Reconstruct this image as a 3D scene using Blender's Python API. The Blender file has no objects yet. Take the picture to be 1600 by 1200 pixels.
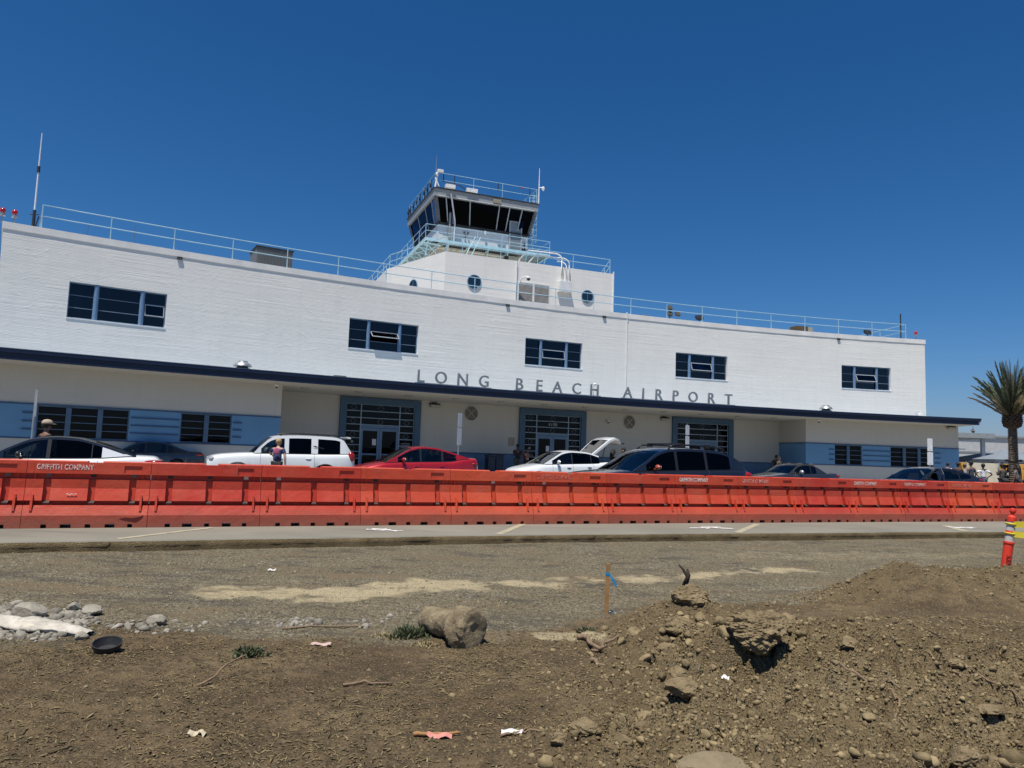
import bpy, bmesh, math, random
import numpy as np
from mathutils import Vector, Matrix, Euler

random.seed(7)
RNG = np.random.default_rng(11)
SC = bpy.context.scene
COL = SC.collection
R = math.radians

# ---------------------------------------------------------------- camera
F_PX, PITCH, ROLL, HC = 1153.852, 0.0951, 0.03339, 1.40494
fw = Vector((0, math.cos(PITCH), math.sin(PITCH)))
u0 = Vector((0, -math.sin(PITCH), math.cos(PITCH)))
x0 = Vector((1, 0, 0))
xr = math.cos(ROLL) * x0 + math.sin(ROLL) * u0
ur = -math.sin(ROLL) * x0 + math.cos(ROLL) * u0
cam_data = bpy.data.cameras.new('camera')
cam = bpy.data.objects.new('camera', cam_data)
COL.objects.link(cam)
cam.matrix_world = Matrix(((xr.x, ur.x, -fw.x, 0), (xr.y, ur.y, -fw.y, 0), (xr.z, ur.z, -fw.z, HC), (0, 0, 0, 1)))
cam_data.sensor_fit = 'HORIZONTAL'
cam_data.sensor_width = 36.0
cam_data.lens = 36.0 * F_PX / 1600.0
cam_data.clip_start = 0.05
cam_data.clip_end = 3000
SC.camera = cam

# ---------------------------------------------------------------- light
SUN_DIR = Vector((-0.14, -0.34, 1.0)).normalized()       # towards the sun
sun_el = math.asin(SUN_DIR.z)
sun_az = math.atan2(SUN_DIR.x, SUN_DIR.y)
world = bpy.data.worlds.new('World')
SC.world = world
world.use_nodes = True
wn = world.node_tree
for n in list(wn.nodes):
    wn.nodes.remove(n)
wo = wn.nodes.new('ShaderNodeOutputWorld')
bg = wn.nodes.new('ShaderNodeBackground')
sky = wn.nodes.new('ShaderNodeTexSky')
sky.sky_type = 'NISHITA'
sky.sun_disc = False
sky.sun_elevation = sun_el
sky.sun_rotation = sun_az
sky.altitude = 30
sky.air_density = 1.0
sky.dust_density = 0.6
sky.ozone_density = 3.0
bg.inputs['Strength'].default_value = 0.088
# the photograph's sky is deeper and bluer than the model's: one tone curve per channel for the whole dome
ssep = wn.nodes.new('ShaderNodeSeparateColor'); scom = wn.nodes.new('ShaderNodeCombineColor')
wn.links.new(sky.outputs[0], ssep.inputs[0])
for k_, (ga_, mu_) in enumerate(((1.80, .145), (1.19, .455), (1.10, .745))):
    pw_ = wn.nodes.new('ShaderNodeMath'); pw_.operation = 'POWER'; pw_.inputs[1].default_value = ga_
    ml_ = wn.nodes.new('ShaderNodeMath'); ml_.operation = 'MULTIPLY'; ml_.inputs[1].default_value = mu_
    wn.links.new(ssep.outputs[k_], pw_.inputs[0]); wn.links.new(pw_.outputs[0], ml_.inputs[0]); wn.links.new(ml_.outputs[0], scom.inputs[k_])
wn.links.new(scom.outputs[0], bg.inputs[0])
wn.links.new(bg.outputs[0], wo.inputs[0])
sun_data = bpy.data.lights.new('sun', 'SUN')
sun_data.energy = 4.7
sun_data.angle = R(0.53)
sun_data.color = (1.0, 0.95, 0.87)
sun = bpy.data.objects.new('sun', sun_data)
sun.rotation_euler = SUN_DIR.to_track_quat('Z', 'Y').to_euler()
sun.location = (0, 0, 60)
COL.objects.link(sun)
SC.render.engine = 'CYCLES'
SC.cycles.use_denoising = True
SC.cycles.max_bounces = 6
SC.cycles.transparent_max_bounces = 12
SC.view_settings.view_transform = 'Standard'
SC.view_settings.look = 'None'
SC.view_settings.exposure = 0.18
SC.view_settings.gamma = 1.0
SC.view_settings.use_curve_mapping = False

# ---------------------------------------------------------------- materials
MATS = {}
class NT:
    def __init__(s, name):
        s.m = bpy.data.materials.new(name); s.m.use_nodes = True
        s.t = s.m.node_tree
        for n in list(s.t.nodes): s.t.nodes.remove(n)
        s.out = s.t.nodes.new('ShaderNodeOutputMaterial')
        s.b = s.t.nodes.new('ShaderNodeBsdfPrincipled')
        s.t.links.new(s.b.outputs[0], s.out.inputs[0])
    def n(s, typ, **kw):
        nd = s.t.nodes.new(typ)
        for k, v in kw.items():
            if k.startswith('i_'):
                key = k[2:].replace('_', ' ')
                nd.inputs[int(key) if key.isdigit() else key].default_value = v
            else: setattr(nd, k, v)
        return nd
    def l(s, a, b): s.t.links.new(a, b)
    def ramp(s, fac, stops):
        r = s.t.nodes.new('ShaderNodeValToRGB'); e = r.color_ramp.elements
        while len(e) < len(stops): e.new(0.5)
        for el, (p, c) in zip(e, stops):
            el.position = p; el.color = (c, c, c, 1) if isinstance(c, (int, float)) else (*c, 1)
        s.l(fac, r.inputs[0]); return r.outputs[0]
    def noise(s, vec=None, scale=5, detail=4, rough=0.55, dist=0.0):
        nd = s.t.nodes.new('ShaderNodeTexNoise')
        nd.inputs['Scale'].default_value = scale; nd.inputs['Detail'].default_value = detail
        nd.inputs['Roughness'].default_value = rough; nd.inputs['Distortion'].default_value = dist
        if vec is not None: s.l(vec, nd.inputs['Vector'])
        return nd.outputs[0]
    def coord(s, kind='Object', scale=(1, 1, 1), rand=False):
        tc = s.t.nodes.new('ShaderNodeTexCoord'); mp = s.t.nodes.new('ShaderNodeMapping')
        s.l(tc.outputs[kind], mp.inputs[0]); mp.inputs['Scale'].default_value = scale
        if rand:
            oi = s.t.nodes.new('ShaderNodeObjectInfo'); mu = s.t.nodes.new('ShaderNodeMath'); mu.operation = 'MULTIPLY'
            mu.inputs[1].default_value = 37.0; s.l(oi.outputs['Random'], mu.inputs[0]); s.l(mu.outputs[0], mp.inputs['Location'])
        return mp.outputs[0]
    def mix(s, fac, a, b, mode='MIX'):
        nd = s.t.nodes.new('ShaderNodeMix'); nd.data_type = 'RGBA'; nd.blend_type = mode
        if isinstance(fac, (int, float)): nd.inputs[0].default_value = fac
        else: s.l(fac, nd.inputs[0])
        for k, v in ((6, a), (7, b)):
            if isinstance(v, tuple): nd.inputs[k].default_value = (*v[:3], 1)
            else: s.l(v, nd.inputs[k])
        return nd.outputs[2]
    def math(s, op, a, b=0.0):
        nd = s.t.nodes.new('ShaderNodeMath'); nd.operation = op
        for k, v in ((0, a), (1, b)):
            if isinstance(v, (int, float)): nd.inputs[k].default_value = v
            else: s.l(v, nd.inputs[k])
        return nd.outputs[0]
    def bump(s, h, strength=0.3, dist=0.01, prev=None):
        nd = s.t.nodes.new('ShaderNodeBump'); nd.inputs['Strength'].default_value = strength
        nd.inputs['Distance'].default_value = dist; s.l(h, nd.inputs['Height'])
        if prev is not None: s.l(prev, nd.inputs['Normal'])
        return nd.outputs[0]

def paint(name, col, rough=0.5, metal=0.0, var=0.12, scale=3.0, bump=0.0, bscale=40, coat=0.0, dirt=None, rand=True, spec=0.5):
    """a painted or plain surface with slight mottling, optional dirt and fine relief"""
    if name in MATS: return MATS[name]
    t = NT(name)
    v = t.coord('Object', rand=rand)
    nz = t.noise(v, scale, 5)
    f = t.ramp(nz, [(0.3, 1 - var), (0.7, 1 + var * 0.6)])
    c = t.mix(1.0, tuple(col), f, 'MULTIPLY')
    if dirt:
        dn = t.ramp(t.noise(v, scale * 2.3, 6, 0.65), [(0.5, 0.0), (0.75, dirt[1])])
        c = t.mix(dn, c, tuple(dirt[0]))
    t.l(c, t.b.inputs['Base Color'])
    t.b.inputs['Roughness'].default_value = rough; t.b.inputs['Metallic'].default_value = metal
    t.b.inputs['Coat Weight'].default_value = coat; t.b.inputs['Coat Roughness'].default_value = 0.06
    t.b.inputs['Specular IOR Level'].default_value = spec
    if bump:
        t.l(t.bump(t.noise(v, bscale, 4), bump, 0.01), t.b.inputs['Normal'])
    MATS[name] = t.m; return t.m

def glass(name, tint, base=(0.01, 0.012, 0.015), rough=0.02, ior=1.5, gl_=.85, glc=None):
    if name in MATS: return MATS[name]
    t = NT(name)
    tr = t.n('ShaderNodeBsdfTransparent'); tr.inputs[0].default_value = (*tint, 1)
    gl = t.n('ShaderNodeBsdfGlossy'); gl.inputs['Roughness'].default_value = rough; gl.inputs[0].default_value = (*glc, 1) if glc else (gl_, gl_ * 1.04, gl_ * 1.1, 1)
    nz = t.noise(t.coord('Object', rand=True), 1.3, 2)
    t.l(t.bump(nz, 0.12, 0.02), gl.inputs['Normal'])
    fr = t.n('ShaderNodeFresnel'); fr.inputs[0].default_value = ior
    mx = t.n('ShaderNodeMixShader')
    t.l(fr.outputs[0], mx.inputs[0]); t.l(tr.outputs[0], mx.inputs[1]); t.l(gl.outputs[0], mx.inputs[2])
    t.l(mx.outputs[0], t.out.inputs[0])
    t.t.nodes.remove(t.b)
    MATS[name] = t.m; return t.m

# ---------------------------------------------------------------- mesh helper
class MB:
    def __init__(s): s.v = []; s.f = []; s.uv = []; s.has_uv = False
    def add(s, verts, faces, uvs=None):
        o = len(s.v); s.v += [tuple(p) for p in verts]
        s.f += [tuple(i + o for i in f) for f in faces]
        if uvs is not None: s.has_uv = True; s.uv += list(uvs)
        else: s.uv += [(p[0], p[2]) for p in verts]
        return s
    def box(s, c, d, rz=0.0, rx=0.0, ry=0.0):
        hx, hy, hz = d[0] / 2, d[1] / 2, d[2] / 2
        vs = [Vector((x, y, z)) for x in (-hx, hx) for y in (-hy, hy) for z in (-hz, hz)]
        if rz or rx or ry:
            m = Euler((rx, ry, rz)).to_matrix(); vs = [m @ v for v in vs]
        c = Vector(c)
        return s.add([v + c for v in vs], [(0, 1, 3, 2), (4, 6, 7, 5), (0, 4, 5, 1), (2, 3, 7, 6), (0, 2, 6, 4), (1, 5, 7, 3)])
    def hexa(s, p):   # 8 points: bottom ring 0-3, top ring 4-7
        return s.add(p, [(3, 2, 1, 0), (4, 5, 6, 7), (0, 1, 5, 4), (1, 2, 6, 5), (2, 3, 7, 6), (3, 0, 4, 7)])
    def tube(s, pts, r, n=8, closed_ends=True):
        pts = [Vector(p) for p in pts]; k = len(pts)
        rs = r if isinstance(r, (list, tuple)) else [r] * k
        rings = []; prev = None
        for i, p in enumerate(pts):
            t = (pts[min(i + 1, k - 1)] - pts[max(i - 1, 0)])
            if t.length < 1e-9: t = Vector((0, 0, 1))
            t.normalize()
            if prev is None:
                a = Vector((0, 0, 1)) if abs(t.z) < 0.9 else Vector((1, 0, 0))
                prev = t.cross(a).normalized()
            prev = (prev - t * prev.dot(t))
            if prev.length < 1e-6: prev = t.orthogonal()
            prev.normalize(); b = t.cross(prev)
            rings.append([p + rs[i] * (math.cos(2 * math.pi * j / n) * prev + math.sin(2 * math.pi * j / n) * b) for j in range(n)])
        vs = [v for rg in rings for v in rg]; fs = []
        for i in range(k - 1):
            for j in range(n):
                fs.append((i * n + j, i * n + (j + 1) % n, (i + 1) * n + (j + 1) % n, (i + 1) * n + j))
        if closed_ends: fs += [tuple(range(n - 1, -1, -1)), tuple((k - 1) * n + j for j in range(n))]
        return s.add(vs, fs)
    def lathe(s, prof, n=16, c=(0, 0, 0), sx=1.0, sy=1.0):
        vs = []; fs = []
        for r, z in prof:
            for j in range(n):
                a = 2 * math.pi * j / n; vs.append((c[0] + r * sx * math.cos(a), c[1] + r * sy * math.sin(a), c[2] + z))
        for i in range(len(prof) - 1):
            for j in range(n):
                fs.append((i * n + j, i * n + (j + 1) % n, (i + 1) * n + (j + 1) % n, (i + 1) * n + j))
        fs += [tuple(range(n - 1, -1, -1)), tuple((len(prof) - 1) * n + j for j in range(n))]
        return s.add(vs, fs)
    def ell(s, c, d, n=12, m=8, rot=None):
        vs = []; fs = []
        mt = rot.to_matrix() if rot is not None else None
        for i in range(m + 1):
            ph = math.pi * i / m
            for j in range(n):
                a = 2 * math.pi * j / n
                v = Vector((d[0] / 2 * math.sin(ph) * math.cos(a), d[1] / 2 * math.sin(ph) * math.sin(a), -d[2] / 2 * math.cos(ph)))
                if mt is not None: v = mt @ v
                vs.append(v + Vector(c))
        for i in range(m):
            for j in range(n):
                fs.append((i * n + j, i * n + (j + 1) % n, (i + 1) * n + (j + 1) % n, (i + 1) * n + j))
        return s.add(vs, fs)
    def prism(s, poly, axis_a, axis_b, org, nrm, th):
        """polygon (a,b) in the plane org+a*axis_a+b*axis_b, extruded th along nrm"""
        A, B, O, N = Vector(axis_a), Vector(axis_b), Vector(org), Vector(nrm)
        n = len(poly); vs = [O + A * a + B * b for a, b in poly] + [O + A * a + B * b + N * th for a, b in poly]
        fs = [tuple(range(n - 1, -1, -1)), tuple(range(n, 2 * n))] + [(i, (i + 1) % n, n + (i + 1) % n, n + i) for i in range(n)]
        return s.add(vs, fs)
    def grid(s, P):   # P rows of points -> quads
        r, c = len(P), len(P[0]); vs = [p for row in P for p in row]
        return s.add(vs, [(i * c + j, i * c + j + 1, (i + 1) * c + j + 1, (i + 1) * c + j) for i in range(r - 1) for j in range(c - 1)])
    def mesh(s, name, smooth=False, org=(0, 0, 0), merge=0.0, autosmooth=None):
        me = bpy.data.meshes.new(name); o = Vector(org)
        me.from_pydata([tuple(Vector(v) - o) for v in s.v], [], s.f)
        if s.has_uv:
            uvl = me.uv_layers.new(name='UVMap'); li = np.empty(len(me.loops), dtype=np.int32); me.loops.foreach_get('vertex_index', li)
            uvl.data.foreach_set('uv', np.array(s.uv, dtype=np.float32)[li].ravel())
        bm = bmesh.new(); bm.from_mesh(me)
        if merge: bmesh.ops.remove_doubles(bm, verts=bm.verts, dist=merge)
        bmesh.ops.recalc_face_normals(bm, faces=bm.faces)
        bm.to_mesh(me); bm.free()
        if smooth or autosmooth:
            me.polygons.foreach_set('use_smooth', [True] * len(me.polygons))
            if autosmooth: me.set_sharp_from_angle(angle=autosmooth)
        me.update(); return me
    def build(s, name, mat, parent=None, smooth=False, org=None, merge=0.0, autosmooth=None, bevel=0.0):
        if org is None: org = parent_world(parent) if parent is not None else (0, 0, 0)
        me = s.mesh(name, smooth, org, merge, autosmooth)
        me.materials.append(mat)
        return link(name, me, parent, bevel)

ORG = {}
def parent_world(p):
    return ORG.get(p.name, (0, 0, 0)) if p is not None else (0, 0, 0)
def link(name, me, parent=None, bevel=0.0):
    o = bpy.data.objects.new(name, me); COL.objects.link(o)
    if parent is not None:
        o.parent = parent
        ORG[o.name] = parent_world(parent)
    if bevel:
        b = o.modifiers.new('bevel', 'BEVEL'); b.width = bevel; b.segments = 2; b.limit_method = 'ANGLE'; b.angle_limit = R(40)
    return o
def tag(o, label=None, cat=None, group=None, kind=None):
    if label: o['label'] = label
    if cat: o['category'] = cat
    if group: o['group'] = group
    if kind: o['kind'] = kind
    return o
def thing(name, label, cat, loc=(0, 0, 0), rz=0.0, group=None, worldcoords=False):
    """Empty at the thing's base. With worldcoords the parts are given in world coordinates (rz must be 0)."""
    o = bpy.data.objects.new(name, None); COL.objects.link(o)
    o.location = loc; o.rotation_euler = (0, 0, rz); o.empty_display_size = 0.3
    if worldcoords: ORG[o.name] = tuple(loc)
    return tag(o, label, cat, group)
def text_mesh(s, size, name, extrude=0.004, offset=0.0, align='CENTER', spacing=1.0):
    cu = bpy.data.curves.new(name, 'FONT'); cu.body = s; cu.size = size; cu.extrude = extrude; cu.offset = offset
    cu.align_x = align; cu.space_character = spacing; cu.resolution_u = 4
    o = bpy.data.objects.new(name, cu); COL.objects.link(o)
    dg = bpy.context.evaluated_depsgraph_get(); dg.update()
    me = bpy.data.meshes.new_from_object(o.evaluated_get(dg)); me.name = name
    bpy.data.objects.remove(o); return me

# ---------------------------------------------------------------- facade curve (terminal is gently concave in plan)
TH0, KAP, K3, FX0, FY0 = 0.59943, -0.00581, -4e-05, -21.29515, 32.30922
S_ = np.linspace(-30, 75, 4201); th_ = TH0 + KAP * S_ + K3 * S_ ** 2
ds_ = S_[1] - S_[0]; xs_ = np.cumsum(np.cos(th_)) * ds_; ys_ = np.cumsum(np.sin(th_)) * ds_
xs_ += FX0 - np.interp(0, S_, xs_); ys_ += FY0 - np.interp(0, S_, ys_)
def TH(s): return float(np.interp(s, S_, th_))
def W(s, d, z):
    th = TH(s)
    return Vector((float(np.interp(s, S_, xs_)) + math.sin(th) * d, float(np.interp(s, S_, ys_)) - math.cos(th) * d, z))
def tang(s): return Vector((math.cos(TH(s)), math.sin(TH(s)), 0))
def nrm(s): return Vector((math.sin(TH(s)), -math.cos(TH(s)), 0))

def wbox(mb, s0, s1, d0, d1, z0, z1, step=2.0, zt=None):
    """box along the facade curve; zt=(z at d0 end offset) lets the bottom slope"""
    n = max(1, int(math.ceil((s1 - s0) / step))); vs = []; uv = []
    for i in range(n + 1):
        s = s0 + (s1 - s0) * i / n
        zb0 = z0; zb1 = z0 if zt is None else zt
        for (d, z) in ((d0, zb0), (d1, zb1), (d1, z1), (d0, z1)):
            vs.append(W(s, d, z)); uv.append((s + d, z))
    fs = [(0, 3, 2, 1), (n * 4, n * 4 + 1, n * 4 + 2, n * 4 + 3)]
    for i in range(n):
        for j in range(4):
            a = i * 4 + j; b = i * 4 + (j + 1) % 4; fs.append((a, b, b + 4, a + 4))
    mb.add(vs, fs, uv); return mb

def wall_holes(mb, s0, s1, z0, z1, d0, d1, holes, step=2.0):
    """solid wall between d0 (back) and d1 (front) with rectangular holes [(sa,sb,za,zb)], reveals included"""
    ss = {s0, s1}; zz = {z0, z1}
    for h in holes: ss |= {h[0], h[1]}; zz |= {h[2], h[3]}
    ss = sorted(ss); out = []
    for a, b in zip(ss[:-1], ss[1:]):
        n = max(1, int(math.ceil((b - a) / step))); out += [a + (b - a) * i / n for i in range(n)]
    ss = out + [ss[-1]]; zz = sorted(zz)
    def hole(i, j):
        sm = (ss[i] + ss[i + 1]) / 2; zm = (zz[j] + zz[j + 1]) / 2
        return any(h[0] < sm < h[1] and h[2] < zm < h[3] for h in holes)
    ns, nz = len(ss), len(zz); vs = []; uv = []
    for d in (d0, d1):
        for s in ss:
            for z in zz: vs.append(W(s, d, z)); uv.append((s + (d - d1), z))
    def ix(k, i, j): return k * ns * nz + i * nz + j
    fs = []
    for i in range(ns - 1):
        for j in range(nz - 1):
            if hole(i, j): continue
            for k in (0, 1): fs.append((ix(k, i, j), ix(k, i + 1, j), ix(k, i + 1, j + 1), ix(k, i, j + 1)))
            for (di, dj, a, b) in ((-1, 0, (i, j), (i, j + 1)), (1, 0, (i + 1, j), (i + 1, j + 1)), (0, -1, (i, j), (i + 1, j)), (0, 1, (i, j + 1), (i + 1, j + 1))):
                I, J = i + di, j + dj
                if I < 0 or J < 0 or I >= ns - 1 or J >= nz - 1 or hole(I, J):
                    fs.append((ix(0, *a), ix(0, *b), ix(1, *b), ix(1, *a)))
    mb.add(vs, fs, uv); return mb

# ---------------------------------------------------------------- shared materials
def brick_mat(name, col, var=0.05, strength=0.55):
    t = NT(name)
    uv = t.n('ShaderNodeTexCoord').outputs['UV']
    mp = t.n('ShaderNodeMapping'); mp.inputs['Scale'].default_value = (0.22, 9.5, 1); t.l(uv, mp.inputs[0])
    n1 = t.noise(mp.outputs[0], 1.0, 5, 0.62, 0.25)
    mp2 = t.n('ShaderNodeMapping'); mp2.inputs['Scale'].default_value = (0.10, 3.4, 1); t.l(uv, mp2.inputs[0])
    n2 = t.noise(mp2.outputs[0], 1.0, 4, 0.6, 0.4)
    n3 = t.noise(uv, 7.0, 5, 0.65)
    # mortar courses 80 mm apart, softened by many coats of paint
    sx = t.n('ShaderNodeSeparateXYZ'); t.l(uv, sx.inputs[0])
    co = t.math('SINE', t.math('MULTIPLY', t.math('ADD', sx.outputs[1], t.math('MULTIPLY', n2, 0.05)), 2 * math.pi / 0.135))
    co = t.math('POWER', t.math('ABSOLUTE', co), 0.5)
    mp4 = t.n('ShaderNodeMapping'); mp4.inputs['Scale'].default_value = (0.9, 1.6, 1); t.l(uv, mp4.inputs[0])
    n4 = t.ramp(t.noise(mp4.outputs[0], 1.0, 6, 0.7, 1.5), [(.55, 0.), (.72, 1.)])
    amp = t.ramp(t.noise(uv, 0.35, 3, .5), [(.35, .25), (.65, 1.)])
    h = t.math('ADD', t.math('MULTIPLY', t.math('ADD', t.math('MULTIPLY', n1, 0.8), t.math('MULTIPLY', n2, 0.9)), amp), t.math('ADD', t.math('MULTIPLY', co, 0.13), t.math('ADD', t.math('MULTIPLY', n3, 0.3), t.math('MULTIPLY', n4, .35))))
    t.l(t.bump(h, strength, 0.026), t.b.inputs['Normal'])
    f = t.ramp(t.noise(uv, 0.5, 6, 0.6), [(0.3, 1 - var), (0.7, 1.0)])
    mp3 = t.n('ShaderNodeMapping'); mp3.inputs['Scale'].default_value = (3.0, 0.25, 1); t.l(uv, mp3.inputs[0])
    st = t.ramp(t.noise(mp3.outputs[0], 1.0, 5, 0.6), [(0.50, 0.0), (0.80, 0.32)])
    c = t.mix(1.0, tuple(col), f, 'MULTIPLY')
    c = t.mix(st, c, tuple(x * 0.80 for x in col))
    t.l(c, t.b.inputs['Base Color']); t.b.inputs['Roughness'].default_value = 0.6
    return t.m
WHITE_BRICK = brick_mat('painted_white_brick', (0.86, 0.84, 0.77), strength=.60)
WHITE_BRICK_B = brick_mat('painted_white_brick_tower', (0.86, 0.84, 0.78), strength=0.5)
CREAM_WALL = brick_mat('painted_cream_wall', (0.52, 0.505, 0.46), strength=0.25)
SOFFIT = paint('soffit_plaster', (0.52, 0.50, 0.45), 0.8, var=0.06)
NAVY = paint('navy_trim', (0.008, 0.016, 0.045), 0.35, var=0.15)
NAVY_TOP = paint('canopy_metal_top', (0.30, 0.36, 0.42), 0.5)
BAND = paint('blue_band_paint', (0.115, 0.27, 0.45), 0.55, var=0.10, scale=0.8, bump=0.15, bscale=25)
BANDTRIM = paint('dark_blue_trim', (0.035, 0.085, 0.17), 0.5)
TEAL = paint('door_surround_blue', (0.045, 0.11, 0.19), 0.5)
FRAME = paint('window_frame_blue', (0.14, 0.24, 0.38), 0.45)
FRAME_L = paint('light_frame', (0.20, 0.26, 0.34), 0.4)
FRAME_W = paint('white_frame', (0.42, 0.46, 0.50), 0.4)
RAIL = paint('railing_light_blue', (0.36, 0.56, 0.66), 0.45)
GLASS_DARK = glass('window_glass', (0.30, 0.34, 0.40))
GLASS_TINT = glass('tower_glass', (0.10, 0.16, 0.30), glc=(.20, .27, .40))
GLASS_LOW = glass('ground_floor_glass', (0.14, 0.17, 0.24), gl_=.40)
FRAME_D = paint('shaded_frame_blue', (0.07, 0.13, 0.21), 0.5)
DOORL = paint('door_glazing_frame', (0.30, 0.40, 0.50), 0.4)
ROOM = paint('dark_room', (0.018, 0.021, 0.032), 0.9)
METAL = paint('galvanised_metal', (0.45, 0.46, 0.47), 0.4, metal=0.7)
DARKMETAL = paint('dark_metal', (0.03, 0.032, 0.035), 0.5)
GREYMETAL = paint('grey_metal', (0.16, 0.17, 0.17), 0.55)
WHITEPAINT = paint('white_paint', (0.78, 0.79, 0.78), 0.45)
GREYPAINT = paint('grey_paint', (0.30, 0.32, 0.33), 0.5)
BLACKPLASTIC = paint('black_plastic', (0.015, 0.015, 0.017), 0.45)
REDLENS = paint('red_lens', (0.5, 0.01, 0.015), 0.15, coat=0.5)
RUBBER = paint('rubber', (0.018, 0.018, 0.018), 0.8)
# ================================================================ terminal building
TB = thing('terminal_building', 'white painted brick two-storey airport terminal with navy canopy and blue bands', 'terminal building', W(27.4, 0, 0), worldcoords=True)
Z2, ZP, ZS = 4.42, 10.81, 4.28
S0, S1 = -1.38, 56.3
WIN2 = [(1.27, 5.35), (14.47, 18.5), (25.38, 29.36), (36.3, 40.34), (49.5, 53.5)]
DOORS = [(14.19, 18.82), (25.11, 29.70), (36.07, 40.75)]
WZ0, WZ1 = 6.92, 8.58
# upper storey, gently curved, with real openings
mb = MB()
wall_holes(mb, S0, S1, 4.62, 10.5, -0.32, 0.0, [(a, b, WZ0, WZ1) for a, b in WIN2])
mb.build('second_floor_wall', WHITE_BRICK, TB)
mb = MB()
for s in (S0, S1):
    a, b = (s, s + 0.32) if s == S0 else (s - 0.32, s)
    wbox(mb, a, b, -16, -0.322, 4.62, 10.5)
wbox(mb, S0, S1, -16.4, -16, 0, 10.5)
mb.build('side_wall', WHITE_BRICK, TB)
mb = MB(); wbox(mb, S0 - 0.05, S1 + 0.05, -0.36, 0.035, 10.5, ZP)
wbox(mb, S0 - 0.05, S0 + 0.3, -16.4, -0.362, 10.5, ZP); wbox(mb, S1 - 0.3, S1 + 0.05, -16.4, -0.362, 10.5, ZP)
mb.build('parapet_coping', paint('coping_white', (0.82, 0.80, 0.75), 0.6, var=0.12, scale=1.2, bump=0.3, bscale=9), TB)
mb = MB(); wbox(mb, S0 + 0.33, S1 - 0.33, -15.9, -0.37, 10.1, 10.3)
mb.build('flat_roof', paint('roof_gravel', (0.32, 0.31, 0.29), 0.9), TB)
# ground floor: recess (plane d=0) between the two wings (plane d=2.87)
mb = MB()
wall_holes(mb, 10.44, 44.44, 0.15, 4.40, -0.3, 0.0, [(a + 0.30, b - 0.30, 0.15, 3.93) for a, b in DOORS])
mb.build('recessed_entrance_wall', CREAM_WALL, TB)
LW3, LW2 = (0.42, 3.86), (5.95, 8.18)
RW2, RW3 = (46.70, 48.87), (51.10, 54.50)
BZ0, BZ1 = 1.45, 2.78
DW = 2.87
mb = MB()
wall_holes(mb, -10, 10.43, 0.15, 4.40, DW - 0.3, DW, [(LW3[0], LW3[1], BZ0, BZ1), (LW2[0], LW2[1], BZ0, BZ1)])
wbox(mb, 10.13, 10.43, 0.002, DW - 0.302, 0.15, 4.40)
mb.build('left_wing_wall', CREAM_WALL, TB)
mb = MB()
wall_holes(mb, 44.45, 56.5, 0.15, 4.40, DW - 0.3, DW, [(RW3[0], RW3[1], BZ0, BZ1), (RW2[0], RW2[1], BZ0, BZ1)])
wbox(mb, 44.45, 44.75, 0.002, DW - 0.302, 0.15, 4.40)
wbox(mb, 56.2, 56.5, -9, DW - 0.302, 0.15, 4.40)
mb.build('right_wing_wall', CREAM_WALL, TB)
# dark rooms behind the windows
mb = MB()
for a, b in WIN2: mb = MB(); wbox(mb, a - 1.2, b + 1.2, -4.2, -4.1, 5.6, 9.6); wbox(mb, a - 1.2, b + 1.2, -4.1, -.33, 5.6, 5.7); wbox(mb, a - 1.2, b + 1.2, -4.1, -.33, 9.3, 9.4); wbox(mb, a - 1.3, a - 1.2, -4.1, -.33, 5.6, 9.4); wbox(mb, b + 1.2, b + 1.3, -4.1, -.33, 5.6, 9.4); mb.build('room_interior', ROOM, TB)
for a, b in (LW3, LW2, RW2, RW3): mb = MB(); wbox(mb, a - .5, b + .5, DW - 2.4, DW - 2.3, 0.2, 3.6); wbox(mb, a - .5, b + .5, DW - 2.3, DW - .31, .8, .9); wbox(mb, a - .5, b + .5, DW - 2.3, DW - .31, 3.5, 3.6); wbox(mb, a - .6, a - .5, DW - 2.3, DW - .31, .8, 3.6); wbox(mb, b + .5, b + .6, DW - 2.3, DW - .31, .8, 3.6); mb.build('room_interior', ROOM, TB)
for a, b in DOORS: mb = MB(); wbox(mb, a - .5, b + .5, -5.2, -5.1, 0.1, 4.2); wbox(mb, a - .5, b + .5, -5.1, -.31, 4.2, 4.3); wbox(mb, a - .6, a - .5, -5.1, -.31, .1, 4.2); wbox(mb, b + .5, b + .6, -5.1, -.31, .1, 4.2); wbox(mb, a - .5, b + .5, -5.1, -.31, 0.1, 0.14); mb.build('room_interior', ROOM, TB)

# canopy: long slab, sloping soffit, navy double fascia
C0, C1, CD = -11.0, 56.75, 4.6
cp = MB(); wbox(cp, C0, C1, -0.34, CD - 0.06, 4.56, 4.615)
canopy = cp.build('canopy', NAVY_TOP, TB)
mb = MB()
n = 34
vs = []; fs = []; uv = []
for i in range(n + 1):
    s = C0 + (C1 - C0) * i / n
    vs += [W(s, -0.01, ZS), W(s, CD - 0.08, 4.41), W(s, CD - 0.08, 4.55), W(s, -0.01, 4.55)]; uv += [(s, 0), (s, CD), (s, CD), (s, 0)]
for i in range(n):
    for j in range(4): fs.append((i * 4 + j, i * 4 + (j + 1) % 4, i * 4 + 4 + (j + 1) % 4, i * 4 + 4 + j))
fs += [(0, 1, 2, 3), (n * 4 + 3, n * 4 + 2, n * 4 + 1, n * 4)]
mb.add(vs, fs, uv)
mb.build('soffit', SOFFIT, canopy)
mb = MB(); wbox(mb, C0, C1 - .12, CD - 0.078, CD - .02, 4.40, 4.66); wbox(mb, C0, C1 + .02, CD - 0.10, CD + 0.07, 4.662, 4.80); wbox(mb, C0, C1 - .12, CD - .018, CD + .03, 4.385, 4.455)
wbox(mb, C1 + .001, C1 + .06, 0, CD - .06, 4.56, 4.78)
mb.build('fascia', NAVY, canopy)
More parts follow.
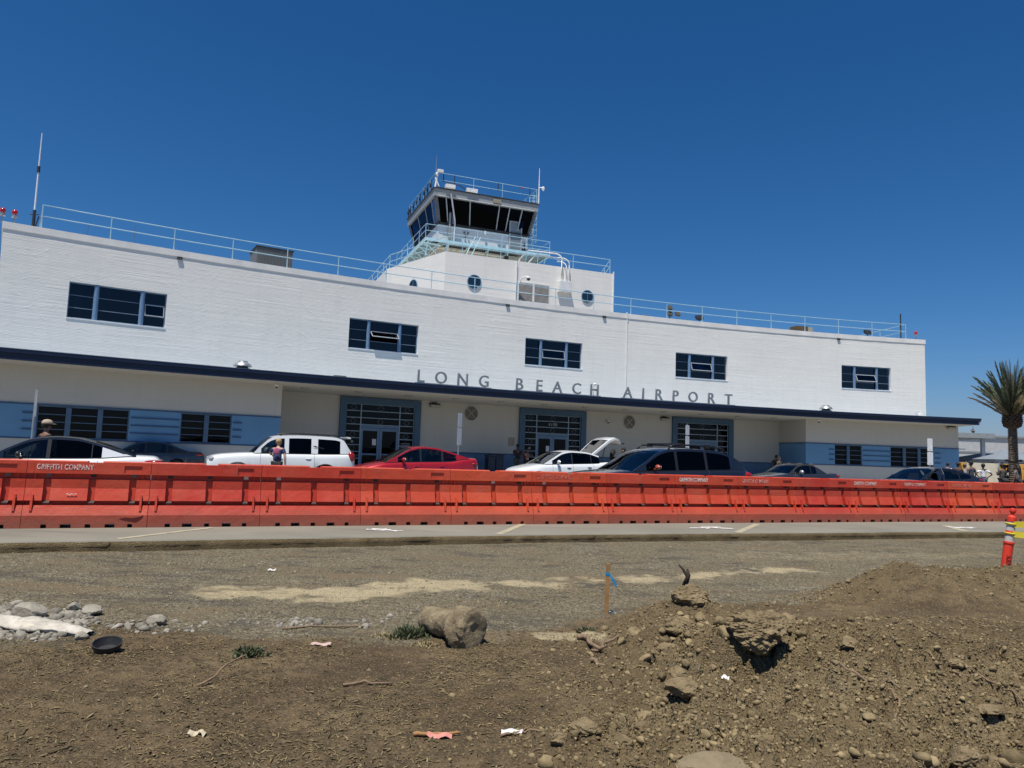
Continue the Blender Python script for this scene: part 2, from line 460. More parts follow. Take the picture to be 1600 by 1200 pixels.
mb = MB(); wbox(mb, C0, C1 + .03, CD - 0.12, CD + 0.08, 4.802, 4.83)
mb.build('metal_edge', paint('canopy_edge_metal', (0.10, 0.14, 0.20), 0.35, metal=.3), canopy)
# underside lights
for i in range(12):
    s = 11.62 + (42.22 - 11.62) * i / 11
    m = MB(); c = W(s, 2.5, 4.335); m.lathe([(0.2, -0.025), (0.22, -0.02), (0.22, 0.02), (0.1, 0.03)], 16, tuple(c))
    m.build('soffit_light', paint('soffit_lamp_grey', (0.35, 0.34, 0.32), .4), TB, smooth=False)

# blue bands and trims on the wings, wainscot in the recess
def bandpiece(a, b, d0=DW, d1=DW + .022, z0=BZ0, z1=BZ1):
    q = MB(); wbox(q, a, b, d0, d1, z0, z1); q.build('blue_band', BAND, TB)
for a, b in ((-10, LW3[0]), (LW3[1], LW2[0]), (LW2[1], 10.43), (44.45, RW2[0]), (RW2[1], RW3[0]), (RW3[1], 56.5)): bandpiece(a, b)
bandpiece(44.425, 44.449, 0.02, DW + .02)
def trim(*a):
    q = MB(); wbox(q, *a); q.build('band_trim', BANDTRIM, TB)
for a, b in ((-10, 10.45), (44.41, 56.52)):
    trim( a, b, DW + .001, DW + .05, BZ1 + .001, BZ1 + .055); trim(a, b, DW + .001, DW + .05, BZ0 - .055, BZ0 - .001)
trim(44.40, 44.448, 0.02, DW, BZ1 + .001, BZ1 + .055); trim(44.40, 44.448, 0.02, DW, BZ0 - .055, BZ0 - .001)
trim(56.50, 57.0, DW - .3, DW + .05, BZ1 + .003, BZ1 + .05)
segs = [(10.44, DOORS[0][0] - .02), (DOORS[0][1] + .02, DOORS[1][0] - .02), (DOORS[1][1] + .02, DOORS[2][0] - .02), (DOORS[2][1] + .02, 44.40)]
for a, b in segs:
    trim(a, b, .001, .045, 1.38, 1.44)
    q = MB(); wbox(q, a, b, .001, .02, 0.15, 1.378); q.build('blue_wainscot', paint('wainscot_blue', (0.085, 0.17, 0.27), .55), TB)
# speed-line bars between and beside the wing windows
k = 0
for a, b in ((LW3[1] + .06, LW2[0] - .06), (RW2[1] + .06, RW3[0] - .06)):
    for i in (1, 2, 3):
        z = BZ0 + (BZ1 - BZ0) * i / 4
        m = MB(); wbox(m, a, b, DW + .0225, DW + .075, z - .025, z + .025); m.build('speed_line_bar', BANDTRIM, TB)
for (a, b) in ((LW3[0] - .5, LW3[0] - .06), (LW2[1] + .06, LW2[1] + .45), (RW2[0] - .45, RW2[0] - .06), (RW3[1] + .06, RW3[1] + .5)):
    for i in (1, 2, 3):
        z = BZ0 + (BZ1 - BZ0) * i / 4
        m = MB(); wbox(m, a, b, DW + .0225, DW + .075, z - .03, z + .03); m.build('speed_line_bar', BANDTRIM, TB)

# upper windows
def pane(parent, s0, s1, z0, z1, d, mat=None, tilt=0.0, name='pane'):
    m = MB(); th = .012
    ct = z1
    pts = []
    for z in (z0, z1):
        off = (ct - z) * math.tan(tilt); zz = ct - (ct - z) * math.cos(tilt) if tilt else z
        off = (ct - z) * math.sin(tilt) if tilt else 0
        pts.append((zz, off))
    (za, oa), (zb, ob) = pts
    P = [W(s0, d + oa, za), W(s1, d + oa, za), W(s1, d + oa + th, za), W(s0, d + oa + th, za), W(s0, d + ob, zb), W(s1, d + ob, zb), W(s1, d + ob + th, zb), W(s0, d + ob + th, zb)]
    m.hexa(P); return m.build(name, mat or GLASS_DARK, parent)
def frame_rect(m, s0, s1, z0, z1, d, w=.03, th=.05):
    wbox(m, s0, s0 + w, d, d + th, z0, z1); wbox(m, s1 - w, s1, d, d + th, z0, z1)
    wbox(m, s0 + w, s1 - w, d, d + th, z0, z0 + w); wbox(m, s0 + w, s1 - w, d, d + th, z1 - w, z1)
tilts = [R(3), R(52), R(8), R(20), R(26)]
for wi, (a, b) in enumerate(WIN2):
    fr = MB(); frame_rect(fr, a, b, WZ0, WZ1, -.24, .05, .07)
    wo_ = fr.build('window', FRAME, TB)
    L = b - a; cuts = [a + .05, a + .255 * L, a + .305 * L, a + .705 * L, a + .755 * L, b - .05]
    if wi == 0: cuts = [a + .05, a + .245 * L, a + .30 * L, a + .715 * L, a + .77 * L, b - .05]
    for q_ in (1, 3):    # round mullion columns
        cs = (cuts[q_] + cuts[q_ + 1]) / 2; r = (cuts[q_ + 1] - cuts[q_]) / 2
        m = MB(); m.tube([W(cs, -.13, WZ0 + .002), W(cs, -.13, WZ1 - .002)], r, 14); m.build('mullion_column', FRAME, wo_, autosmooth=R(40))
    bars = MB(); zs = [WZ0 + .05, WZ0 + .50, WZ0 + 1.07, WZ1 - .05]
    bays = [(cuts[0], cuts[1]), (cuts[2], cuts[3]), (cuts[4], cuts[5])]
    for bi, (c0, c1) in enumerate(bays):
        for z in zs[1:3]: wbox(bars, c0, c1, -.22, -.185, z - .014, z + .014)
        for ri in range(3):
            op = (bi == 1 and ri == 1 and wi > 0) or (wi == 0 and bi == 2 and ri == 1)
            pane(wo_, c0 + .015, c1 - .015, zs[ri] + .015, zs[ri + 1] - .015, -.205, tilt=0) if not op else None
            if op:
                tl = tilts[wi] if wi else R(6)
                zt = zs[ri + 1] - .02; hgt = zs[ri + 1] - zs[ri] - .03
                sash = MB()
                def tp(s, t, o=0): return W(s, -.165 + math.sin(tl) * t + o * math.cos(tl), zt - math.cos(tl) * t + o * math.sin(tl))
                def bar(s_a, s_b, t0, t1): sash.hexa([tp(s_a, t1, -.015), tp(s_b, t1, -.015), tp(s_b, t1, .02), tp(s_a, t1, .02), tp(s_a, t0, -.015), tp(s_b, t0, -.015), tp(s_b, t0, .02), tp(s_a, t0, .02)])
                w_ = .035
                bar(c0 + .02, c0 + .02 + w_, 0, hgt); bar(c1 - .02 - w_, c1 - .02, 0, hgt); bar(c0 + .02 + w_, c1 - .02 - w_, 0, w_); bar(c0 + .02 + w_, c1 - .02 - w_, hgt - w_, hgt)
                sash.build('open_sash', FRAME_W, wo_)
                g = MB(); g.hexa([tp(c0 + .05, hgt - .03, 0), tp(c1 - .05, hgt - .03, 0), tp(c1 - .05, hgt - .03, .008), tp(c0 + .05, hgt - .03, .008), tp(c0 + .05, .03, 0), tp(c1 - .05, .03, 0), tp(c1 - .05, .03, .008), tp(c0 + .05, .03, .008)])
                g.build('pane', GLASS_DARK, wo_)
    bars.build('glazing_bar', FRAME_L, wo_)
    sl = MB(); wbox(sl, a - .02, b + .02, -.32, .03, WZ0 - .05, WZ0 - .001); sl.build('sill', WHITEPAINT, wo_)
    if wi == 4:
        bl = MB()
        wbox(bl, cuts[0], cuts[1], -.275, -.265, WZ0 + .45, WZ1 - .06); wbox(bl, cuts[2], cuts[3], -.275, -.265, WZ0 + .45, WZ1 - .06)
        bl.build('roller_blind', paint('blind_grey', (.75, .74, .70), .9), wo_)
    if wi == 0:
        bl = MB(); wbox(bl, cuts[4], cuts[5], -.275, -.265, WZ1 - .36, WZ1 - .05); wbox(bl, cuts[0] + .2, cuts[0] + .55, -.46, -.42, WZ0 + .15, WZ0 + 1.0); wbox(bl, cuts[2] + .25, cuts[2] + .5, -.45, -.43, WZ1 - .35, WZ1 - .05)
        bl.build('roller_blind', paint('blind_beige', (.45, .42, .36), .9), wo_)
# lower wing windows
for (a, b), nb in ((LW3, 3), (LW2, 2), (RW2, 2), (RW3, 3)):
    z0, z1 = BZ0 + .002, BZ1 - .002
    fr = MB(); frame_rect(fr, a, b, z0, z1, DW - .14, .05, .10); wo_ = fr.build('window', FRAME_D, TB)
    cw = .20; pw = ((b - a - .10) - cw * (nb - 1)) / nb
    bars = MB()
    for i in range(nb):
        c0 = a + .05 + i * (pw + cw); c1 = c0 + pw
        if i < nb - 1:
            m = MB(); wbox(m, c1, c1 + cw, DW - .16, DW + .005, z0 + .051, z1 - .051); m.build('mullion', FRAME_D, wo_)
        for j in range(4):
            za = z0 + .05 + (z1 - z0 - .1) * j / 4; zb = z0 + .05 + (z1 - z0 - .1) * (j + 1) / 4
            if j: wbox(bars, c0, c1, DW - .13, DW - .085, za - .016, za + .016)
            pane(wo_, c0 + .01, c1 - .01, za + .017, zb - .017, DW - .115, GLASS_LOW)
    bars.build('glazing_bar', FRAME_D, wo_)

# three entrances
for di, (a, b) in enumerate(DOORS):
    sur = MB(); ww = .36
    wbox(sur, a, a + ww, .001, .16, 0.15, 4.24); wbox(sur, b - ww, b, .001, .16, 0.15, 4.24); wbox(sur, a + ww, b - ww, .001, .16, 3.88, 4.24)
    wbox(sur, a + .30, a + ww, -.3, .001, .15, 3.88); wbox(sur, b - ww, b - .30, -.3, .001, .15, 3.88); wbox(sur, a + ww, b - ww, -.3, .001, 3.88, 3.93)
    dr = sur.build('entrance', TEAL, TB)
    i0, i1 = a + ww, b - ww; sw = .84; zt = 3.88; rh_ = .37
    fm_ = MB()
    rows = [zt - rh_ * k for k in range(11)]
    for x in (i0, i0 + sw, i1 - sw, i1):
        wbox(fm_, x - .025, x + .025, -.06, .03, .16, zt - .01)
    for z in rows[0:10]:
        wbox(fm_, i0 + .025, i0 + sw - .025, -.05, .02, z - .02, z + .02); wbox(fm_, i1 - sw + .025, i1 - .025, -.05, .02, z - .02, z + .02)
    for z in rows[0:4]: wbox(fm_, i0 + sw + .025, i1 - sw - .025, -.05, .02, z - .02, z + .02)
    fm_.build('glazing_frame', DOORL, dr)
    def ring(s, z, r=.125):
        rg = MB(); c = W(s, .0, z); t_ = tang(s); rg.tube([c + t_ * (r * math.cos(k * math.pi / 8)) + Vector((0, 0, r * math.sin(k * math.pi / 8))) for k in range(17)], .008, 5)
        rg.tube([c + t_ * (r + .05), c + t_ * (r + .09)], .008, 4); rg.tube([c - t_ * (r + .05), c - t_ * (r + .09)], .008, 4)
        rg.build('etched_ring', paint('etched_ring_grey', (.22, .26, .31), .5), dr)
    for k in range(9):
        z0, z1 = rows[k + 1] + .022, rows[k] - .022
        pane(dr, i0 + .03, i0 + sw - .03, z0, z1, -.03, GLASS_LOW); pane(dr, i1 - sw + .03, i1 - .03, z0, z1, -.03, GLASS_LOW)
        if k % 2 == 0:
            ring((i0 + i0 + sw) / 2, (z0 + z1) / 2); ring((i1 + i1 - sw) / 2, (z0 + z1) / 2)
        if k < 3:
            pane(dr, i0 + sw + .03, i1 - sw - .03, z0, z1, -.03, GLASS_LOW)
            if k % 2 == 0: ring((i0 + i1) / 2, (z0 + z1) / 2)
    zt2 = rows[3] - .03; c0, c1 = i0 + sw + .03, i1 - sw - .03; mid = (c0 + c1) / 2
    hd_ = MB(); wbox(hd_, c0, c1, -.07, .04, zt2 - .12, zt2 - .002)
    if di == 1: wbox(hd_, mid - .2, mid + .2, .041, .10, zt2 - .10, zt2 - .03)
    hd_.build('door_header', FRAME, dr)
    for side, (x0_, x1_) in enumerate(((c0, mid - .01), (mid + .01, c1))):
        lf = MB(); zb, zu = .17, zt2 - .14; st = .13
        wbox(lf, x0_, x0_ + st, -.05, 0, zb, zu); wbox(lf, x1_ - st, x1_, -.05, 0, zb, zu)
        wbox(lf, x0_ + st, x1_ - st, -.05, 0, zb, zb + .3); wbox(lf, x0_ + st, x1_ - st, -.05, 0, zu - .16, zu)
        wbox(lf, x0_ + st, x1_ - st, -.05, 0, 1.12, 1.2)
        lf.build('door_leaf', FRAME, dr)
        pane(dr, x0_ + st, x1_ - st, 1.2, zu - .16, -.03, GLASS_LOW); pane(dr, x0_ + st, x1_ - st, zb + .3, 1.12, -.03, GLASS_LOW)
        hx = x1_ - st / 2 if side == 0 else x0_ + st / 2
        hm = MB(); hm.tube([W(hx, .02, 1.0), W(hx, .07, 1.03), W(hx, .07, 1.37), W(hx, .02, 1.4)], .015, 8); hm.build('door_handle', METAL, dr)
    nt = MB(); ns = mid - .30 if di < 2 else mid - .35
    wbox(nt, ns - .11, ns + .11, -.012, -.008, 1.66, 2.0); nt.build('paper_notice', paint('paper', (.75, .75, .75), .9), dr)
    # small printed lines on the side panes
    for (ss_, txts, sz) in (((i1 - sw + i1) / 2, ('NO SMOKING', 'OR VAPING', 'WITHIN 20 FT'), .085),):
        for li_, tx in enumerate(txts):
            me = text_mesh(tx, sz, 'door_lettering', .001)
            me.materials.append(paint('white_decal', (.62, .64, .66), .6))
            o = link('door_lettering', me, dr)
            c = W(ss_, -.008, rows[6] + .25 - li_ * .11 - .14) - Vector(ORG[dr.name]); o.location = c; o.rotation_euler = (R(90), 0, TH(ss_))
    if di == 1:
        me = text_mesh('4100', .27, 'street_number', .004, spacing=1.15); me.materials.append(paint('number_grey', (.42, .46, .5), .5))
        o = link('street_number', me, dr); c = W(mid, .03, rows[2] + .09) - Vector(ORG[dr.name]); o.location = c; o.rotation_euler = (R(90), 0, TH(mid))
    # round no-smoking decal
    dc_ = MB(); c = W((i0 + i0 + sw) / 2, -.01, rows[6] + .17)
    dc_.tube([c + tang(a) * (.055 * math.cos(k * math.pi / 8)) + Vector((0, 0, .055 * math.sin(k * math.pi / 8))) for k in range(17)], .012, 5)
    dc_.tube([c + tang(a) * .04 + Vector((0, 0, .04)), c - tang(a) * .04 - Vector((0, 0, .04))], .01, 5)
    dc_.build('round_decal', paint('white_decal', (.62, .64, .66), .6), dr)

# small fittings on the facade
for s in (5.77, 24.09, 30.88, 49.27):
    m = MB(); c = 10.36
    wbox(m, s - .11, s - .09, .001, .09, c, c + .10); wbox(m, s + .09, s + .11, .001, .09, c, c + .10); wbox(m, s - .09, s + .09, .001, .09, c, c + .02); wbox(m, s - .11, s + .11, .001, .09, c + .1, c + .12)
    m.build('scupper', DARKMETAL, TB)
m = MB(); m.tube([W(32.55, -.1, 10.86), W(32.55, .1, 10.86), W(32.57, .12, 10.7), W(32.57, .05, 10.4), W(32.55, .05, 4.65)], .022, 8); m.build('conduit', WHITEPAINT, TB)
for s in (21.97, 32.87):
    m = MB(); c = W(s, .001, 3.73); t_ = tang(s); n_ = nrm(s)
    m.prism([(.43 * math.cos(k * math.pi / 12), .43 * math.sin(k * math.pi / 12)) for k in range(24)], t_, (0, 0, 1), c, n_, .03)
    g = m.build('round_vent', paint('vent_dark', (.10, .095, .085), .7), TB)
    m = MB()
    m.tube([c + n_ * .04 + t_ * (.43 * math.cos(k * math.pi / 12)) + Vector((0, 0, .43 * math.sin(k * math.pi / 12))) for k in range(25)], .025, 6)
    for an in (45, 135): m.tube([c + n_ * .045 + t_ * (.42 * math.cos(R(an))) + Vector((0, 0, .42 * math.sin(R(an)))), c + n_ * .045 - t_ * (.42 * math.cos(R(an))) - Vector((0, 0, .42 * math.sin(R(an))))], .018, 6)
    for an in range(4):
        for rr in (.1, .18, .26, .34):
            a0 = R(an * 90 + 52 - 45 * 0); m.tube([c + n_ * .038 + t_ * (rr * math.cos(a0 + q_ * R(76) / 4)) + Vector((0, 0, rr * math.sin(a0 + q_ * R(76) / 4))) for q_ in range(5)], .009, 4)
    m.build('vent_grille', paint('vent_cream', (.55, .53, .48), .6), g)
def lampbox(s, d, z, nm='wall_lamp'):
    m = MB(); wbox(m, s - .30, s + .30, d + .001, d + .22, z - .14, z + .02); l_ = m.build(nm, paint('lamp_beige', (.42, .40, .35), .6), TB, bevel=.02)
    m = MB(); wbox(m, s - .34, s + .34, d + .02, d + .10, z + .022, z + .10); wbox(m, s - .2, s + .1, d + .06, d + .14, z + .1, z + .16); m.build('lamp_bracket', DARKMETAL, l_)
lampbox(19.66, 0, 4.07); lampbox(35.49, 0, 4.07); lampbox(55.9, DW, 4.25)
def dome_cam(p, nm='dome_camera', parent=TB, r=.09):
    m = MB(); c = Vector(p); m.lathe([(r, 0), (r * 1.05, .06), (r * .9, .12), (.02, .13)], 12, tuple(c)); o = m.build(nm, WHITEPAINT, parent, smooth=True)
    m = MB(); m.ell(c + Vector((0, 0, .0)), (r * 1.7, r * 1.7, r * 1.9), 12, 6); m.build('camera_lens_dome', BLACKPLASTIC, o, smooth=True)
    return o
dome_cam(W(31.28, .14, 3.66)); dome_cam(W(10.0, DW + .6, 4.22), r=.08); dome_cam(W(45.1, DW + .5, 4.22), r=.1)
oc = dome_cam(W(56.9, DW + .9, 4.02), r=.13)
m = MB(); m.tube([W(56.9, DW + .9, 4.12), W(56.9, DW + .9, 4.42)], .03, 8); m.build('camera_arm', WHITEPAINT, oc)
m = MB(); wbox(m, 29.95, 30.28, .001, .05, 2.02, 2.36); m.build('call_box', DARKMETAL, TB, bevel=.01)
m = MB(); wbox(m, 24.45, 24.85, .001, .03, 1.92, 2.42); m.build('notice_board', paint('board_tan', (.38, .30, .22), .7), TB)
m = MB(); c = W(12.9, 3.2, 4.83); wbox(m, 12.75, 13.35, 3.4, 3.7, 4.62, 4.98); m.build('junction_box', GREYMETAL, TB)

# roof railing: posts 2.743 m apart
rr_ = MB(); dR = -.12; NP = 21; SP = 2.743
def railing(mb_, pts, z0, h=1.07):
    for h_ in (h, h * .52):
        mb_.tube([Vector((p[0], p[1], p[2] + h_)) for p in pts], .026, 6)
path = [W(0, -4.0, ZP), W(0, dR, ZP)] + [W(SP * i / 2, dR, ZP) for i in range(1, 2 * (NP - 1) + 1)] + [W(SP * (NP - 1), -4.0, ZP)]
path = [W(0, -7.0, ZP)] + path + [W(SP * (NP - 1), -7.0, ZP)]
railing(rr_, path, ZP)
rl = rr_.build('roof_railing', RAIL, TB)
for i in range(NP):
    m = MB(); m.tube([W(SP * i, dR, ZP - .01), W(SP * i, dR, ZP + 1.07)], .026, 6); m.build('railing_post', RAIL, rl)
for s in (0, SP * (NP - 1)):
    for d in (-3.0, -6.0):
        m = MB(); m.tube([W(s, d, 10.3), W(s, d, ZP + 1.07)], .026, 6); m.build('railing_post', RAIL, rl)

# sidewalk in front of the terminal
m = MB(); wbox(m, -25, 70, -20, 7.6, -0.5, 0.15); sw_ = m.build('sidewalk', paint('sidewalk_concrete', (.36, .35, .32), .85, var=.15, scale=.6, bump=.1), None); tag(sw_, kind='structure')

# ---------------------------------------------------------------- lettering
SG = thing('airport_lettering', 'metal capital letters reading LONG BEACH AIRPORT standing on the canopy edge', 'sign', W(27.2, CD, 4.83), worldcoords=True)
LETM = paint('letter_metal', (.23, .265, .29), .5, metal=.2)
letters = [('L', 17.02), ('O', 18.14), ('N', 19.39), ('G', 20.64), ('B', 22.83), ('E', 24.08), ('A', 25.23), ('C', 26.49), ('H', 27.68), ('A', 29.95), ('I', 31.03), ('R', 32.16), ('P', 33.34), ('O', 34.6), ('R', 35.96), ('T', 37.22)]
for ch, s in letters:
    me = text_mesh(ch, .83, 'letter', .04, offset=.008); me.materials.append(LETM)
    xs = [v.co.x for v in me.vertices]; ysv = [v.co.y for v in me.vertices]; cx = (min(xs) + max(xs)) / 2; y0 = min(ysv); sc_ = .62 / (max(ysv) - y0)
    for v in me.vertices: v.co.x = (v.co.x - cx) * sc_; v.co.y = (v.co.y - y0) * sc_ + .03
    o = link('letter', me, SG); o.location = W(s, CD, 4.85) - Vector(ORG[SG.name]); o.rotation_euler = (R(90), 0, TH(s))
    o['label'] = 'metal capital letter ' + ch
m = MB(); wbox(m, 16.7, 21.1, CD - .03, CD + .03, 4.831, 4.87); wbox(m, 22.5, 28.1, CD - .03, CD + .03, 4.831, 4.87); wbox(m, 29.5, 37.7, CD - .03, CD + .03, 4.831, 4.87)
m.build('base_rail', LETM, SG)
m = MB(); c = W(27.68, CD + .05, 5.42); m.tube([W(27.68, CD - .1, 4.84), W(27.68, CD - .1, 5.55)], .02, 6); m.ell(W(27.68, CD + .04, 5.5), (.2, .2, .16)); 
o = m.build('canopy_camera', WHITEPAINT); tag(o, 'small white camera on a stem above the H of BEACH', 'camera')

# ================================================================ control tower
TH_T = R(21.3); E1 = Vector((math.cos(TH_T), math.sin(TH_T), 0)); N1 = Vector((math.sin(TH_T), -math.cos(TH_T), 0)); OT = W(27.43, 0, 0)
def T(a, b, z): return OT + E1 * a + N1 * b + Vector((0, 0, z))
TW = thing('control_tower', 'white control tower with slanted dark glass cab rising behind the terminal roof', 'control tower', T(0, -8, 0), worldcoords=True)
def tbox(m, a0, a1, b0, b1, z0, z1):
    P = [T(a0, b0, z0), T(a1, b0, z0), T(a1, b1, z0), T(a0, b1, z0), T(a0, b0, z1), T(a1, b0, z1), T(a1, b1, z1), T(a0, b1, z1)]
    o = len(m.v); m.hexa(P); m.has_uv = True
    m.uv[o:] = [(a0 + b0, z0), (a1 + b0, z0), (a1 + b1, z0), (a0 + b1, z0), (a0 + b0, z1), (a1 + b0, z1), (a1 + b1, z1), (a0 + b1, z1)]
    return m
# base storey with splayed sides
poly = [(-6.1, -4.35), (6.45, -4.35), (8.6, -11), (8.6, -26), (-8.6, -26), (-8.6, -11)]
m = MB(); zb, zt = 9.9, 14.55; o = 0; acc = 0
for i in range(6):
    (a0, b0), (a1, b1) = poly[i], poly[(i + 1) % 6]; Ln = math.hypot(a1 - a0, b1 - b0)
    m.add([T(a0, b0, zb), T(a1, b1, zb), T(a1, b1, zt), T(a0, b0, zt)], [(0, 1, 2, 3)], [(acc, zb), (acc + Ln, zb), (acc + Ln, zt), (acc, zt)]); acc += Ln
m.add([T(a, b, zt) for a, b in poly], [tuple(range(6))], [(a, b) for a, b in poly])
m.build('tower_base', WHITE_BRICK_B, TW)
m = MB(); tbox(m, -4.2, 3.2, -20.6, -13.3, 14.5, 17.45); m.build('tower_shaft', paint('shaft_tan', (.50, .45, .37), .7), TW)
# cab band (white), fanned side panels
def frustum(m, r0, r1, z0, z1):
    (a0, a1, b0, b1), (c0, c1, d0, d1) = r0, r1
    m.hexa([T(a0, b0, z0), T(a1, b0, z0), T(a1, b1, z0), T(a0, b1, z0), T(c0, d0, z1), T(c1, d0, z1), T(c1, d1, z1), T(c0, d1, z1)])
RB = (-4.28, 3.32, -20.5, -13.2); RT = (-4.74, 3.66, -21.0, -12.66); RF = (-4.92, 3.84, -21.3, -12.46)
m = MB(); tbox(m, *RB[:2], RB[2], RB[3], 17.7, 19.27); m.build('cab_wall', paint('cab_white', (.74, .76, .76), .5, var=.05), TW)
m = MB(); frustum(m, (RB[0] + .3, RB[1] - .3, RB[2] + .3, RB[3] - .3), (RT[0] + .3, RT[1] - .3, RT[2] + .3, RT[3] - .3), 19.0, 19.3); m.build('cab_floor', ROOM, TW)
m = MB(); tbox(m, *RT[:2], RT[2], RT[3], 21.12, 21.16); m.build('cab_ceiling', ROOM, TW)
m = MB(); tbox(m, RF[0], RF[1], RF[2], RF[3], 21.18, 21.76); m.build('cab_fascia', GREYPAINT, TW)
m = MB(); tbox(m, RF[0] - .08, RF[1] + .08, RF[2] - .08, RF[3] + .08, 21.762, 21.84); m.build('cab_roof', DARKMETAL, TW)
m = MB(); tbox(m, RF[0] + .3, RF[1] - .3, RF[3] + .001, RF[3] + .03, 21.20, 21.235); m.build('fascia_drip', WHITEPAINT, TW)
Z0, Z1 = 19.29, 21.17
def fp(a, z):   # front slanted plane: a measured at mid height, keeps vertical lines vertical
    t = (z - Z0) / (Z1 - Z0); return T(a, RB[3] + (RT[3] - RB[3]) * t, z)
def edge(i, z):
    t = (z - Z0) / (Z1 - Z0); g = lambda k: RB[k] + (RT[k] - RB[k]) * t
    return {'fl': T(g(0), g(3), z), 'fr': T(g(1), g(3), z), 'bl': T(g(0), g(2), z), 'br': T(g(1), g(2), z)}[i]
def lerp(p, q_, t): return p + (q_ - p) * t
def cab_face(i, j, cuts, skip=None):
    """glass panes between fractional cuts, mullions on the cuts"""
    for k in range(len(cuts) - 1):
        z0 = Z0 + .02
        if skip and k in skip: z0 = skip[k]
        q_ = [lerp(edge(i, z), edge(j, z), t) for z in (z0, Z1 - .02) for t in (cuts[k], cuts[k + 1])]
        mm = MB(); mm.add([q_[0], q_[1], q_[3], q_[2]], [(0, 1, 2, 3)]); mm.build('cab_window', GLASS_TINT, TW)
    for k, c in enumerate(cuts):
        r = .16 if k in (0, len(cuts) - 1) else .05
        mm = MB(); mm.tube([lerp(edge(i, Z0 - .02), edge(j, Z0 - .02), c), lerp(edge(i, Z1 + .02), edge(j, Z1 + .02), c)], r, 4 if r > .1 else 6)
        mm.build('cab_mullion' if r < .1 else 'cab_corner_post', GREYPAINT if r > .1 else paint('mullion_grey', (.42, .45, .47), .4), TW)
cab_face('fl', 'fr', [0, .1, .335, .63, .735, .865, 1], skip={4: 20.25})
cab_face('bl', 'fl', [0, .33, .62, .85, 1]); cab_face('fr', 'br', [0, .25, .5, .75, 1]); cab_face('br', 'bl', [0, .33, .66, 1])
m = MB(); tbox(m, -4.2, 3.2, -13.196, -13.14, 19.2, 19.30); m.build('window_sill_rail', GREYPAINT, TW)
# interior console, people silhouettes are not visible; desk and screens
m = MB(); tbox(m, -3.4, 2.4, -15.2, -14.4, 19.3, 19.75); tbox(m, -1.8, 1.4, -18.6, -17.6, 19.3, 20.2); m.build('console', paint('console_grey', (.09, .09, .1), .6), TW)
m = MB(); tbox(m, 1.72, 2.62, -13.17, -13.08, 17.72, 20.2); dr_ = m.build('cab_door', paint('cab_door_grey', (.20, .24, .27), .5), TW)
m = MB(); tbox(m, 1.62, 1.719, -13.19, -13.05, 17.72, 20.3); tbox(m, 2.621, 2.72, -13.19, -13.05, 17.72, 20.3); tbox(m, 1.72, 2.62, -13.19, -13.05, 20.201, 20.3); m.build('door_frame', paint('mullion_grey', (.42, .45, .47), .4), TW)
m = MB(); tbox(m, -3.5, -3.35, -13.05, -12.95, 17.8, 21.1); tbox(m, -3.22, -3.1, -13.05, -12.97, 19.3, 21.3); m.build('cable_duct', GREYPAINT, TW)
m = MB(); m.tube([T(-3.05, -12.95, 17.75), T(-3.05, -12.9, 19.5), T(-3.6, -12.4, 21.5)], .06, 8); m.build('cab_pipe', WHITEPAINT, TW)
m = MB(); tbox(m, -.1, .55, -12.45, -12.3, 21.32, 21.62); m.build('cab_floodlight', paint('lamp_tan', (.3, .27, .2), .5), TW)
m = MB()
for a in (-2.2, -1.9): m.ell(T(a, -13.0, 18.75), (.16, .16, .16)); m.tube([T(a, -13.0, 18.7), T(-2.05, -13.0, 18.45), T(-2.05, -13.2, 18.4)], .03, 6)
m.build('twin_lamp', DARKMETAL, TW)
m = MB(); tbox(m, -.55, -.4, -13.15, -12.95, 18.85, 19.1); m.build('small_lamp', WHITEPAINT, TW)
m = MB(); tbox(m, 2.95, 3.05, -13.19, -13.1, 18.35, 18.65); tbox(m, 2.8, 3.25, -13.19, -13.05, 17.95, 18.15); m.build('wall_switch_box', DARKMETAL, TW)
# catwalk
CA0, CA1, CB0, CB1 = -5.55, 4.95, -22.3, -12.25
cw_ = MB(); zc = 17.5
tbox(cw_, CA0, CA1, CB1 - .12, CB1, zc, zc + .2); tbox(cw_, CA0, CA0 + .12, CB0, CB1 - .121, zc, zc + .2); tbox(cw_, CA1 - .12, CA1, CB0, CB1 - .121, zc, zc + .2); tbox(cw_, CA0, CA1, CB0 - .12, CB0 - .001, zc, zc + .2)
LB = paint('catwalk_light_blue', (.42, .64, .72), .5)
cwo = cw_.build('catwalk', LB, TW)
m = MB()
nb_ = 14
for i in range(nb_):   # grating boards on the front and left runs
    a = CA0 + .14 + (CA1 - CA0 - .28) * i / nb_; tbox(m, a, a + (CA1 - CA0 - .28) / nb_ - .05, RB[3] + .02, CB1 - .13, zc + .12, zc + .17)
for i in range(nb_):
    b = CB0 + (CB1 - CB0 - .2) * i / nb_; tbox(m, CA0 + .13, RB[0] - .02, b, b + (CB1 - CB0 - .2) / nb_ - .05, zc + .12, zc + .17); tbox(m, RB[1] + .02, CA1 - .13, b, b + (CB1 - CB0 - .2) / nb_ - .05, zc + .12, zc + .17)
m.build('walkway_grating', paint('grating_shaded_blue', (.20, .29, .32), .6), cwo)  # darker copy of the catwalk blue, shadow put into the grating colour
for a in np.linspace(CA0 + .3, CA1 - .3, 7): m = MB(); m.tube([T(a, CB1 - .1, zc - .02), T(a, RB[3] - .1, zc - .1)], .07, 4); m.tube([T(a, CB1 - .25, zc - .05), T(a, RB[3] + .02, zc - .95)], .045, 6); m.build('bracket', LB, cwo)
for b in np.linspace(CB0 + .3, CB1 - .6, 7): m = MB(); m.tube([T(CA0 + .1, b, zc - .02), T(RB[0] + .1, b, zc - .1)], .07, 4); m.tube([T(CA0 + .25, b, zc - .05), T(RB[0] + .0, b, zc - .95)], .045, 6); m.build('bracket', LB, cwo)
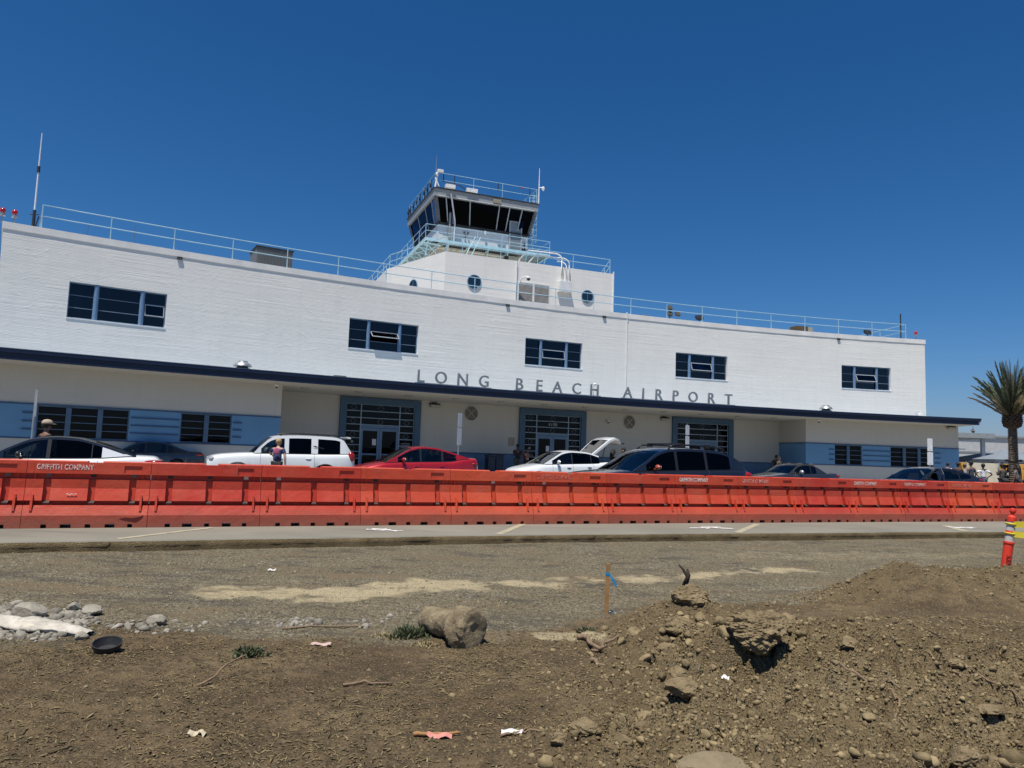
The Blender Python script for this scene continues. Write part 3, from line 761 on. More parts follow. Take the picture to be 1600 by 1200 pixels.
def trail(parent, pts, posts, h=1.07, r=.024, nm='railing'):
    m = MB(); [m.tube([p + Vector((0, 0, hh)) for p in pts], r, 6) for hh in (h, h * .53)]
    for p in posts: m.tube([p, p + Vector((0, 0, h))], r, 6)
    return m.build(nm, RAIL, parent)
zr = zc + .2
pp = [T(CA0 + .05, CB0, zr), T(CA0 + .05, CB1 - .05, zr), T(CA1 - .05, CB1 - .05, zr), T(CA1 - .05, CB0, zr)]
trail(cwo, pp, [T(CA0 + .05, b, zr) for b in np.linspace(CB0, CB1 - .05, 6)] + [T(a, CB1 - .05, zr) for a in np.linspace(CA0 + .05, CA1 - .05, 6)][1:] + [T(CA1 - .05, b, zr) for b in np.linspace(CB0, CB1 - .05, 5)][:-1])
# lower ramp section to the right and stairs under the catwalk
m = MB(); tbox(m, -2.6, 5.6, -12.0, -10.9, 16.3, 16.42); m.build('lower_walkway', LB, cwo)
m = MB()
for k in range(2): m.tube([T(-3.9 + .42 * k, -8.5, 14.6), T(-1.6 + .42 * k, -12.0, 18.2)], .03, 6)
m.build('stair_stringer', LB, cwo)
# railing around the base storey roof
bp_ = [T(-8.4, -20, zt), T(-8.4, -11, zt), T(-6.0, -4.55, zt), T(6.25, -4.55, zt), T(8.4, -11, zt), T(8.4, -20, zt)]
posts = [lerp(bp_[1], bp_[2], k / 3) for k in range(3)] + [lerp(bp_[0], bp_[1], k / 4) for k in range(4)] + [T(-6.0, -4.55, zt)] + [T(a, -4.55, zt) for a in (-4.9, -2.16, .57, 3.3, 6.25)] + [lerp(bp_[3], bp_[4], k / 3) for k in (1, 2, 3)]
trail(TW, bp_, posts, nm='base_roof_railing')
# railing on the cab roof
zr2 = 21.84; rp = [T(RF[0] + .1, RF[3] - .1, zr2), T(RF[1] - .1, RF[3] - .1, zr2), T(RF[1] - .1, RF[2] + .1, zr2), T(RF[0] + .1, RF[2] + .1, zr2), T(RF[0] + .1, RF[3] - .1, zr2)]
trail(TW, rp, [T(a, RF[3] - .1, zr2) for a in (-4.8, -1.73, .72, 3.7)] + [T(RF[0] + .1, b, zr2) for b in (-14.2, -16.2, -18.2, -21.2)] + [T(RF[1] - .1, b, zr2) for b in (-15, -18, -21.2)], h=1.22, nm='cab_roof_railing')
m = MB()
for b in (-13.6, -14.6, -15.6, -17, -18, -19.2, -20.4, -21.1): m.tube([T(RF[0] + .0, b, zr2), T(RF[0] + .0, b, zr2 + .95)], .04, 6); m.ell(T(RF[0] - .05, b, zr2 + .5), (.14, .2, .4))
for a in (-4.2, -3.3, .35, 3.1): m.tube([T(a, RF[3] - .12, zr2 + .55), T(a, RF[3] - .12, zr2 + 1.2)], .04, 6)
m.build('rooftop_antenna', DARKMETAL, TW)
def mast(a, b, z0, z1, nm, r=.03, mat=METAL, parent=TW):
    m = MB(); m.tube([T(a, b, z0), T(a, b, z0 + (z1 - z0) * .5), T(a, b, z1)], [r, r * .8, r * .4], 6); return m.build(nm, mat, parent)
ms = mast(-4.85, -12.5, 21.84, 24.3, 'antenna_mast', .045)
m = MB(); tbox(m, -4.75, -4.3, -12.55, -12.3, 23.05, 23.25); m.ell(T(-4.8, -12.4, 22.85), (.22, .22, .3)); m.tube([T(-4.9, -12.4, 21.8), T(-4.7, -12.5, 22.9)], .07, 6); m.tube([T(-4.6, -12.4, 21.9), T(-4.9, -12.5, 22.6)], .06, 6); m.build('mast_camera', WHITEPAINT, ms)
m = MB(); tbox(m, -4.1, -3.35, -12.5, -12.1, 21.85, 22.12); m.build('equipment_box', WHITEPAINT, TW)
m = MB(); tbox(m, -2.35, -1.45, -12.6, -12.3, 21.845, 22.15); m.build('equipment_box', WHITEPAINT, TW)
m = MB(); m.tube([T(-4.1, -12.4, 22.3), T(-2.9, -12.42, 22.25), T(-2.4, -12.4, 22.0)], .035, 6); m.build('cable_run', DARKMETAL, TW)
ms = mast(3.85, -12.45, 21.84, 24.85, 'antenna_mast', .06, WHITEPAINT)
m = MB(); m.ell(T(4.15, -12.3, 23.15), (.3, .3, .3)); m.ell(T(4.15, -12.25, 23.05), (.2, .2, .25)); m.tube([T(3.85, -12.45, 23.2), T(4.15, -12.3, 23.25)], .03, 6); m.build('mast_camera', WHITEPAINT, ms)
m = MB(); m.ell(T(2.35, -12.5, 22.95), (.16, .16, .2)); m.build('obstruction_light', REDLENS, TW)
# caged ladder on the right
m = MB()
for da in (0, .42): m.tube([T(4.3 + da, -15.5, 17.7), T(4.3 + da, -15.5, 23.6)], .03, 6)
for k in range(20): m.tube([T(4.3, -15.5, 17.9 + k * .29), T(4.72, -15.5, 17.9 + k * .29)], .018, 5)
ld = m.build('ladder', LB, TW)
m = MB()
for k in range(9):
    z = 19.4 + k * .5; m.tube([T(4.51 + .36 * math.cos(t_), -15.5 + .36 + .40 * math.sin(t_), z) for t_ in np.linspace(-2.2, 3.6, 10)], .018, 4)
for t_ in np.linspace(-1.2, 3.0, 5): m.tube([T(4.51 + .36 * math.cos(t_), -15.14 + .40 * math.sin(t_), 19.4), T(4.51 + .36 * math.cos(t_), -15.14 + .40 * math.sin(t_), 23.6)], .012, 4)
m.build('ladder_cage', LB, ld)
# portholes
def porthole(a, b, z, r, t_, n_):
    m = MB(); c = T(a, b, z) + n_ * .012
    m.prism([(r * math.cos(k * math.pi / 14), r * math.sin(k * math.pi / 14)) for k in range(28)], t_, (0, 0, 1), c, n_, .02)
    o = m.build('porthole', BANDTRIM, TW)
    m = MB(); m.prism([((r - .05) * math.cos(k * math.pi / 14), (r - .05) * math.sin(k * math.pi / 14)) for k in range(28)], t_, (0, 0, 1), c + n_ * .021, n_, .012); m.build('pane', paint('porthole_glass', (.012, .03, .05), .05, spec=.6), o)
    m = MB(); m.tube([c + n_ * .03 + t_ * (r * math.cos(k * math.pi / 14)) + Vector((0, 0, r * math.sin(k * math.pi / 14))) for k in range(29)], .03, 6); m.tube([c + n_ * .04 - Vector((0, 0, r)), c + n_ * .04 + Vector((0, 0, r))], .015, 5); m.build('porthole_rim', FRAME, o)
    return o
porthole(-4.05, -4.35, 12.73, .47, E1, N1); po = porthole(4.37, -4.35, 12.66, .45, E1, N1)
tl_ = (T(-6.1, -4.35, 0) - T(-8.6, -11, 0)).normalized(); nl_ = Vector((tl_.y, -tl_.x, 0))
if nl_.dot(T(-20, -6, 0) - T(-6, -6, 0)) < 0: nl_ = -nl_
cpt = lerp(T(-6.1, -4.35, 0), T(-8.6, -11, 0), .50); rel = cpt - OT
porthole(rel.dot(E1), rel.dot(N1), 12.72, .47, tl_, nl_)
# louvre, conduits, utility box
m = MB(); tbox(m, -.98, 1.46, -4.349, -4.31, 11.80, 11.86); tbox(m, -.98, 1.46, -4.349, -4.31, 13.08, 13.14); tbox(m, -.98, -.90, -4.349, -4.31, 11.861, 13.079); tbox(m, 1.38, 1.46, -4.349, -4.31, 11.861, 13.079); tbox(m, .16, .30, -4.349, -4.30, 11.861, 13.079)
lv = m.build('louvre_vent', WHITEPAINT, TW)
m = MB(); tbox(m, -.9, 1.38, -4.348, -4.34, 11.861, 13.079); m.build('louvre_back', DARKMETAL, lv)
for k in range(16):
    z = 11.9 + k * .074
    for a0, a1 in ((-.89, .15), (.31, 1.37)):
        m = MB(); m.hexa([T(a0, -4.335, z + .03), T(a1, -4.335, z + .03), T(a1, -4.295, z), T(a0, -4.295, z), T(a0, -4.335, z + .045), T(a1, -4.335, z + .045), T(a1, -4.295, z + .015), T(a0, -4.295, z + .015)]); m.build('slat', paint('slat_beige', (.62, .58, .53), .6), lv)
m = MB(); tbox(m, 2.02, 2.95, -4.349, -3.9, 12.72, 13.48); m.build('utility_box', WHITEPAINT, TW, bevel=.02)
for k, (a, ztop, bend) in enumerate(((2.25, 15.45, 1), (2.6, 15.0, 0), (2.82, 15.2, 1))):
    pts = [T(a, -4.15, 13.48), T(a, -4.15, ztop - .5)]
    for q_ in range(6):
        an = q_ / 5 * math.pi / 2; pts.append(T(a - .5 * (1 - math.cos(an)), -4.15 - (.25 if bend else .5) * (1 - math.cos(an)), ztop - .5 + .5 * math.sin(an)))
    if bend: pts.append(T(a - 2.4, -4.6, ztop + .02)); pts.append(T(a - 2.9, -4.8, ztop - .6)); pts.append(T(a - 3.0, -4.9, 14.6))
    m = MB(); m.tube(pts, .05 if k == 0 else .04, 8); m.build('conduit', WHITEPAINT, TW, smooth=True)
m = MB(); m.tube([T(-1.1, -4.25, 11.2), T(-1.1, -4.25, 14.5)], .07, 8); m.tube([T(-.98, -4.1, 11.6), T(-.98, -4.1, 12.9), T(-.8, -3.9, 13.3), T(-.45, -3.7, 13.42)], .045, 8); cdt = m.build('camera_conduit', WHITEPAINT, TW)
dome_cam(T(-.42, -3.7, 13.25), 'dome_camera', TW, .15)
m = MB(); m.tube([T(6.42, -4.33, 9.9), T(6.42, -4.33, 14.7)], .06, 6); m.build('corner_conduit', WHITEPAINT, TW)
m = MB(); tbox(m, 1.15, 1.45, -13.0, -12.6, 16.9, 17.2); m.build('under_box', DARKMETAL, TW)

# ================================================================ things on the roofs
def rthing(name, label, cat, loc, group=None): return thing(name, label, cat, loc, group=group, worldcoords=True)
t_ = rthing('radio_antenna', 'tall thin white whip antenna at the left end of the terminal roof', 'antenna', W(-.3, -2.5, 10.3))
p = W(-.28, -2.5, 0)
def V(p, z, dx=0, dy=0): return Vector((p.x + dx, p.y + dy, z))
m = MB(); m.tube([V(p, 12.0), V(p, 14.2), V(p, 16.0)], [.045, .035, .022], 8); m.build('whip', WHITEPAINT, t_)
m = MB(); m.tube([V(p, 14.05), V(p, 14.35)], .07, 8); m.build('coupler', DARKMETAL, t_)
m = MB(); m.tube([V(p, 10.3), V(p, 12.2)], .07, 8); m.tube([V(p, 12.0, -.2), V(p, 12.0, .2)], .03, 6); m.tube([V(p, 10.9), V(p, 11.9, .22)], .03, 6); m.build('mast', DARKMETAL, t_)
for i, (s, lab) in enumerate(((-1.46, 'outer red rooftop beacon of the pair at the far left roof corner'), (-1.02, 'red rooftop beacon nearer the railing in the far left pair'), (56.35, 'small red beacon on the far right corner of the terminal roof'))):
    p = W(s, -.35, 0) if i < 2 else W(55.9, -.4, 0)
    t_ = rthing('obstruction_beacon', lab, 'beacon', V(p, ZP))
    m = MB(); m.tube([V(p, ZP), V(p, ZP + .35)], .03, 6); m.build('stem', METAL, t_)
    m = MB(); m.ell(V(p, ZP + .56), (.24, .24, .27), 12, 8); m.build('lens', REDLENS, t_, smooth=True)
    m = MB(); m.tube([V(p, ZP + .33), V(p, ZP + .43)], .12, 10); m.build('socket', METAL, t_)
t_ = rthing('rooftop_air_unit', 'grey ribbed air-conditioning box behind the roof railing', 'air conditioner', W(11.1, -4.5, 10.3))
m = MB(); a0 = W(11.05, -4.5, 10.3); hd = TH(11.2)
for k in range(1): m.box((a0.x, a0.y, 11.45), (2.0, 1.9, 2.3), hd)
m.build('casing', GREYMETAL, t_)
m = MB(); m.box((a0.x, a0.y, 12.64), (2.1, 2.0, .08), hd); m.build('lid', DARKMETAL, t_)
m = MB()
for k in range(24):
    q_ = a0 + tang(11.2) * (-.92 + k * .08) + nrm(11.2) * .96; m.box((q_.x, q_.y, 11.4), (.03, .03, 2.1), hd)
m.build('rib', GREYMETAL, t_)
for i, (s, zc_, tall, lab) in enumerate(((36.6, 11.6, 1, 'floodlight pair on a post, left of the roof floodlights above AIRPORT'), (38.9, 11.35, 0, 'dark rooftop floodlight between two railing posts right of the post-mounted pair'), (52.6, 11.35, 2, 'black double floodlight near the right end of the roof railing'))):
    p = W(s, -1.3, 10.3); t_ = rthing('roof_floodlight', lab, 'floodlight', p)
    m = MB(); m.tube([V(p, 10.3), V(p, zc_ + (.15 if tall == 1 else -.1))], .04, 6); m.tube([V(p, zc_ - .12, -.25, -.08), V(p, zc_ - .12, .25, .12)], .025, 6); m.build('bracket', DARKMETAL, t_)
    cs = [(-.02, .25), (-.02, -.18), (.72, -.1)] if tall == 1 else ([(-.12, 0), (.14, .05)] if tall == 0 else [(-.15, 0), (.2, .02)])
    for dx, dz in cs:
        m = MB(); q_ = V(p, zc_ + dz, dx * math.cos(hd), dx * math.sin(hd)); m.box(q_, (.38, .16, .3), hd, rx=R(-25)); h_ = m.build('lamp_head', paint('flood_olive', (.10, .09, .06), .5) if tall == 1 else DARKMETAL, t_, bevel=.015)
t_ = rthing('roof_hatch_box', 'brown and cream box low behind the railing right of centre', 'vent box', W(47.5, -1.8, 10.3))
m = MB(); p = W(47.3, -1.8, 10.3); m.box((p.x, p.y, 10.92), (.95, .8, 1.1), TH(47)); m.build('box', paint('rust_brown', (.13, .09, .05), .8), t_)
m = MB(); p = W(48.0, -1.8, 10.3); m.box((p.x, p.y, 10.9), (.4, .8, 1.05), TH(47)); m.build('side_panel', paint('lamp_beige', (.42, .40, .35), .6), t_)
t_ = rthing('roof_exhaust_hood', 'low curved metal exhaust hood just right of the tower', 'vent', W(34.9, -1.4, 10.3))
m = MB(); p = W(34.9, -1.3, 10.3)
m.prism([(-.45, 0), (-.45, .85), (-.1, .88), (.25, .78), (.5, .5), (.6, .2), (.6, 0)], tang(35), (0, 0, 1), p, -nrm(35), .7); m.build('hood', METAL, t_)
m = MB(); m.prism([(-.5, .3), (-.5, .84), (-.46, .84), (-.46, .3)], tang(35), (0, 0, 1), p, -nrm(35), .7); m.build('grille', DARKMETAL, t_)
t_ = rthing('dark_roof_mast', 'thin dark pole standing at the right end of the roof railing', 'pole', W(54.8, -.5, 10.3))
p = W(54.75, -.5, 0); m = MB(); m.tube([V(p, 10.3), V(p, 12.75)], .045, 6); m.build('pole', DARKMETAL, t_)
for i, (s, d, zt_, lab) in enumerate(((1.9, -2, 11.9, 'thin grey rod antenna near the left end of the roof'), (3.9, -2, 12.1, 'thin grey rod antenna second from the left behind the railing'), (15.3, -3, 12.2, 'thin rod antenna just left of the tower base'), (13.6, -1, 11.3, 'short rod antenna right of the air-conditioning box'))):
    t_ = rthing('rod_antenna', lab, 'antenna', W(s, d, 10.3)); p = W(s, d, 0); m = MB(); m.tube([V(p, 10.3), V(p, zt_)], .014, 5); m.build('rod', GREYMETAL, t_)
    m = MB(); m.tube([V(p, 10.3), V(p, 10.6)], .05, 6); m.build('base', DARKMETAL, t_)
for i, (s, lab) in enumerate(((8.55, 'silver mushroom roof vent on the canopy below the leftmost upper window'), (46.25, 'silver mushroom roof vent on the right part of the canopy'))):
    p = W(s, 2.6, 4.615); t_ = rthing('mushroom_vent', lab, 'vent', p)
    m = MB(); m.lathe([(.30, 0), (.30, .35), (.36, .36), (.36, .42), (.26, .44), (.26, .5)], 20, tuple(p)); m.build('collar', DARKMETAL, t_, autosmooth=R(30))
    m = MB(); m.lathe([(.42, .50), (.42, .54), (.36, .64), (.24, .70), (.22, .76), (.08, .79)], 20, tuple(p)); m.build('cap', METAL, t_, autosmooth=R(30))
# small white spiky ornament on the right end of the canopy
p = W(54.1, 2.0, 4.62); t_ = rthing('wing_ornament', 'small white winged ornament on the right end of the canopy', 'ornament', p)
for sx, nm_ in ((-1, 'wing'), (1, 'wing')):
    m = MB()
    for k in range(4): m.tube([V(p, 4.95 + .02 * k), V(p, 5.05 + .10 * k, sx * (.62 - .13 * k) * .92, sx * (.62 - .13 * k) * .35)], [.05, .012], 5)
    m.build(nm_, WHITEPAINT, t_)
m = MB(); m.tube([V(p, 4.62), V(p, 5.25)], [.06, .03], 6); m.build('stem', WHITEPAINT, t_)
# ================================================================ ground
def vnoise(x, y, seed=0):
    xi = np.floor(x).astype(np.int64); yi = np.floor(y).astype(np.int64); xf = x - xi; yf = y - yi
    def h(a, b):
        n = (a * 374761393 + b * 668265263 + seed * 1442695041) & 0xffffffff
        n = ((n ^ (n >> 13)) * 1274126177) & 0xffffffff; n = n ^ (n >> 16)
        return (n & 0xffff) / 65535.0
    u = xf * xf * (3 - 2 * xf); v = yf * yf * (3 - 2 * yf)
    return (h(xi, yi) * (1 - u) + h(xi + 1, yi) * u) * (1 - v) + (h(xi, yi + 1) * (1 - u) + h(xi + 1, yi + 1) * u) * v
def fbm(x, y, sc, oc=5, seed=0, gain=.5, ridge=False):
    o = np.zeros_like(x); a = 1.0; t = 0
    for k in range(oc):
        ca, sa = math.cos(k * 1.1 + .4), math.sin(k * 1.1 + .4)
        nz = vnoise((x * ca - y * sa) * sc + 17.3 * k, (x * sa + y * ca) * sc - 9.1 * k, seed + k) * 2 - 1
        if ridge: nz = 1 - 2 * np.abs(nz)
        o += a * nz; t += a; a *= gain; sc *= 2.03
    return o / t
def sst(a, b, x):
    t = np.clip((x - a) / (b - a), 0, 1); return t * t * (3 - 2 * t)
def gau(x, y, cx, cy, rx, ry, rot=0):
    c, s = math.cos(rot), math.sin(rot); dx = (x - cx) * c + (y - cy) * s; dy = -(x - cx) * s + (y - cy) * c
    return np.exp(-(dx / rx) ** 2 - (dy / ry) ** 2)
EDGE = [(-60, -13.4), (-20, 4.2), (-6.73, 10.03), (-3.77, 11.34), (-.94, 12.6), (.77, 13.31), (4.62, 14.8), (8.42, 16.2), (12.11, 17.5), (30, 23.7), (90, 44)]
ex = np.array([p[0] for p in EDGE], float); ey = np.array([p[1] for p in EDGE], float)
def edge_y(x): return np.interp(x, ex, ey)
def cells(x, y, sc, seed):
    """rough clod relief: tilted angular plates with gaps between them"""
    x, y = x + .25 / sc * fbm(x, y, sc * .8, 2, seed + 9), y + .25 / sc * fbm(x, y, sc * .8, 2, seed + 19)
    xi = np.floor(x * sc); yi = np.floor(y * sc); best = np.full(x.shape, 9.0); sec = best.copy(); hh = np.zeros(x.shape)
    for dx in (-1, 0, 1):
        for dy in (-1, 0, 1):
            cx = xi + dx; cy = yi + dy
            jx = vnoise(cx * 1.0, cy * 1.0, seed); jy = vnoise(cx * 1.0, cy * 1.0, seed + 5)
            d = (x * sc - cx - jx) ** 2 + (y * sc - cy - jy) ** 2; d = np.sqrt(d); ht = vnoise(cx * 1.0 + 31, cy * 1.0, seed + 2); sl = (x * sc - cx - jx) * (vnoise(cx * 1.0, cy * 1.0 + 57, seed + 3) - .5) + (y * sc - cy - jy) * (vnoise(cx * 1.0 + 9, cy * 1.0 + 5, seed + 4) - .3)
            nw = d < best; sec = np.where(nw, best, np.minimum(sec, d)); hh = np.where(nw, ht * .8 + .2 + sl * .9, hh); best = np.where(nw, d, best)
    return np.clip((sec - best) * 4.5, 0, 1) * np.clip(hh, 0, 1.4)
def rough_mask(x, y):
    m = gau(x, y, 2.0, 6.1, 1.0, 1.0) * 1.0 + gau(x, y, 2.9, 4.9, 1.8, .9, -.1) * .8 + gau(x, y, .9, 3.9, .75, .45, -.2) * .9 + gau(x, y, 5.2, 8.5, 2.6, .45) * .7 + gau(x, y, 2.9, 3.6, 1.2, .9) * 1.0 + gau(x, y, 1.3, 4.7, .6, .4) * .5
    m = m + fbm(x, y, 1.2, 3, 40) * .25
    return np.clip(m, 0, 1) * (1 - .75 * gau(x, y, 4.5, 6.9, 1.6, .75))
def ground_z(x, y):
    x = np.asarray(x, float); y = np.asarray(y, float)
    e = edge_y(x)
    z = -.155 + 0 * x
    z += fbm(x, y, .35, 3, 3) * .035
    z += sst(3.3, 4.5, x) * gau(0 * x, y, 0, 8.45, 1, .50) * (.37 + .06 * fbm(x, y, 1.4, 3, 9)) * (1 - sst(9, 14, x))     # berm
    z += gau(x, y, 3.6, 6.0, 1.7, .95, .08) * .27 + gau(x, y, 1.75, 7.2, .55, .38) * .22 + gau(x, y, 5.4, 7.0, 2.4, 1.6) * .12
    z += gau(x, y, 1.15, 3.75, .8, .5) * .13 + gau(x, y, 1.3, 4.75, .4, .3) * .05 - gau(x, y, 2.75, 3.9, .5, .7, .5) * .10 - gau(x, y, 1.75, 5.3, .45, .18, .1) * .10
    z += gau(x, y, 4.2, 4.4, 1.4, 1.0) * .12
    z += gau(x, y, -3.9, 6.4, .8, .5) * .05
    rm = rough_mask(x, y)
    big = gau(x, y, 1.7, 6.2, .75, .75, .2) + gau(x, y, 2.9, 3.9, .8, .55) + .6 * gau(x, y, .7, 4.0, .6, .3) + .5 * gau(x, y, 3.6, 5.2, 1.2, .5, -.3)
    z += np.clip(big, 0, 1) * ((cells(x, y, 2.7, 61) - .35) * .15 + (cells(x, y, 6.5, 63) - .3) * .07)
    z += rm * (fbm(x, y, 3.0, 5, 21, .6) * .075 + cells(x, y, 5, 71) * .075 + cells(x, y, 12, 77) * .05 + cells(x, y, 30, 91) * .022 + fbm(x, y, 26, 3, 23, .6) * .012)
    z -= .10 * gau(x, y, 1.62, 6.95, .14, .09) + .20 * gau(x, y, 1.9, 5.50, .32, .11) + .10 * gau(x, y, 1.45, 6.0, .30, .12) + .08 * gau(x, y, .46, 3.93, .10, .06) + .07 * gau(x, y, 1.05, 4.6, .12, .06) + .08 * gau(x, y, 1.28, 6.3, .08, .05) + .07 * gau(x, y, 2.3, 6.2, .12, .07)
    z += fbm(x, y, 6.0, 5, 31, .65) * .016 + fbm(x, y, 1.4, 3, 33) * .014 + np.maximum(fbm(x, y, 30, 3, 35, .6), 0) * .012
    z = np.where(y > e - .6, z + sst(e - .6, e, y) * (-.13 - z) * .6, z)
    z = np.where(y > e - .02, np.minimum(z, -.06), z)
    return z
def hz(x, y): return float(ground_z(np.array([x]), np.array([y]))[0])

# fine patch in front of the camera, out to the broken concrete edge
rows = [1.6]
while rows[-1] < 24: rows.append(rows[-1] + .0030 * rows[-1])
NR = len(rows); NC = 940
V_ = np.linspace(0, 1, NR); U_ = np.linspace(-1, 1, NC)
yy0 = np.array(rows)[:, None] * np.ones(NC)[None, :]
half = (np.array(rows) * .80 + 1.6)[:, None]
xx = U_[None, :] * half
e_ = edge_y(xx)
yy = np.minimum(yy0, e_ + .05)
zz = ground_z(xx, yy)
def seg_d(x, y, pts):
    d = np.full(x.shape, 99.0)
    for (ax, ay), (bx, by) in zip(pts[:-1], pts[1:]):
        t = np.clip(((x - ax) * (bx - ax) + (y - ay) * (by - ay)) / ((bx - ax) ** 2 + (by - ay) ** 2), 0, 1)
        d = np.minimum(d, np.hypot(x - ax - t * (bx - ax), y - ay - t * (by - ay)))
    return d
def masks(x, y):
    n1 = fbm(x, y, 1.1, 5, 50); n2 = fbm(x, y, 3.2, 4, 60)
    line = np.interp(x, [-9, -4.2, -2.5, -.8, .5, 1.2, 2.5, 4, 9], [5.9, 6.0, 6.15, 6.4, 6.9, 7.4, 8.3, 9.3, 9.6])
    g = sst(-.35, .45, y - line + n1 * .75 + n2 * .35)                     # grey gravel beyond this line
    g = np.maximum(g, .35 * sst(.3, .0, seg_d(x, y, [(1.35, 5.5), (2.4, 5.0)]) + n1 * .3 - .1))
    sand = sst(.18, -.18, (seg_d(x, y * 1.0, [(-2.7, 8.1), (-1.5, 8.35)]) - .34) * .5 + n2 * .24 + n1 * .2)
    sand = np.maximum(sand, .85 * sst(.16, -.16, (seg_d(x, y, [(-1.9, 8.5), (-.6, 8.85), (.6, 9.2), (2.0, 9.9), (4.2, 11.1)]) - .20) * .6 + n2 * .26 + n1 * .18))
    sand = np.maximum(sand, .75 * sst(.05, -.10, (seg_d(x, y, [(.35, 6.6), (.7, 6.5)]) - .2) * .6 + n2 * .1))
    sand = np.maximum(sand, .34 * sst(.2, -.2, seg_d(x, y, [(3.2, 12.4), (9, 13.8)]) - .4 + n1 * .8 + n2 * .3))
    sand = np.maximum(sand, .20 * sst(.3, -.2, seg_d(x, y, [(3.6, 7.5), (6.5, 7.2)]) - .5 + n2 * .4 + n1 * .3))
    wht = sst(.10, -.12, (seg_d(x, y, [(-4.6, 6.55), (-3.95, 6.5), (-3.7, 6.15)]) - .35) + n2 * .25)
    wht = np.maximum(wht, .28 * sst(.1, -.1, seg_d(x, y, [(-3.2, 6.2), (-1.2, 6.9)]) - .1 + n2 * .35))
    return g, sand, wht
gm, sm, wm = masks(xx, yy)
zz = zz + sm * (.004 + .010 * fbm(xx, yy, 5, 4, 130))
verts = np.stack([xx, yy, zz], -1).reshape(-1, 3)
ii = np.arange(NR * NC).reshape(NR, NC)
quads = np.stack([ii[:-1, :-1], ii[:-1, 1:], ii[1:, 1:], ii[1:, :-1]], -1).reshape(-1, 4)
ymin = yy.reshape(-1)[quads].min(1); ymax = yy.reshape(-1)[quads].max(1)
quads = quads[(ymax - ymin) > 1e-5]
def fast_mesh(name, verts, faces, k):
    me = bpy.data.meshes.new(name); nf = len(faces)
    me.vertices.add(len(verts)); me.vertices.foreach_set('co', verts.astype(np.float32).ravel())
    me.loops.add(nf * k); me.loops.foreach_set('vertex_index', faces.astype(np.int32).ravel())
    me.polygons.add(nf); me.polygons.foreach_set('loop_start', np.arange(0, nf * k, k, dtype=np.int32))
    me.update(calc_edges=True); return me
me = fast_mesh('dirt_ground', verts, quads, 4)
me.polygons.foreach_set('use_smooth', [True] * len(me.polygons))
ca = me.color_attributes.new('mask', 'FLOAT_COLOR', 'POINT')
rmk = rough_mask(xx, yy)
ca.data.foreach_set('color', np.stack([gm, sm, wm, rmk], -1).astype(np.float32).ravel())
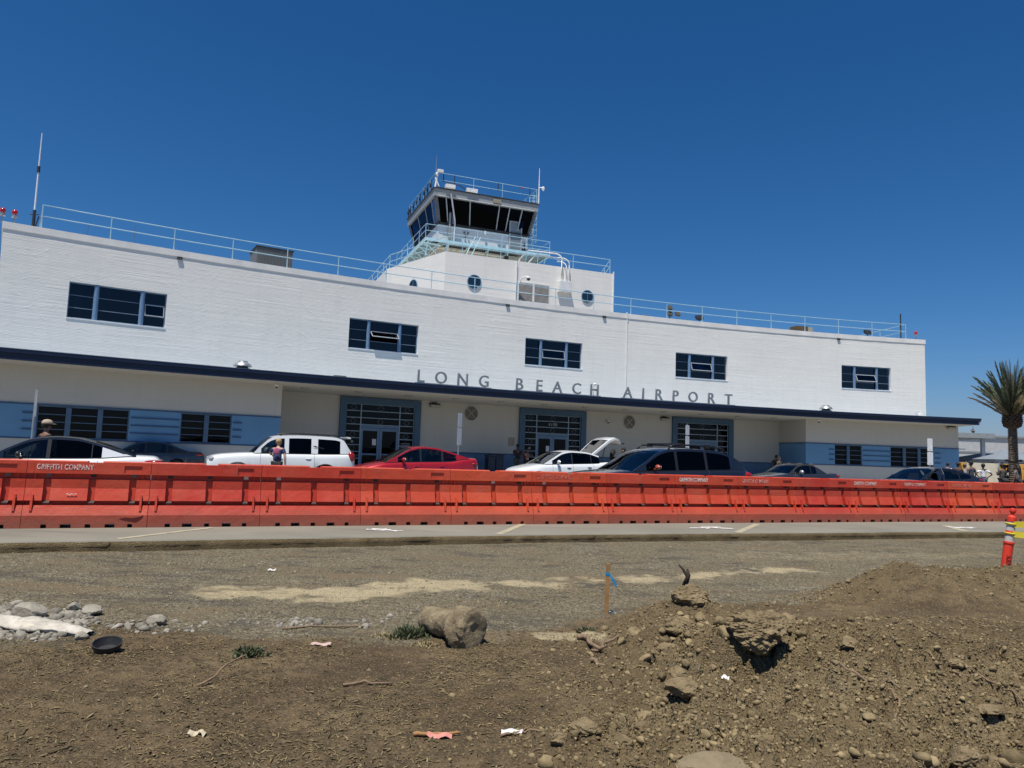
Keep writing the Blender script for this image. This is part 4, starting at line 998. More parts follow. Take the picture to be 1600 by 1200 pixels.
def ground_mat():
    t = NT('dirt_gravel_sand'); t.m.displacement_method = 'BUMP'
    at = t.n('ShaderNodeAttribute', attribute_name='mask'); sp = t.n('ShaderNodeSeparateColor'); t.l(at.outputs['Color'], sp.inputs[0])
    v = t.coord('Object')
    a = t.noise(v, 1.2, 6, .6); b = t.noise(v, 9, 7, .7); c = t.noise(v, 60, 5, .7); d = t.noise(v, 3.5, 5, .6)
    brown = t.mix(t.ramp(a, [(.35, 0.), (.65, 1.)]), (.108, .072, .038), (.205, .148, .082))
    brown = t.mix(t.ramp(t.noise(t.coord('Object', (.8, 1.5, 1)), 1.6, 6, .65), [(.50, 0.), (.64, .75)]), brown, (.068, .046, .028))
    brown = t.mix(t.ramp(b, [(.42, 0.), (.62, 1.)]), brown, (.060, .044, .026))
    brown = t.mix(t.ramp(c, [(.50, 0.), (.66, .8)]), brown, (.26, .20, .115))
    soil = t.mix(t.ramp(d, [(.35, 0.), (.65, 1.)]), (.165, .122, .064), (.255, .196, .108))
    soil = t.mix(t.ramp(t.noise(t.coord('Object', (1, 1.4, 1)), 1.4, 6, .7), [(.48, 0.), (.66, .65)]), soil, (.105, .074, .040))
    soil = t.mix(t.ramp(c, [(.45, 0.), (.62, .7)]), soil, (.100, .077, .044))
    brown = t.mix(at.outputs['Alpha'], brown, soil)
    vo = t.n('ShaderNodeTexVoronoi'); t.l(v, vo.inputs['Vector']); vo.inputs['Scale'].default_value = 75; vo.inputs['Randomness'].default_value = 1
    sv = t.n('ShaderNodeSeparateColor'); t.l(vo.outputs['Color'], sv.inputs[0])
    peb = t.ramp(sv.outputs[0], [(0.0, (.10, .085, .052)), (.5, (.195, .167, .105)), (1.0, (.38, .34, .25))])
    grav = t.mix(t.ramp(a, [(.35, 0.), (.68, .75)]), peb, (.19, .150, .088))
    grav = t.mix(t.ramp(t.noise(v, 28, 5, .7), [(.48, 0.), (.60, .75)]), grav, (.055, .048, .034))
    grav = t.mix(t.ramp(t.noise(t.coord('Object', (.7, 1.6, 1)), 1.9, 5, .65), [(.52, 0.), (.64, .75)]), grav, (.082, .074, .060))
    grav = t.mix(t.ramp(t.noise(t.coord('Object', (.5, 1.3, 1)), 1.1, 6, .7), [(.54, 0.), (.66, .7)]), grav, (.20, .148, .085))
    sand = t.mix(t.ramp(c, [(.4, 0.), (.6, 1.)]), (.54, .45, .275), (.30, .245, .15))
    sand = t.mix(t.ramp(t.noise(t.coord('Object', (.8, 2.0, 1)), 4.5, 6, .7), [(.52, 0.), (.68, .7)]), sand, (.20, .165, .105))
    wh = t.mix(t.ramp(b, [(.4, 0.), (.6, 1.)]), (.30, .27, .21), (.20, .175, .125))
    def m_(base, chan, col):
        f = t.math('ADD', t.math('ADD', chan, t.math('MULTIPLY', t.math('SUBTRACT', b, .5), 1.3)), t.math('MULTIPLY', t.math('SUBTRACT', c, .5), .9)); f = t.ramp(f, [(.25, 0.), (.75, 1.)])
        return t.mix(t.math('MULTIPLY', f, t.math('MINIMUM', t.math('MULTIPLY', chan, 4), 1.0)), base, col)
    col = m_(brown, sp.outputs[0], grav); col = m_(col, sp.outputs[1], sand); col = m_(col, sp.outputs[2], wh)
    t.l(col, t.b.inputs['Base Color']); t.b.inputs['Roughness'].default_value = .95; t.b.inputs['Specular IOR Level'].default_value = .15
    h = t.math('ADD', t.math('MULTIPLY', b, .9), t.math('ADD', t.math('MULTIPLY', c, .5), t.math('MULTIPLY', vo.outputs['Distance'], -.5)))
    t.l(t.bump(h, .9, .03), t.b.inputs['Normal'])
    return t.m
GMAT = ground_mat()
me.materials.append(GMAT)
g_ = link('dirt_ground', me); tag(g_, kind='structure')
# surrounding ground out to the horizon
m = MB(); m.add([(-900, -900, -.45), (900, -900, -.45), (900, 1500, -.45), (-900, 1500, -.45)], [(0, 1, 2, 3)])
o = m.build('ground', paint('far_ground', (.10, .085, .065), .95, var=.3, scale=.2)); tag(o, kind='structure')
# wider strip of dirt beside and behind the camera (coarse), butting under the fine patch
NX, NY = 260, 200
xs2 = np.linspace(-60, 60, NX); ys2 = np.linspace(-30, 30, NY); X2, Y2 = np.meshgrid(xs2, ys2); Y2 = np.minimum(Y2, edge_y(X2) + .03)
inside = (Y2 > 1.5) & (np.abs(X2) < Y2 * .8 + 1.7)
Z2_ = -.16 + fbm(X2, Y2, .3, 3, 3) * .04 - np.where((Y2 > 1.9) & (np.abs(X2) < Y2 * .8 + 1.0), .22, .03)
i2 = np.arange(NX * NY).reshape(NY, NX); q2 = np.stack([i2[:-1, :-1], i2[:-1, 1:], i2[1:, 1:], i2[1:, :-1]], -1).reshape(-1, 4)
yv = Y2.reshape(-1)[q2]; q2 = q2[(yv.max(1) - yv.min(1)) > 1e-4]
me = fast_mesh('dirt_surroundings', np.stack([X2, Y2, Z2_], -1).reshape(-1, 3), q2, 4)
ca = me.color_attributes.new('mask', 'FLOAT_COLOR', 'POINT'); g2, s2, w2 = masks(X2, Y2)
ca.data.foreach_set('color', np.stack([g2, s2 * 0, w2 * 0, g2 * 0], -1).astype(np.float32).ravel()); me.polygons.foreach_set('use_smooth', [True] * len(me.polygons))
me.materials.append(GMAT); o = link('dirt_surroundings', me); tag(o, kind='structure')

# road slab with broken edge
def road_mat():
    t = NT('road_concrete'); v = t.coord('Object')
    a = t.noise(v, .5, 6, .6); b = t.noise(v, 4, 6, .65); c = t.noise(v, 45, 5, .7)
    col = t.mix(t.ramp(a, [(.35, 0.), (.65, 1.)]), (.175, .162, .120), (.245, .226, .170))
    col = t.mix(t.ramp(b, [(.52, 0.), (.72, .6)]), col, (.17, .16, .138)); col = t.mix(t.ramp(c, [(.40, 0.), (.62, .5)]), col, (.20, .19, .165))
    v2 = t.coord('Object', (.25, 2.2, 1)); sm_ = t.ramp(t.noise(v2, 1.2, 5, .6, .6), [(.56, 0.), (.66, .5)]); col = t.mix(sm_, col, (.12, .115, .105))
    t.l(col, t.b.inputs['Base Color']); t.b.inputs['Roughness'].default_value = .9
    t.l(t.bump(t.math('ADD', c, t.math('MULTIPLY', b, .6)), .35, .01), t.b.inputs['Normal']); return t.m
RM = road_mat()
xsE = np.concatenate([np.linspace(-60, -12, 60), np.linspace(-12, 26, 620)[1:], np.linspace(26, 90, 60)[1:]])
jit = fbm(xsE, xsE * 0, 1.6, 5, 5) * .05
top = np.stack([xsE, edge_y(xsE) + jit, 0 * xsE], -1); ntop = len(xsE)
mid_ = top.copy(); mid_[:, 1] += .02 + fbm(xsE, xsE * 0 + 3, 5, 4, 8) * .03; mid_[:, 2] = -.07
low = top.copy(); low[:, 1] += -.01 + fbm(xsE, xsE * 0 + 7, 5, 4, 12) * .03; low[:, 2] = -.3
far = top.copy(); far[:, 0] -= 260; far[:, 1] += 700
far[:, 0] = np.linspace(-700, 900, ntop)
near2 = top.copy(); near2[:, 1] += .5
arr = np.concatenate([low, mid_, top, near2, far]); fs = []
for k in range(4): 
    b0 = k * ntop; idx = np.arange(ntop - 1); fs.append(np.stack([b0 + idx, b0 + idx + 1, b0 + ntop + idx + 1, b0 + ntop + idx], -1))
me = fast_mesh('road', arr, np.concatenate(fs), 4); me.materials.append(RM); me.materials.append(GMAT)
mi = np.zeros(4 * (ntop - 1), np.int32); mi[:2 * (ntop - 1)] = 1; me.polygons.foreach_set('material_index', mi); o = link('road', me); tag(o, kind='structure')
# painted markings on the slab
def marking(pts, mat, name='road_marking', z=.005):
    m = MB(); m.add([(x, y, z) for x, y in pts], [tuple(range(len(pts)))]); o = m.build(name, mat); tag(o, kind='structure'); return o
YL = paint('faded_yellow_paint', (.38, .34, .23), .85, var=.25, scale=8); WL = paint('chalk_white', (.75, .74, .70), .9, var=.2, scale=10)
def sline(x0_, y0_, x1_, y1_, w):
    d = Vector((x1_ - x0_, y1_ - y0_)).normalized(); n_ = Vector((-d.y, d.x)) * w / 2
    marking([(x0_ + n_.x, y0_ + n_.y), (x0_ - n_.x, y0_ - n_.y), (x1_ - n_.x, y1_ - n_.y), (x1_ + n_.x, y1_ + n_.y)], YL)
sline(-5.62, 10.85, -5.0, 12.7, .12); sline(-.15, 13.15, .33, 15.3, .14); sline(4.6, 14.95, 5.75, 17.2, .15); sline(10.5, 17.15, 10.9, 18.6, .22); sline(-11.5, 8.3, -10.9, 10.2, .12)
def scrawl(cx, cy, sc, seed):
    rg = random.Random(seed)
    for k in range(5):
        a = rg.uniform(-.5, .5) + (.35 if k % 2 else -.1); L = rg.uniform(.25, .5) * sc; w = .045 * sc; x = cx + rg.uniform(-.18, .22) * sc; y = cy + rg.uniform(-.10, .10) * sc
        p = []
        for i in range(6): u = i / 5 - .5; p.append((x + u * L * math.cos(a), y + u * L * math.sin(a) + rg.uniform(-.02, .02) + w * (1 - abs(u) * .9)))
        q = [(px, py - w * rg.uniform(1.2, 2.0)) for px, py in reversed(p)]
        marking(p + q, WL, 'chalk_mark', .009 + .001 * k)
scrawl(-2.25, 13.25, 1.0, 1); scrawl(4.3, 15.8, 1.3, 2); scrawl(10.95, 18.0, 1.3, 3)

# ---------------------------------------------------------------- loose stones, clods and wood chips
def ico(level):
    bm = bmesh.new(); bmesh.ops.create_icosphere(bm, subdivisions=level, radius=1.0)
    v = np.array([p.co[:] for p in bm.verts]); f = np.array([[q.index for q in p.verts] for p in bm.faces]); bm.free(); return v, f
def scatter(name, P, size, level, mat, flat=.65, jag=.25, seed=0, tints=None, smooth=False):
    rg = np.random.default_rng(seed); v0, f0 = ico(level); N = len(P); nv = len(v0)
    nvar = 12; VV = []
    for k in range(nvar):
        w = v0 * (1 + jag * rg.standard_normal((nv, 1)) * .55)
        for _ in range(7):      # chop flat facets off so that it reads as a broken stone
            nn = rg.standard_normal(3); nn /= np.linalg.norm(nn); dd = w @ nn; cut = rg.uniform(.45, .8); w = w - np.where(dd > cut, dd - cut, 0)[:, None] * nn
        w = w * rg.uniform(.6, 1.3, (1, 3)); VV.append(w)
    VV = np.array(VV)[rg.integers(0, nvar, N)]
    a = rg.uniform(0, 2 * np.pi, N); b = rg.normal(0, .35, N); ca_, sa_ = np.cos(a), np.sin(a); cb, sb = np.cos(b), np.sin(b)
    X, Y, Z = VV[..., 0], VV[..., 1], VV[..., 2] * flat
    Y, Z = Y * cb[:, None] - Z * sb[:, None], Y * sb[:, None] + Z * cb[:, None]
    X, Y = X * ca_[:, None] - Y * sa_[:, None], X * sa_[:, None] + Y * ca_[:, None]
    V3 = np.stack([X, Y, Z], -1) * size[:, None, None] + P[:, None, :]
    F3 = f0[None] + (np.arange(N) * nv)[:, None, None]
    me = fast_mesh(name, V3.reshape(-1, 3), F3.reshape(-1, 3), 3)
    c = me.color_attributes.new('tint', 'FLOAT_COLOR', 'POINT'); tt = tints if tints is not None else rg.uniform(.6, 1.35, N)
    c.data.foreach_set('color', np.repeat(np.stack([tt, tt, tt, tt * 0 + 1], -1), nv, 0).astype(np.float32).ravel())
    if smooth: me.polygons.foreach_set('use_smooth', [True] * len(me.polygons))
    me.materials.append(mat); o = link(name, me); tag(o, kind='stuff'); return o
def tint_mat(name, col, rough=.95, bump=.5, bs=60):
    t = NT(name); at = t.n('ShaderNodeAttribute', attribute_name='tint'); v = t.coord('Object')
    c = t.mix(1.0, tuple(col), at.outputs['Color'], 'MULTIPLY'); f = t.ramp(t.noise(v, 25, 5, .65), [(.35, .75), (.65, 1.15)]); c = t.mix(1.0, c, f, 'MULTIPLY')
    t.l(c, t.b.inputs['Base Color']); t.b.inputs['Roughness'].default_value = rough; t.b.inputs['Specular IOR Level'].default_value = .15
    t.l(t.bump(t.noise(v, bs, 4, .7), bump, .008), t.b.inputs['Normal']); return t.m
SOILM = tint_mat('clod_soil', (.235, .180, .098)); GRAVM = tint_mat('gravel_stone', (.23, .195, .125)); WHITM = tint_mat('pale_rubble', (.29, .265, .215))
def sample(n, dens, x0_, x1_, y0_, y1_, seed):
    rg = np.random.default_rng(seed); x = rg.uniform(x0_, x1_, n * 4); y = rg.uniform(y0_, y1_, n * 4)
    k = (rg.uniform(0, 1, n * 4) < dens(x, y)) & (y < edge_y(x) - .05) & (np.abs(x) < y * .8 + 1.3); x, y = x[k][:n], y[k][:n]
    return np.stack([x, y, ground_z(x, y)], -1), rg
P, rg = sample(17000, lambda x, y: masks(x, y)[0] * .8 + .12, -8, 9, 2.6, 14.5, 1); scatter('gravel_stones', P, np.clip(rg.lognormal(-4.9, .5, len(P)), .003, .03), 1, GRAVM, .7, .22, 1)
P, rg = sample(30000, lambda x, y: rough_mask(x, y) ** 1.2, -.6, 7, 2.6, 9.2, 2); scatter('dirt_clods', P, np.clip(rg.lognormal(-4.75, .5, len(P)), .004, .028), 1, SOILM, .8, .25, 2)
P, rg = sample(110, lambda x, y: rough_mask(x, y) ** 2.0, .2, 6, 2.8, 8.8, 3); scatter('larger_clods', P + np.array([0, 0, .008]), np.clip(rg.lognormal(-3.3, .4, len(P)), .02, .05), 2, SOILM, .75, .22, 3, smooth=False)
P, rg = sample(190, lambda x, y: gau(x, y, 1.75, 6.35, .75, .55, .2) + .7 * gau(x, y, 2.9, 3.9, .6, .4) + .5 * gau(x, y, .7, 4.0, .5, .25), .2, 4.2, 3.2, 7.6, 13); scatter('broken_clods', P + np.array([0, 0, .01]), np.clip(rg.lognormal(-3.15, .35, len(P)), .022, .085), 2, SOILM, .75, .30, 13)
P, rg = sample(2600, lambda x, y: masks(x, y)[2], -5, -.8, 5.5, 7.4, 4); scatter('pale_rubble', P, np.clip(rg.lognormal(-3.95, .6, len(P)), .005, .07), 1, WHITM, .7, .22, 4)
# wood chips and straw
def slivers(name, P, L, w, mat, seed, lift=.3):
    rg = np.random.default_rng(seed); N = len(P); a = rg.uniform(0, 2 * np.pi, N); e = rg.normal(0, lift, N)
    d = np.stack([np.cos(a) * np.cos(e), np.sin(a) * np.cos(e), np.sin(e)], -1); n_ = np.stack([-np.sin(a), np.cos(a), 0 * a], -1); u = np.stack([0 * a, 0 * a, 0 * a + 1], -1)
    bend = rg.normal(0, .18, N)[:, None] * n_
    V8 = []
    for t_, sc in ((-.5, .5), (0, 1), (.5, .3)):
        c = P + d * (L * t_)[:, None] + bend * (L * (abs(t_) * 2) ** 2 * .5)[:, None] + np.array([0, 0, .004])
        V8 += [c + n_ * (w * sc)[:, None], c - n_ * (w * sc)[:, None], c + u * (w * sc * .6)[:, None]]
    V9 = np.stack(V8, 1); f = []
    for k in (0, 3):
        for i in range(3): j = (i + 1) % 3; f += [(k + i, k + j, k + 3 + j), (k + i, k + 3 + j, k + 3 + i)]
    f0 = np.array(f); F = f0[None] + (np.arange(N) * 9)[:, None, None]; me = fast_mesh(name, V9.reshape(-1, 3), F.reshape(-1, 3), 3)
    c = me.color_attributes.new('tint', 'FLOAT_COLOR', 'POINT'); tt = rg.uniform(.45, 1.5, N); c.data.foreach_set('color', np.repeat(np.stack([tt, tt, tt, tt * 0 + 1], -1), 9, 0).astype(np.float32).ravel())
    me.materials.append(mat); o = link(name, me); tag(o, kind='stuff'); return o
CHIPM = tint_mat('wood_chip', (.215, .165, .085), bump=.2)
dens = lambda x, y: np.clip((1 - masks(x, y)[0]) * (1 - .75 * rough_mask(x, y)) * (.55 + 1.5 * fbm(x, y, 1.6, 3, 70)), .02, 1)
P, rg = sample(27000, dens, -5.5, 4.5, 2.6, 7.5, 6); slivers('wood_chip_mulch', P, np.clip(rg.lognormal(-3.8, .45, len(P)), .008, .09), np.clip(rg.lognormal(-5.6, .45, len(P)), .0015, .009), CHIPM, 6)
P, rg = sample(300, dens, -4.5, 4.5, 2.8, 7.2, 16); slivers('larger_twigs', P, np.clip(rg.lognormal(-2.4, .4, len(P)), .05, .25), np.clip(rg.lognormal(-5.3, .3, len(P)), .003, .008), CHIPM, 7, .12)
# ================================================================ orange water barriers
def orange_mat():
    t = NT('barrier_orange'); v = t.coord('Object', rand=True); oi = t.n('ShaderNodeObjectInfo')
    a = t.noise(v, 1.6, 5, .6); b = t.noise(v, 9, 6, .7)
    base = t.mix(oi.outputs['Random'], (.46, .030, .018), (.60, .080, .030))
    c = t.mix(t.ramp(a, [(.45, 0.), (.75, .40)]), base, (.62, .15, .085))
    c = t.mix(t.ramp(b, [(.54, 0.), (.74, .6)]), c, (.36, .09, .055))
    # road dirt towards the foot and dusty scuffs
    g = t.n('ShaderNodeTexCoord'); sx = t.n('ShaderNodeSeparateXYZ'); t.l(g.outputs['Object'], sx.inputs[0])
    low = t.ramp(t.math('ADD', sx.outputs[2], t.math('MULTIPLY', t.math('SUBTRACT', a, .5), .35)), [(0.04, .62), (.36, 0.)])
    c = t.mix(low, c, (.22, .12, .08))
    v2 = t.coord('Object', (2.5, 1, 14), rand=True); sc = t.ramp(t.noise(v2, 1.0, 6, .7, .6), [(.60, 0.), (.70, .6)]); c = t.mix(sc, c, (.14, .06, .042))
    t.l(c, t.b.inputs['Base Color']); t.b.inputs['Roughness'].default_value = .5; t.b.inputs['Specular IOR Level'].default_value = .4
    t.b.inputs['Subsurface Weight'].default_value = 0.0
    t.l(t.bump(t.math('ADD', t.math('MULTIPLY', a, 3), t.math('MULTIPLY', b, .4)), .45, .02), t.b.inputs['Normal']); return t.m
ORANGE = orange_mat()
BLEN = 1.777; BODY = 1.770
# front profile: list of (z, depth) from the ground up; depth = distance of the face in front of the centre line
def prof(kind):
    ch = kind in ('channel',)
    P = [(0.0, .270), (.20, .270), (.355, .205)]
    P += [(.3551, .07), (.430, .07)]
    if ch: P += [(.4301, .095), (.62, .075), (.7649, .070)]
    else: P += [(.4301, .195), (.625, .135), (.7649, .135)]
    P += [(.765, .035), (.858, .035), (.8581, .130)]
    if kind == 'label': P += [(.885, .125), (.8851, .108), (1.0, .108), (1.0001, .125)]
    if kind == 'notch': P += [(1.040, .120)]
    else: P += [(1.055, .123), (1.07, .108)]
    return P
def fin_prof():
    return [(0.0, .270), (.20, .270), (.27, .243), (.2701, .262), (.53, .208), (.5301, .165), (.625, .135), (.7649, .135), (.765, .062), (.858, .062), (.8581, .125), (1.055, .123), (1.07, .108)]
def foot_prof(h=.062):
    return [(0.0, -1), (h, -1), (h + .0001, .270)]
def depth_at(P, z, side):
    """depth just above (side=+1) or just below (-1) z"""
    zz = z + side * 5e-5
    for (za, da), (zb, db) in zip(P[:-1], P[1:]):
        if za - 1e-9 <= zz <= zb + 1e-9: return da + (db - da) * ((zz - za) / (zb - za) if zb > za else 0)
    return P[-1][1] if zz > P[-1][0] else P[0][1]
strips = []   # (u0,u1,kind,holeflag)
cuts_ = {0, 1}
CHN = [(.135, .195), (.490, .550), (.825, .885)]; FIN = [(.052, .070), (.925, .943)]; LAB = (.775, .925); NOT = (.47, .595)
HOL = [(.150, .195), (.300, .385), (.495, .540), (.655, .735), (.840, .880)]
for a, b in CHN + FIN + [LAB, NOT] + HOL: cuts_ |= {a, b}
cuts_ = sorted(cuts_)
ZL = sorted({z for k in ('plain', 'channel', 'label', 'notch') for z, _ in prof(k)} | {z for z, _ in fin_prof()} | {.062, .0621})
def kind_at(u, arr): return any(a <= u <= b for a, b in arr)
def column(u):
    """face depth below and above each z level"""
    P = fin_prof() if kind_at(u, FIN) else prof('channel') if kind_at(u, CHN) else prof('plain')
    top = 1.04 if NOT[0] <= u <= NOT[1] else 1.07
    D = []
    for za, zb in zip(ZL[:-1], ZL[1:]):
        if zb > top + 1e-6: D.append(None); continue
        da, db = depth_at(P, za, 1), depth_at(P, zb, -1)
        if LAB[0] <= u <= LAB[1] and za >= .885 - 1e-6 and zb <= 1.0001: da = db = .108
        if kind_at(u, HOL) and zb <= .0622: D.append('open'); continue
        D.append((da, db))
    return D, top
def barrier_mesh():
    m = MB(); V = {}
    def v(x, y, z):
        k = (round(x, 5), round(y, 5), round(z, 5))
        if k not in V: V[k] = len(m.v); m.v.append(k); m.uv.append((x, z))
        return V[k]
    def face(*p):
        q = []
        for i in p:
            if i not in q: q.append(i)
        if len(q) > 2: m.f.append(tuple(q))
    cols = []
    for a, b in zip(cuts_[:-1], cuts_[1:]):
        D, top = column((a + b) / 2); cols.append((a * BODY, b * BODY, D, top))
    for sgn in (-1, 1):
        prev = None
        for ci, (x0_, x1_, D, top) in enumerate(cols):
            last = None
            for k, (za, zb) in enumerate(zip(ZL[:-1], ZL[1:])):
                d = D[k]
                if d is None: break
                if d == 'open': last = None; continue
                da, db = d
                if last is not None and abs(last - da) > 1e-5: face(v(x0_, sgn * last, za), v(x1_, sgn * last, za), v(x1_, sgn * da, za), v(x0_, sgn * da, za))
                if last is None and k > 0: face(v(x0_, 0, za), v(x1_, 0, za), v(x1_, sgn * da, za), v(x0_, sgn * da, za))
                face(v(x0_, sgn * da, za), v(x1_, sgn * da, za), v(x1_, sgn * db, zb), v(x0_, sgn * db, zb)); last = db
            face(v(x0_, sgn * last, top), v(x1_, sgn * last, top), v(x1_, 0, top), v(x0_, 0, top))
            # side walls against the neighbour
            for nb, xx_ in ((ci - 1, x0_), (ci + 1, x1_)):
                for k, (za, zb) in enumerate(zip(ZL[:-1], ZL[1:])):
                    d = D[k]
                    if d is None or d == 'open': continue
                    nd = cols[nb][2][k] if 0 <= nb < len(cols) else 'open'
                    na, nb_ = (0, 0) if nd in (None, 'open') else nd
                    if d[0] > na + 1e-5 or d[1] > nb_ + 1e-5: face(v(xx_, sgn * na, za), v(xx_, sgn * d[0], za), v(xx_, sgn * d[1], zb), v(xx_, sgn * nb_, zb))
    return m
bm_ = barrier_mesh(); BME = bm_.mesh('barrier_body', merge=1e-5); BME.materials.append(ORANGE)
plug = MB(); plug.box((0, 0, 0), (.075, .02, .058)); PLG = {k: plug.mesh('hole_plug') for k in ('grey', 'black', 'white')}
PLG['grey'].materials.append(paint('plug_grey', (.13, .13, .14), .6)); PLG['black'].materials.append(BLACKPLASTIC); PLG['white'].materials.append(paint('plug_pale', (.62, .60, .56), .6))
clip = MB(); clip.box((0, 0, 0), (.085, .10, .035), rx=R(20)); CLP = clip.mesh('clip'); CLP.materials.append(paint('clip_brown', (.07, .05, .045), .5))
def worn_white(wear):
    n = 'worn_white_%d' % int(wear * 100)
    if n in MATS: return MATS[n]
    t = NT(n); v = t.coord('Object', rand=True); f = t.ramp(t.noise(v, 26, 5, .75), [(wear - .06, 0.), (wear + .06, 1.)])
    t.l(t.mix(f, (.62, .085, .04), (.74, .68, .62)), t.b.inputs['Base Color']); t.b.inputs['Roughness'].default_value = .7; MATS[n] = t.m; return t.m
STEN = text_mesh('GRIFFITH COMPANY', .118, 'stencil_lettering', .0008, offset=.0035, align='LEFT', spacing=1.06)
xs_t = [p.co.x for p in STEN.vertices]; wS = max(xs_t) - min(xs_t)
for p in STEN.vertices: p.co.x = (p.co.x - min(xs_t)) * (.80 / wS)
JT = [43, 237, 410, 567, 706, 830, 945, 1053.6, 1154, 1245.6, 1327, 1407, 1480, 1551]
BTH, BX, BY, BK, BL_ = .42236, -7.65411, 11.8307, -.00164, 1.77743
def bpos(k):
    x, y = BX, BY; n = 40; L = k * BL_
    for i in range(n):
        h = BTH + BK * L * (i + .5) / n; x += math.cos(h) * L / n; y += math.sin(h) * L / n
    return x, y, BTH + BK * L
sten = {-1: .9, 0: .47, 5: .58, 7: .42, 8: .53, 10: .46, 11: .49, 12: .57}
plugs = {0: 'g b g'.split(), -1: 'b g g'.split(), 1: 'b b w'.split(), 2: 'w - b'.split(), 3: 'b - b'.split(), 4: '- w b'.split(), 5: 'w b b'.split(), 6: 'b b -'.split()}
BLAB = {
 -3: 'orange water barrier beyond the left edge, third piece before the torn one', -2: 'orange water barrier outside the left edge, second before the torn one',
 -1: 'orange water barrier cut off by the left edge of the photo',
 0: 'orange water barrier with crisp white stencil and a torn dark hole',
 1: 'unstencilled orange water barrier in front of the grey sedan, right beside the torn one',
 2: 'orange water barrier in front of the white off-road car',
 3: 'orange water barrier in front of the hood of the red sedan, under the first entrance',
 4: 'orange water barrier in front of the bins and the two people by the wall',
 5: 'orange water barrier with faint stencil in front of the white car with raised hatch',
 6: 'orange water barrier with pale scuffed panels below the black wagon windshield',
 7: 'orange water barrier with bold white stencil below the doors of the black wagon',
 8: 'orange water barrier with faded stencil in front of the dark convertible hood',
 9: 'plain orange water barrier in front of the tail of the dark convertible',
 10: 'orange water barrier with white stencil below the two-bay window of the right wing',
 11: 'orange water barrier with white stencil just left of the black sedan with open door',
 12: 'orange water barrier with nearly worn-off stencil in front of the black sedan',
 13: 'orange water barrier in front of the crowd beside the palm trunk',
 14: 'orange water barrier cut by the right edge of the photo, behind the leaning delineator'}
for k in range(-3, 18):
    x, y, h = bpos(k); rg = random.Random(100 + k)
    lab = BLAB.get(k, 'orange water barrier beyond the right edge, %s piece after the crowd' % {15: 'second', 16: 'third', 17: 'fourth'}.get(k, 'last'))
    t_ = thing('water_barrier', lab, 'traffic barrier', (x, y + .0, 0), h + rg.uniform(-.006, .006), group='orange water barriers in a line along the road')
    bo = link('barrier_body', BME, t_); bo.location = (.0035, .125, 0)
    bv = bo.modifiers.new('bevel', 'BEVEL'); bv.width = .006; bv.segments = 2; bv.limit_method = 'ANGLE'; bv.angle_limit = R(35)
    for i, (a, b) in enumerate(CHN):
        pk = plugs.get(k, ['b', 'b', 'b'])[i]; key = {'g': 'grey', 'b': 'black', 'w': 'white', '-': None}[pk]
        if key: o = link('hole_plug', PLG[key], t_); o.location = (.011 + (a + b) / 2 * BODY, .125 - .070, .835)
        o = link('clip', CLP, t_); o.location = (.011 + (a + b) / 2 * BODY, .125 - .13, .395)
    if k in sten:
        me = STEN if False else STEN.copy(); me.materials.clear(); me.materials.append(worn_white(sten[k])); o = link('stencil_lettering', me, t_); o.location = (.13, .125 - .1312, .925); o.rotation_euler = (R(90) , 0, 0)
    if k == 0:   # torn hole and marker scribble
        m = MB(); pts = [(1.36, .145), (1.45, .165), (1.55, .155), (1.66, .175), (1.715, .205), (1.71, .165), (1.66, .115), (1.60, .085), (1.54, .10), (1.44, .115)]
        m.prism(pts, (1, 0, 0), (0, 0, 1), (0, .125 - .2715, 0), (0, -1, 0), .0015); m.build('torn_hole', paint('hole_dark_red', (.10, .008, .006), .8), t_)
        m = MB(); m.tube([(.58 + .02 * i, -.062, .53 + .015 * math.sin(i * 2.2)) for i in range(8)], .005, 4); m.build('chalk_scribble', worn_white(.4), t_)
# ================================================================ vehicles (local: x from front 0 to rear L, y across, z up; nose at -x)
CARGLASS = glass('car_glass', (.34, .38, .38), ior=1.5); CARTINT = glass('car_glass_tinted', (.04, .045, .05), ior=1.45, glc=(.38, .36, .34))
TYRE = paint('tyre', (.02, .02, .021), .85, bump=.3); RIM = paint('alloy_rim', (.42, .43, .45), .3, metal=.9); RIMD = paint('dark_rim', (.04, .04, .045), .35, metal=.6)
CHROME = paint('chrome', (.75, .76, .78), .12, metal=1.0, var=.02); TAIL = paint('tail_lamp', (.30, .006, .008), .12, coat=.6); HEAD = paint('head_lamp', (.55, .58, .6), .08, metal=.4, coat=.8)
INTR = paint('cabin_interior', (.045, .042, .04), .8); SEAT = paint('seat_fabric', (.09, .085, .08), .8)
def carpaint(name, col, metal=.0, rough=.28):
    if name in MATS: return MATS[name]
    t = NT(name); v = t.coord('Object', rand=True); d = t.ramp(t.noise(v, 3.5, 6, .65), [(.4, 0.), (.8, .18)])
    c = t.mix(d, tuple(col), tuple(min(1, x * .8 + .03) for x in col)); t.l(c, t.b.inputs['Base Color'])
    t.b.inputs['Metallic'].default_value = metal; t.b.inputs['Roughness'].default_value = rough; t.b.inputs['Coat Weight'].default_value = .8; t.b.inputs['Coat Roughness'].default_value = .04
    MATS[name] = t.m; return t.m
def ip(x, pts):
    return float(np.interp(x, [p[0] for p in pts], [p[1] for p in pts]))
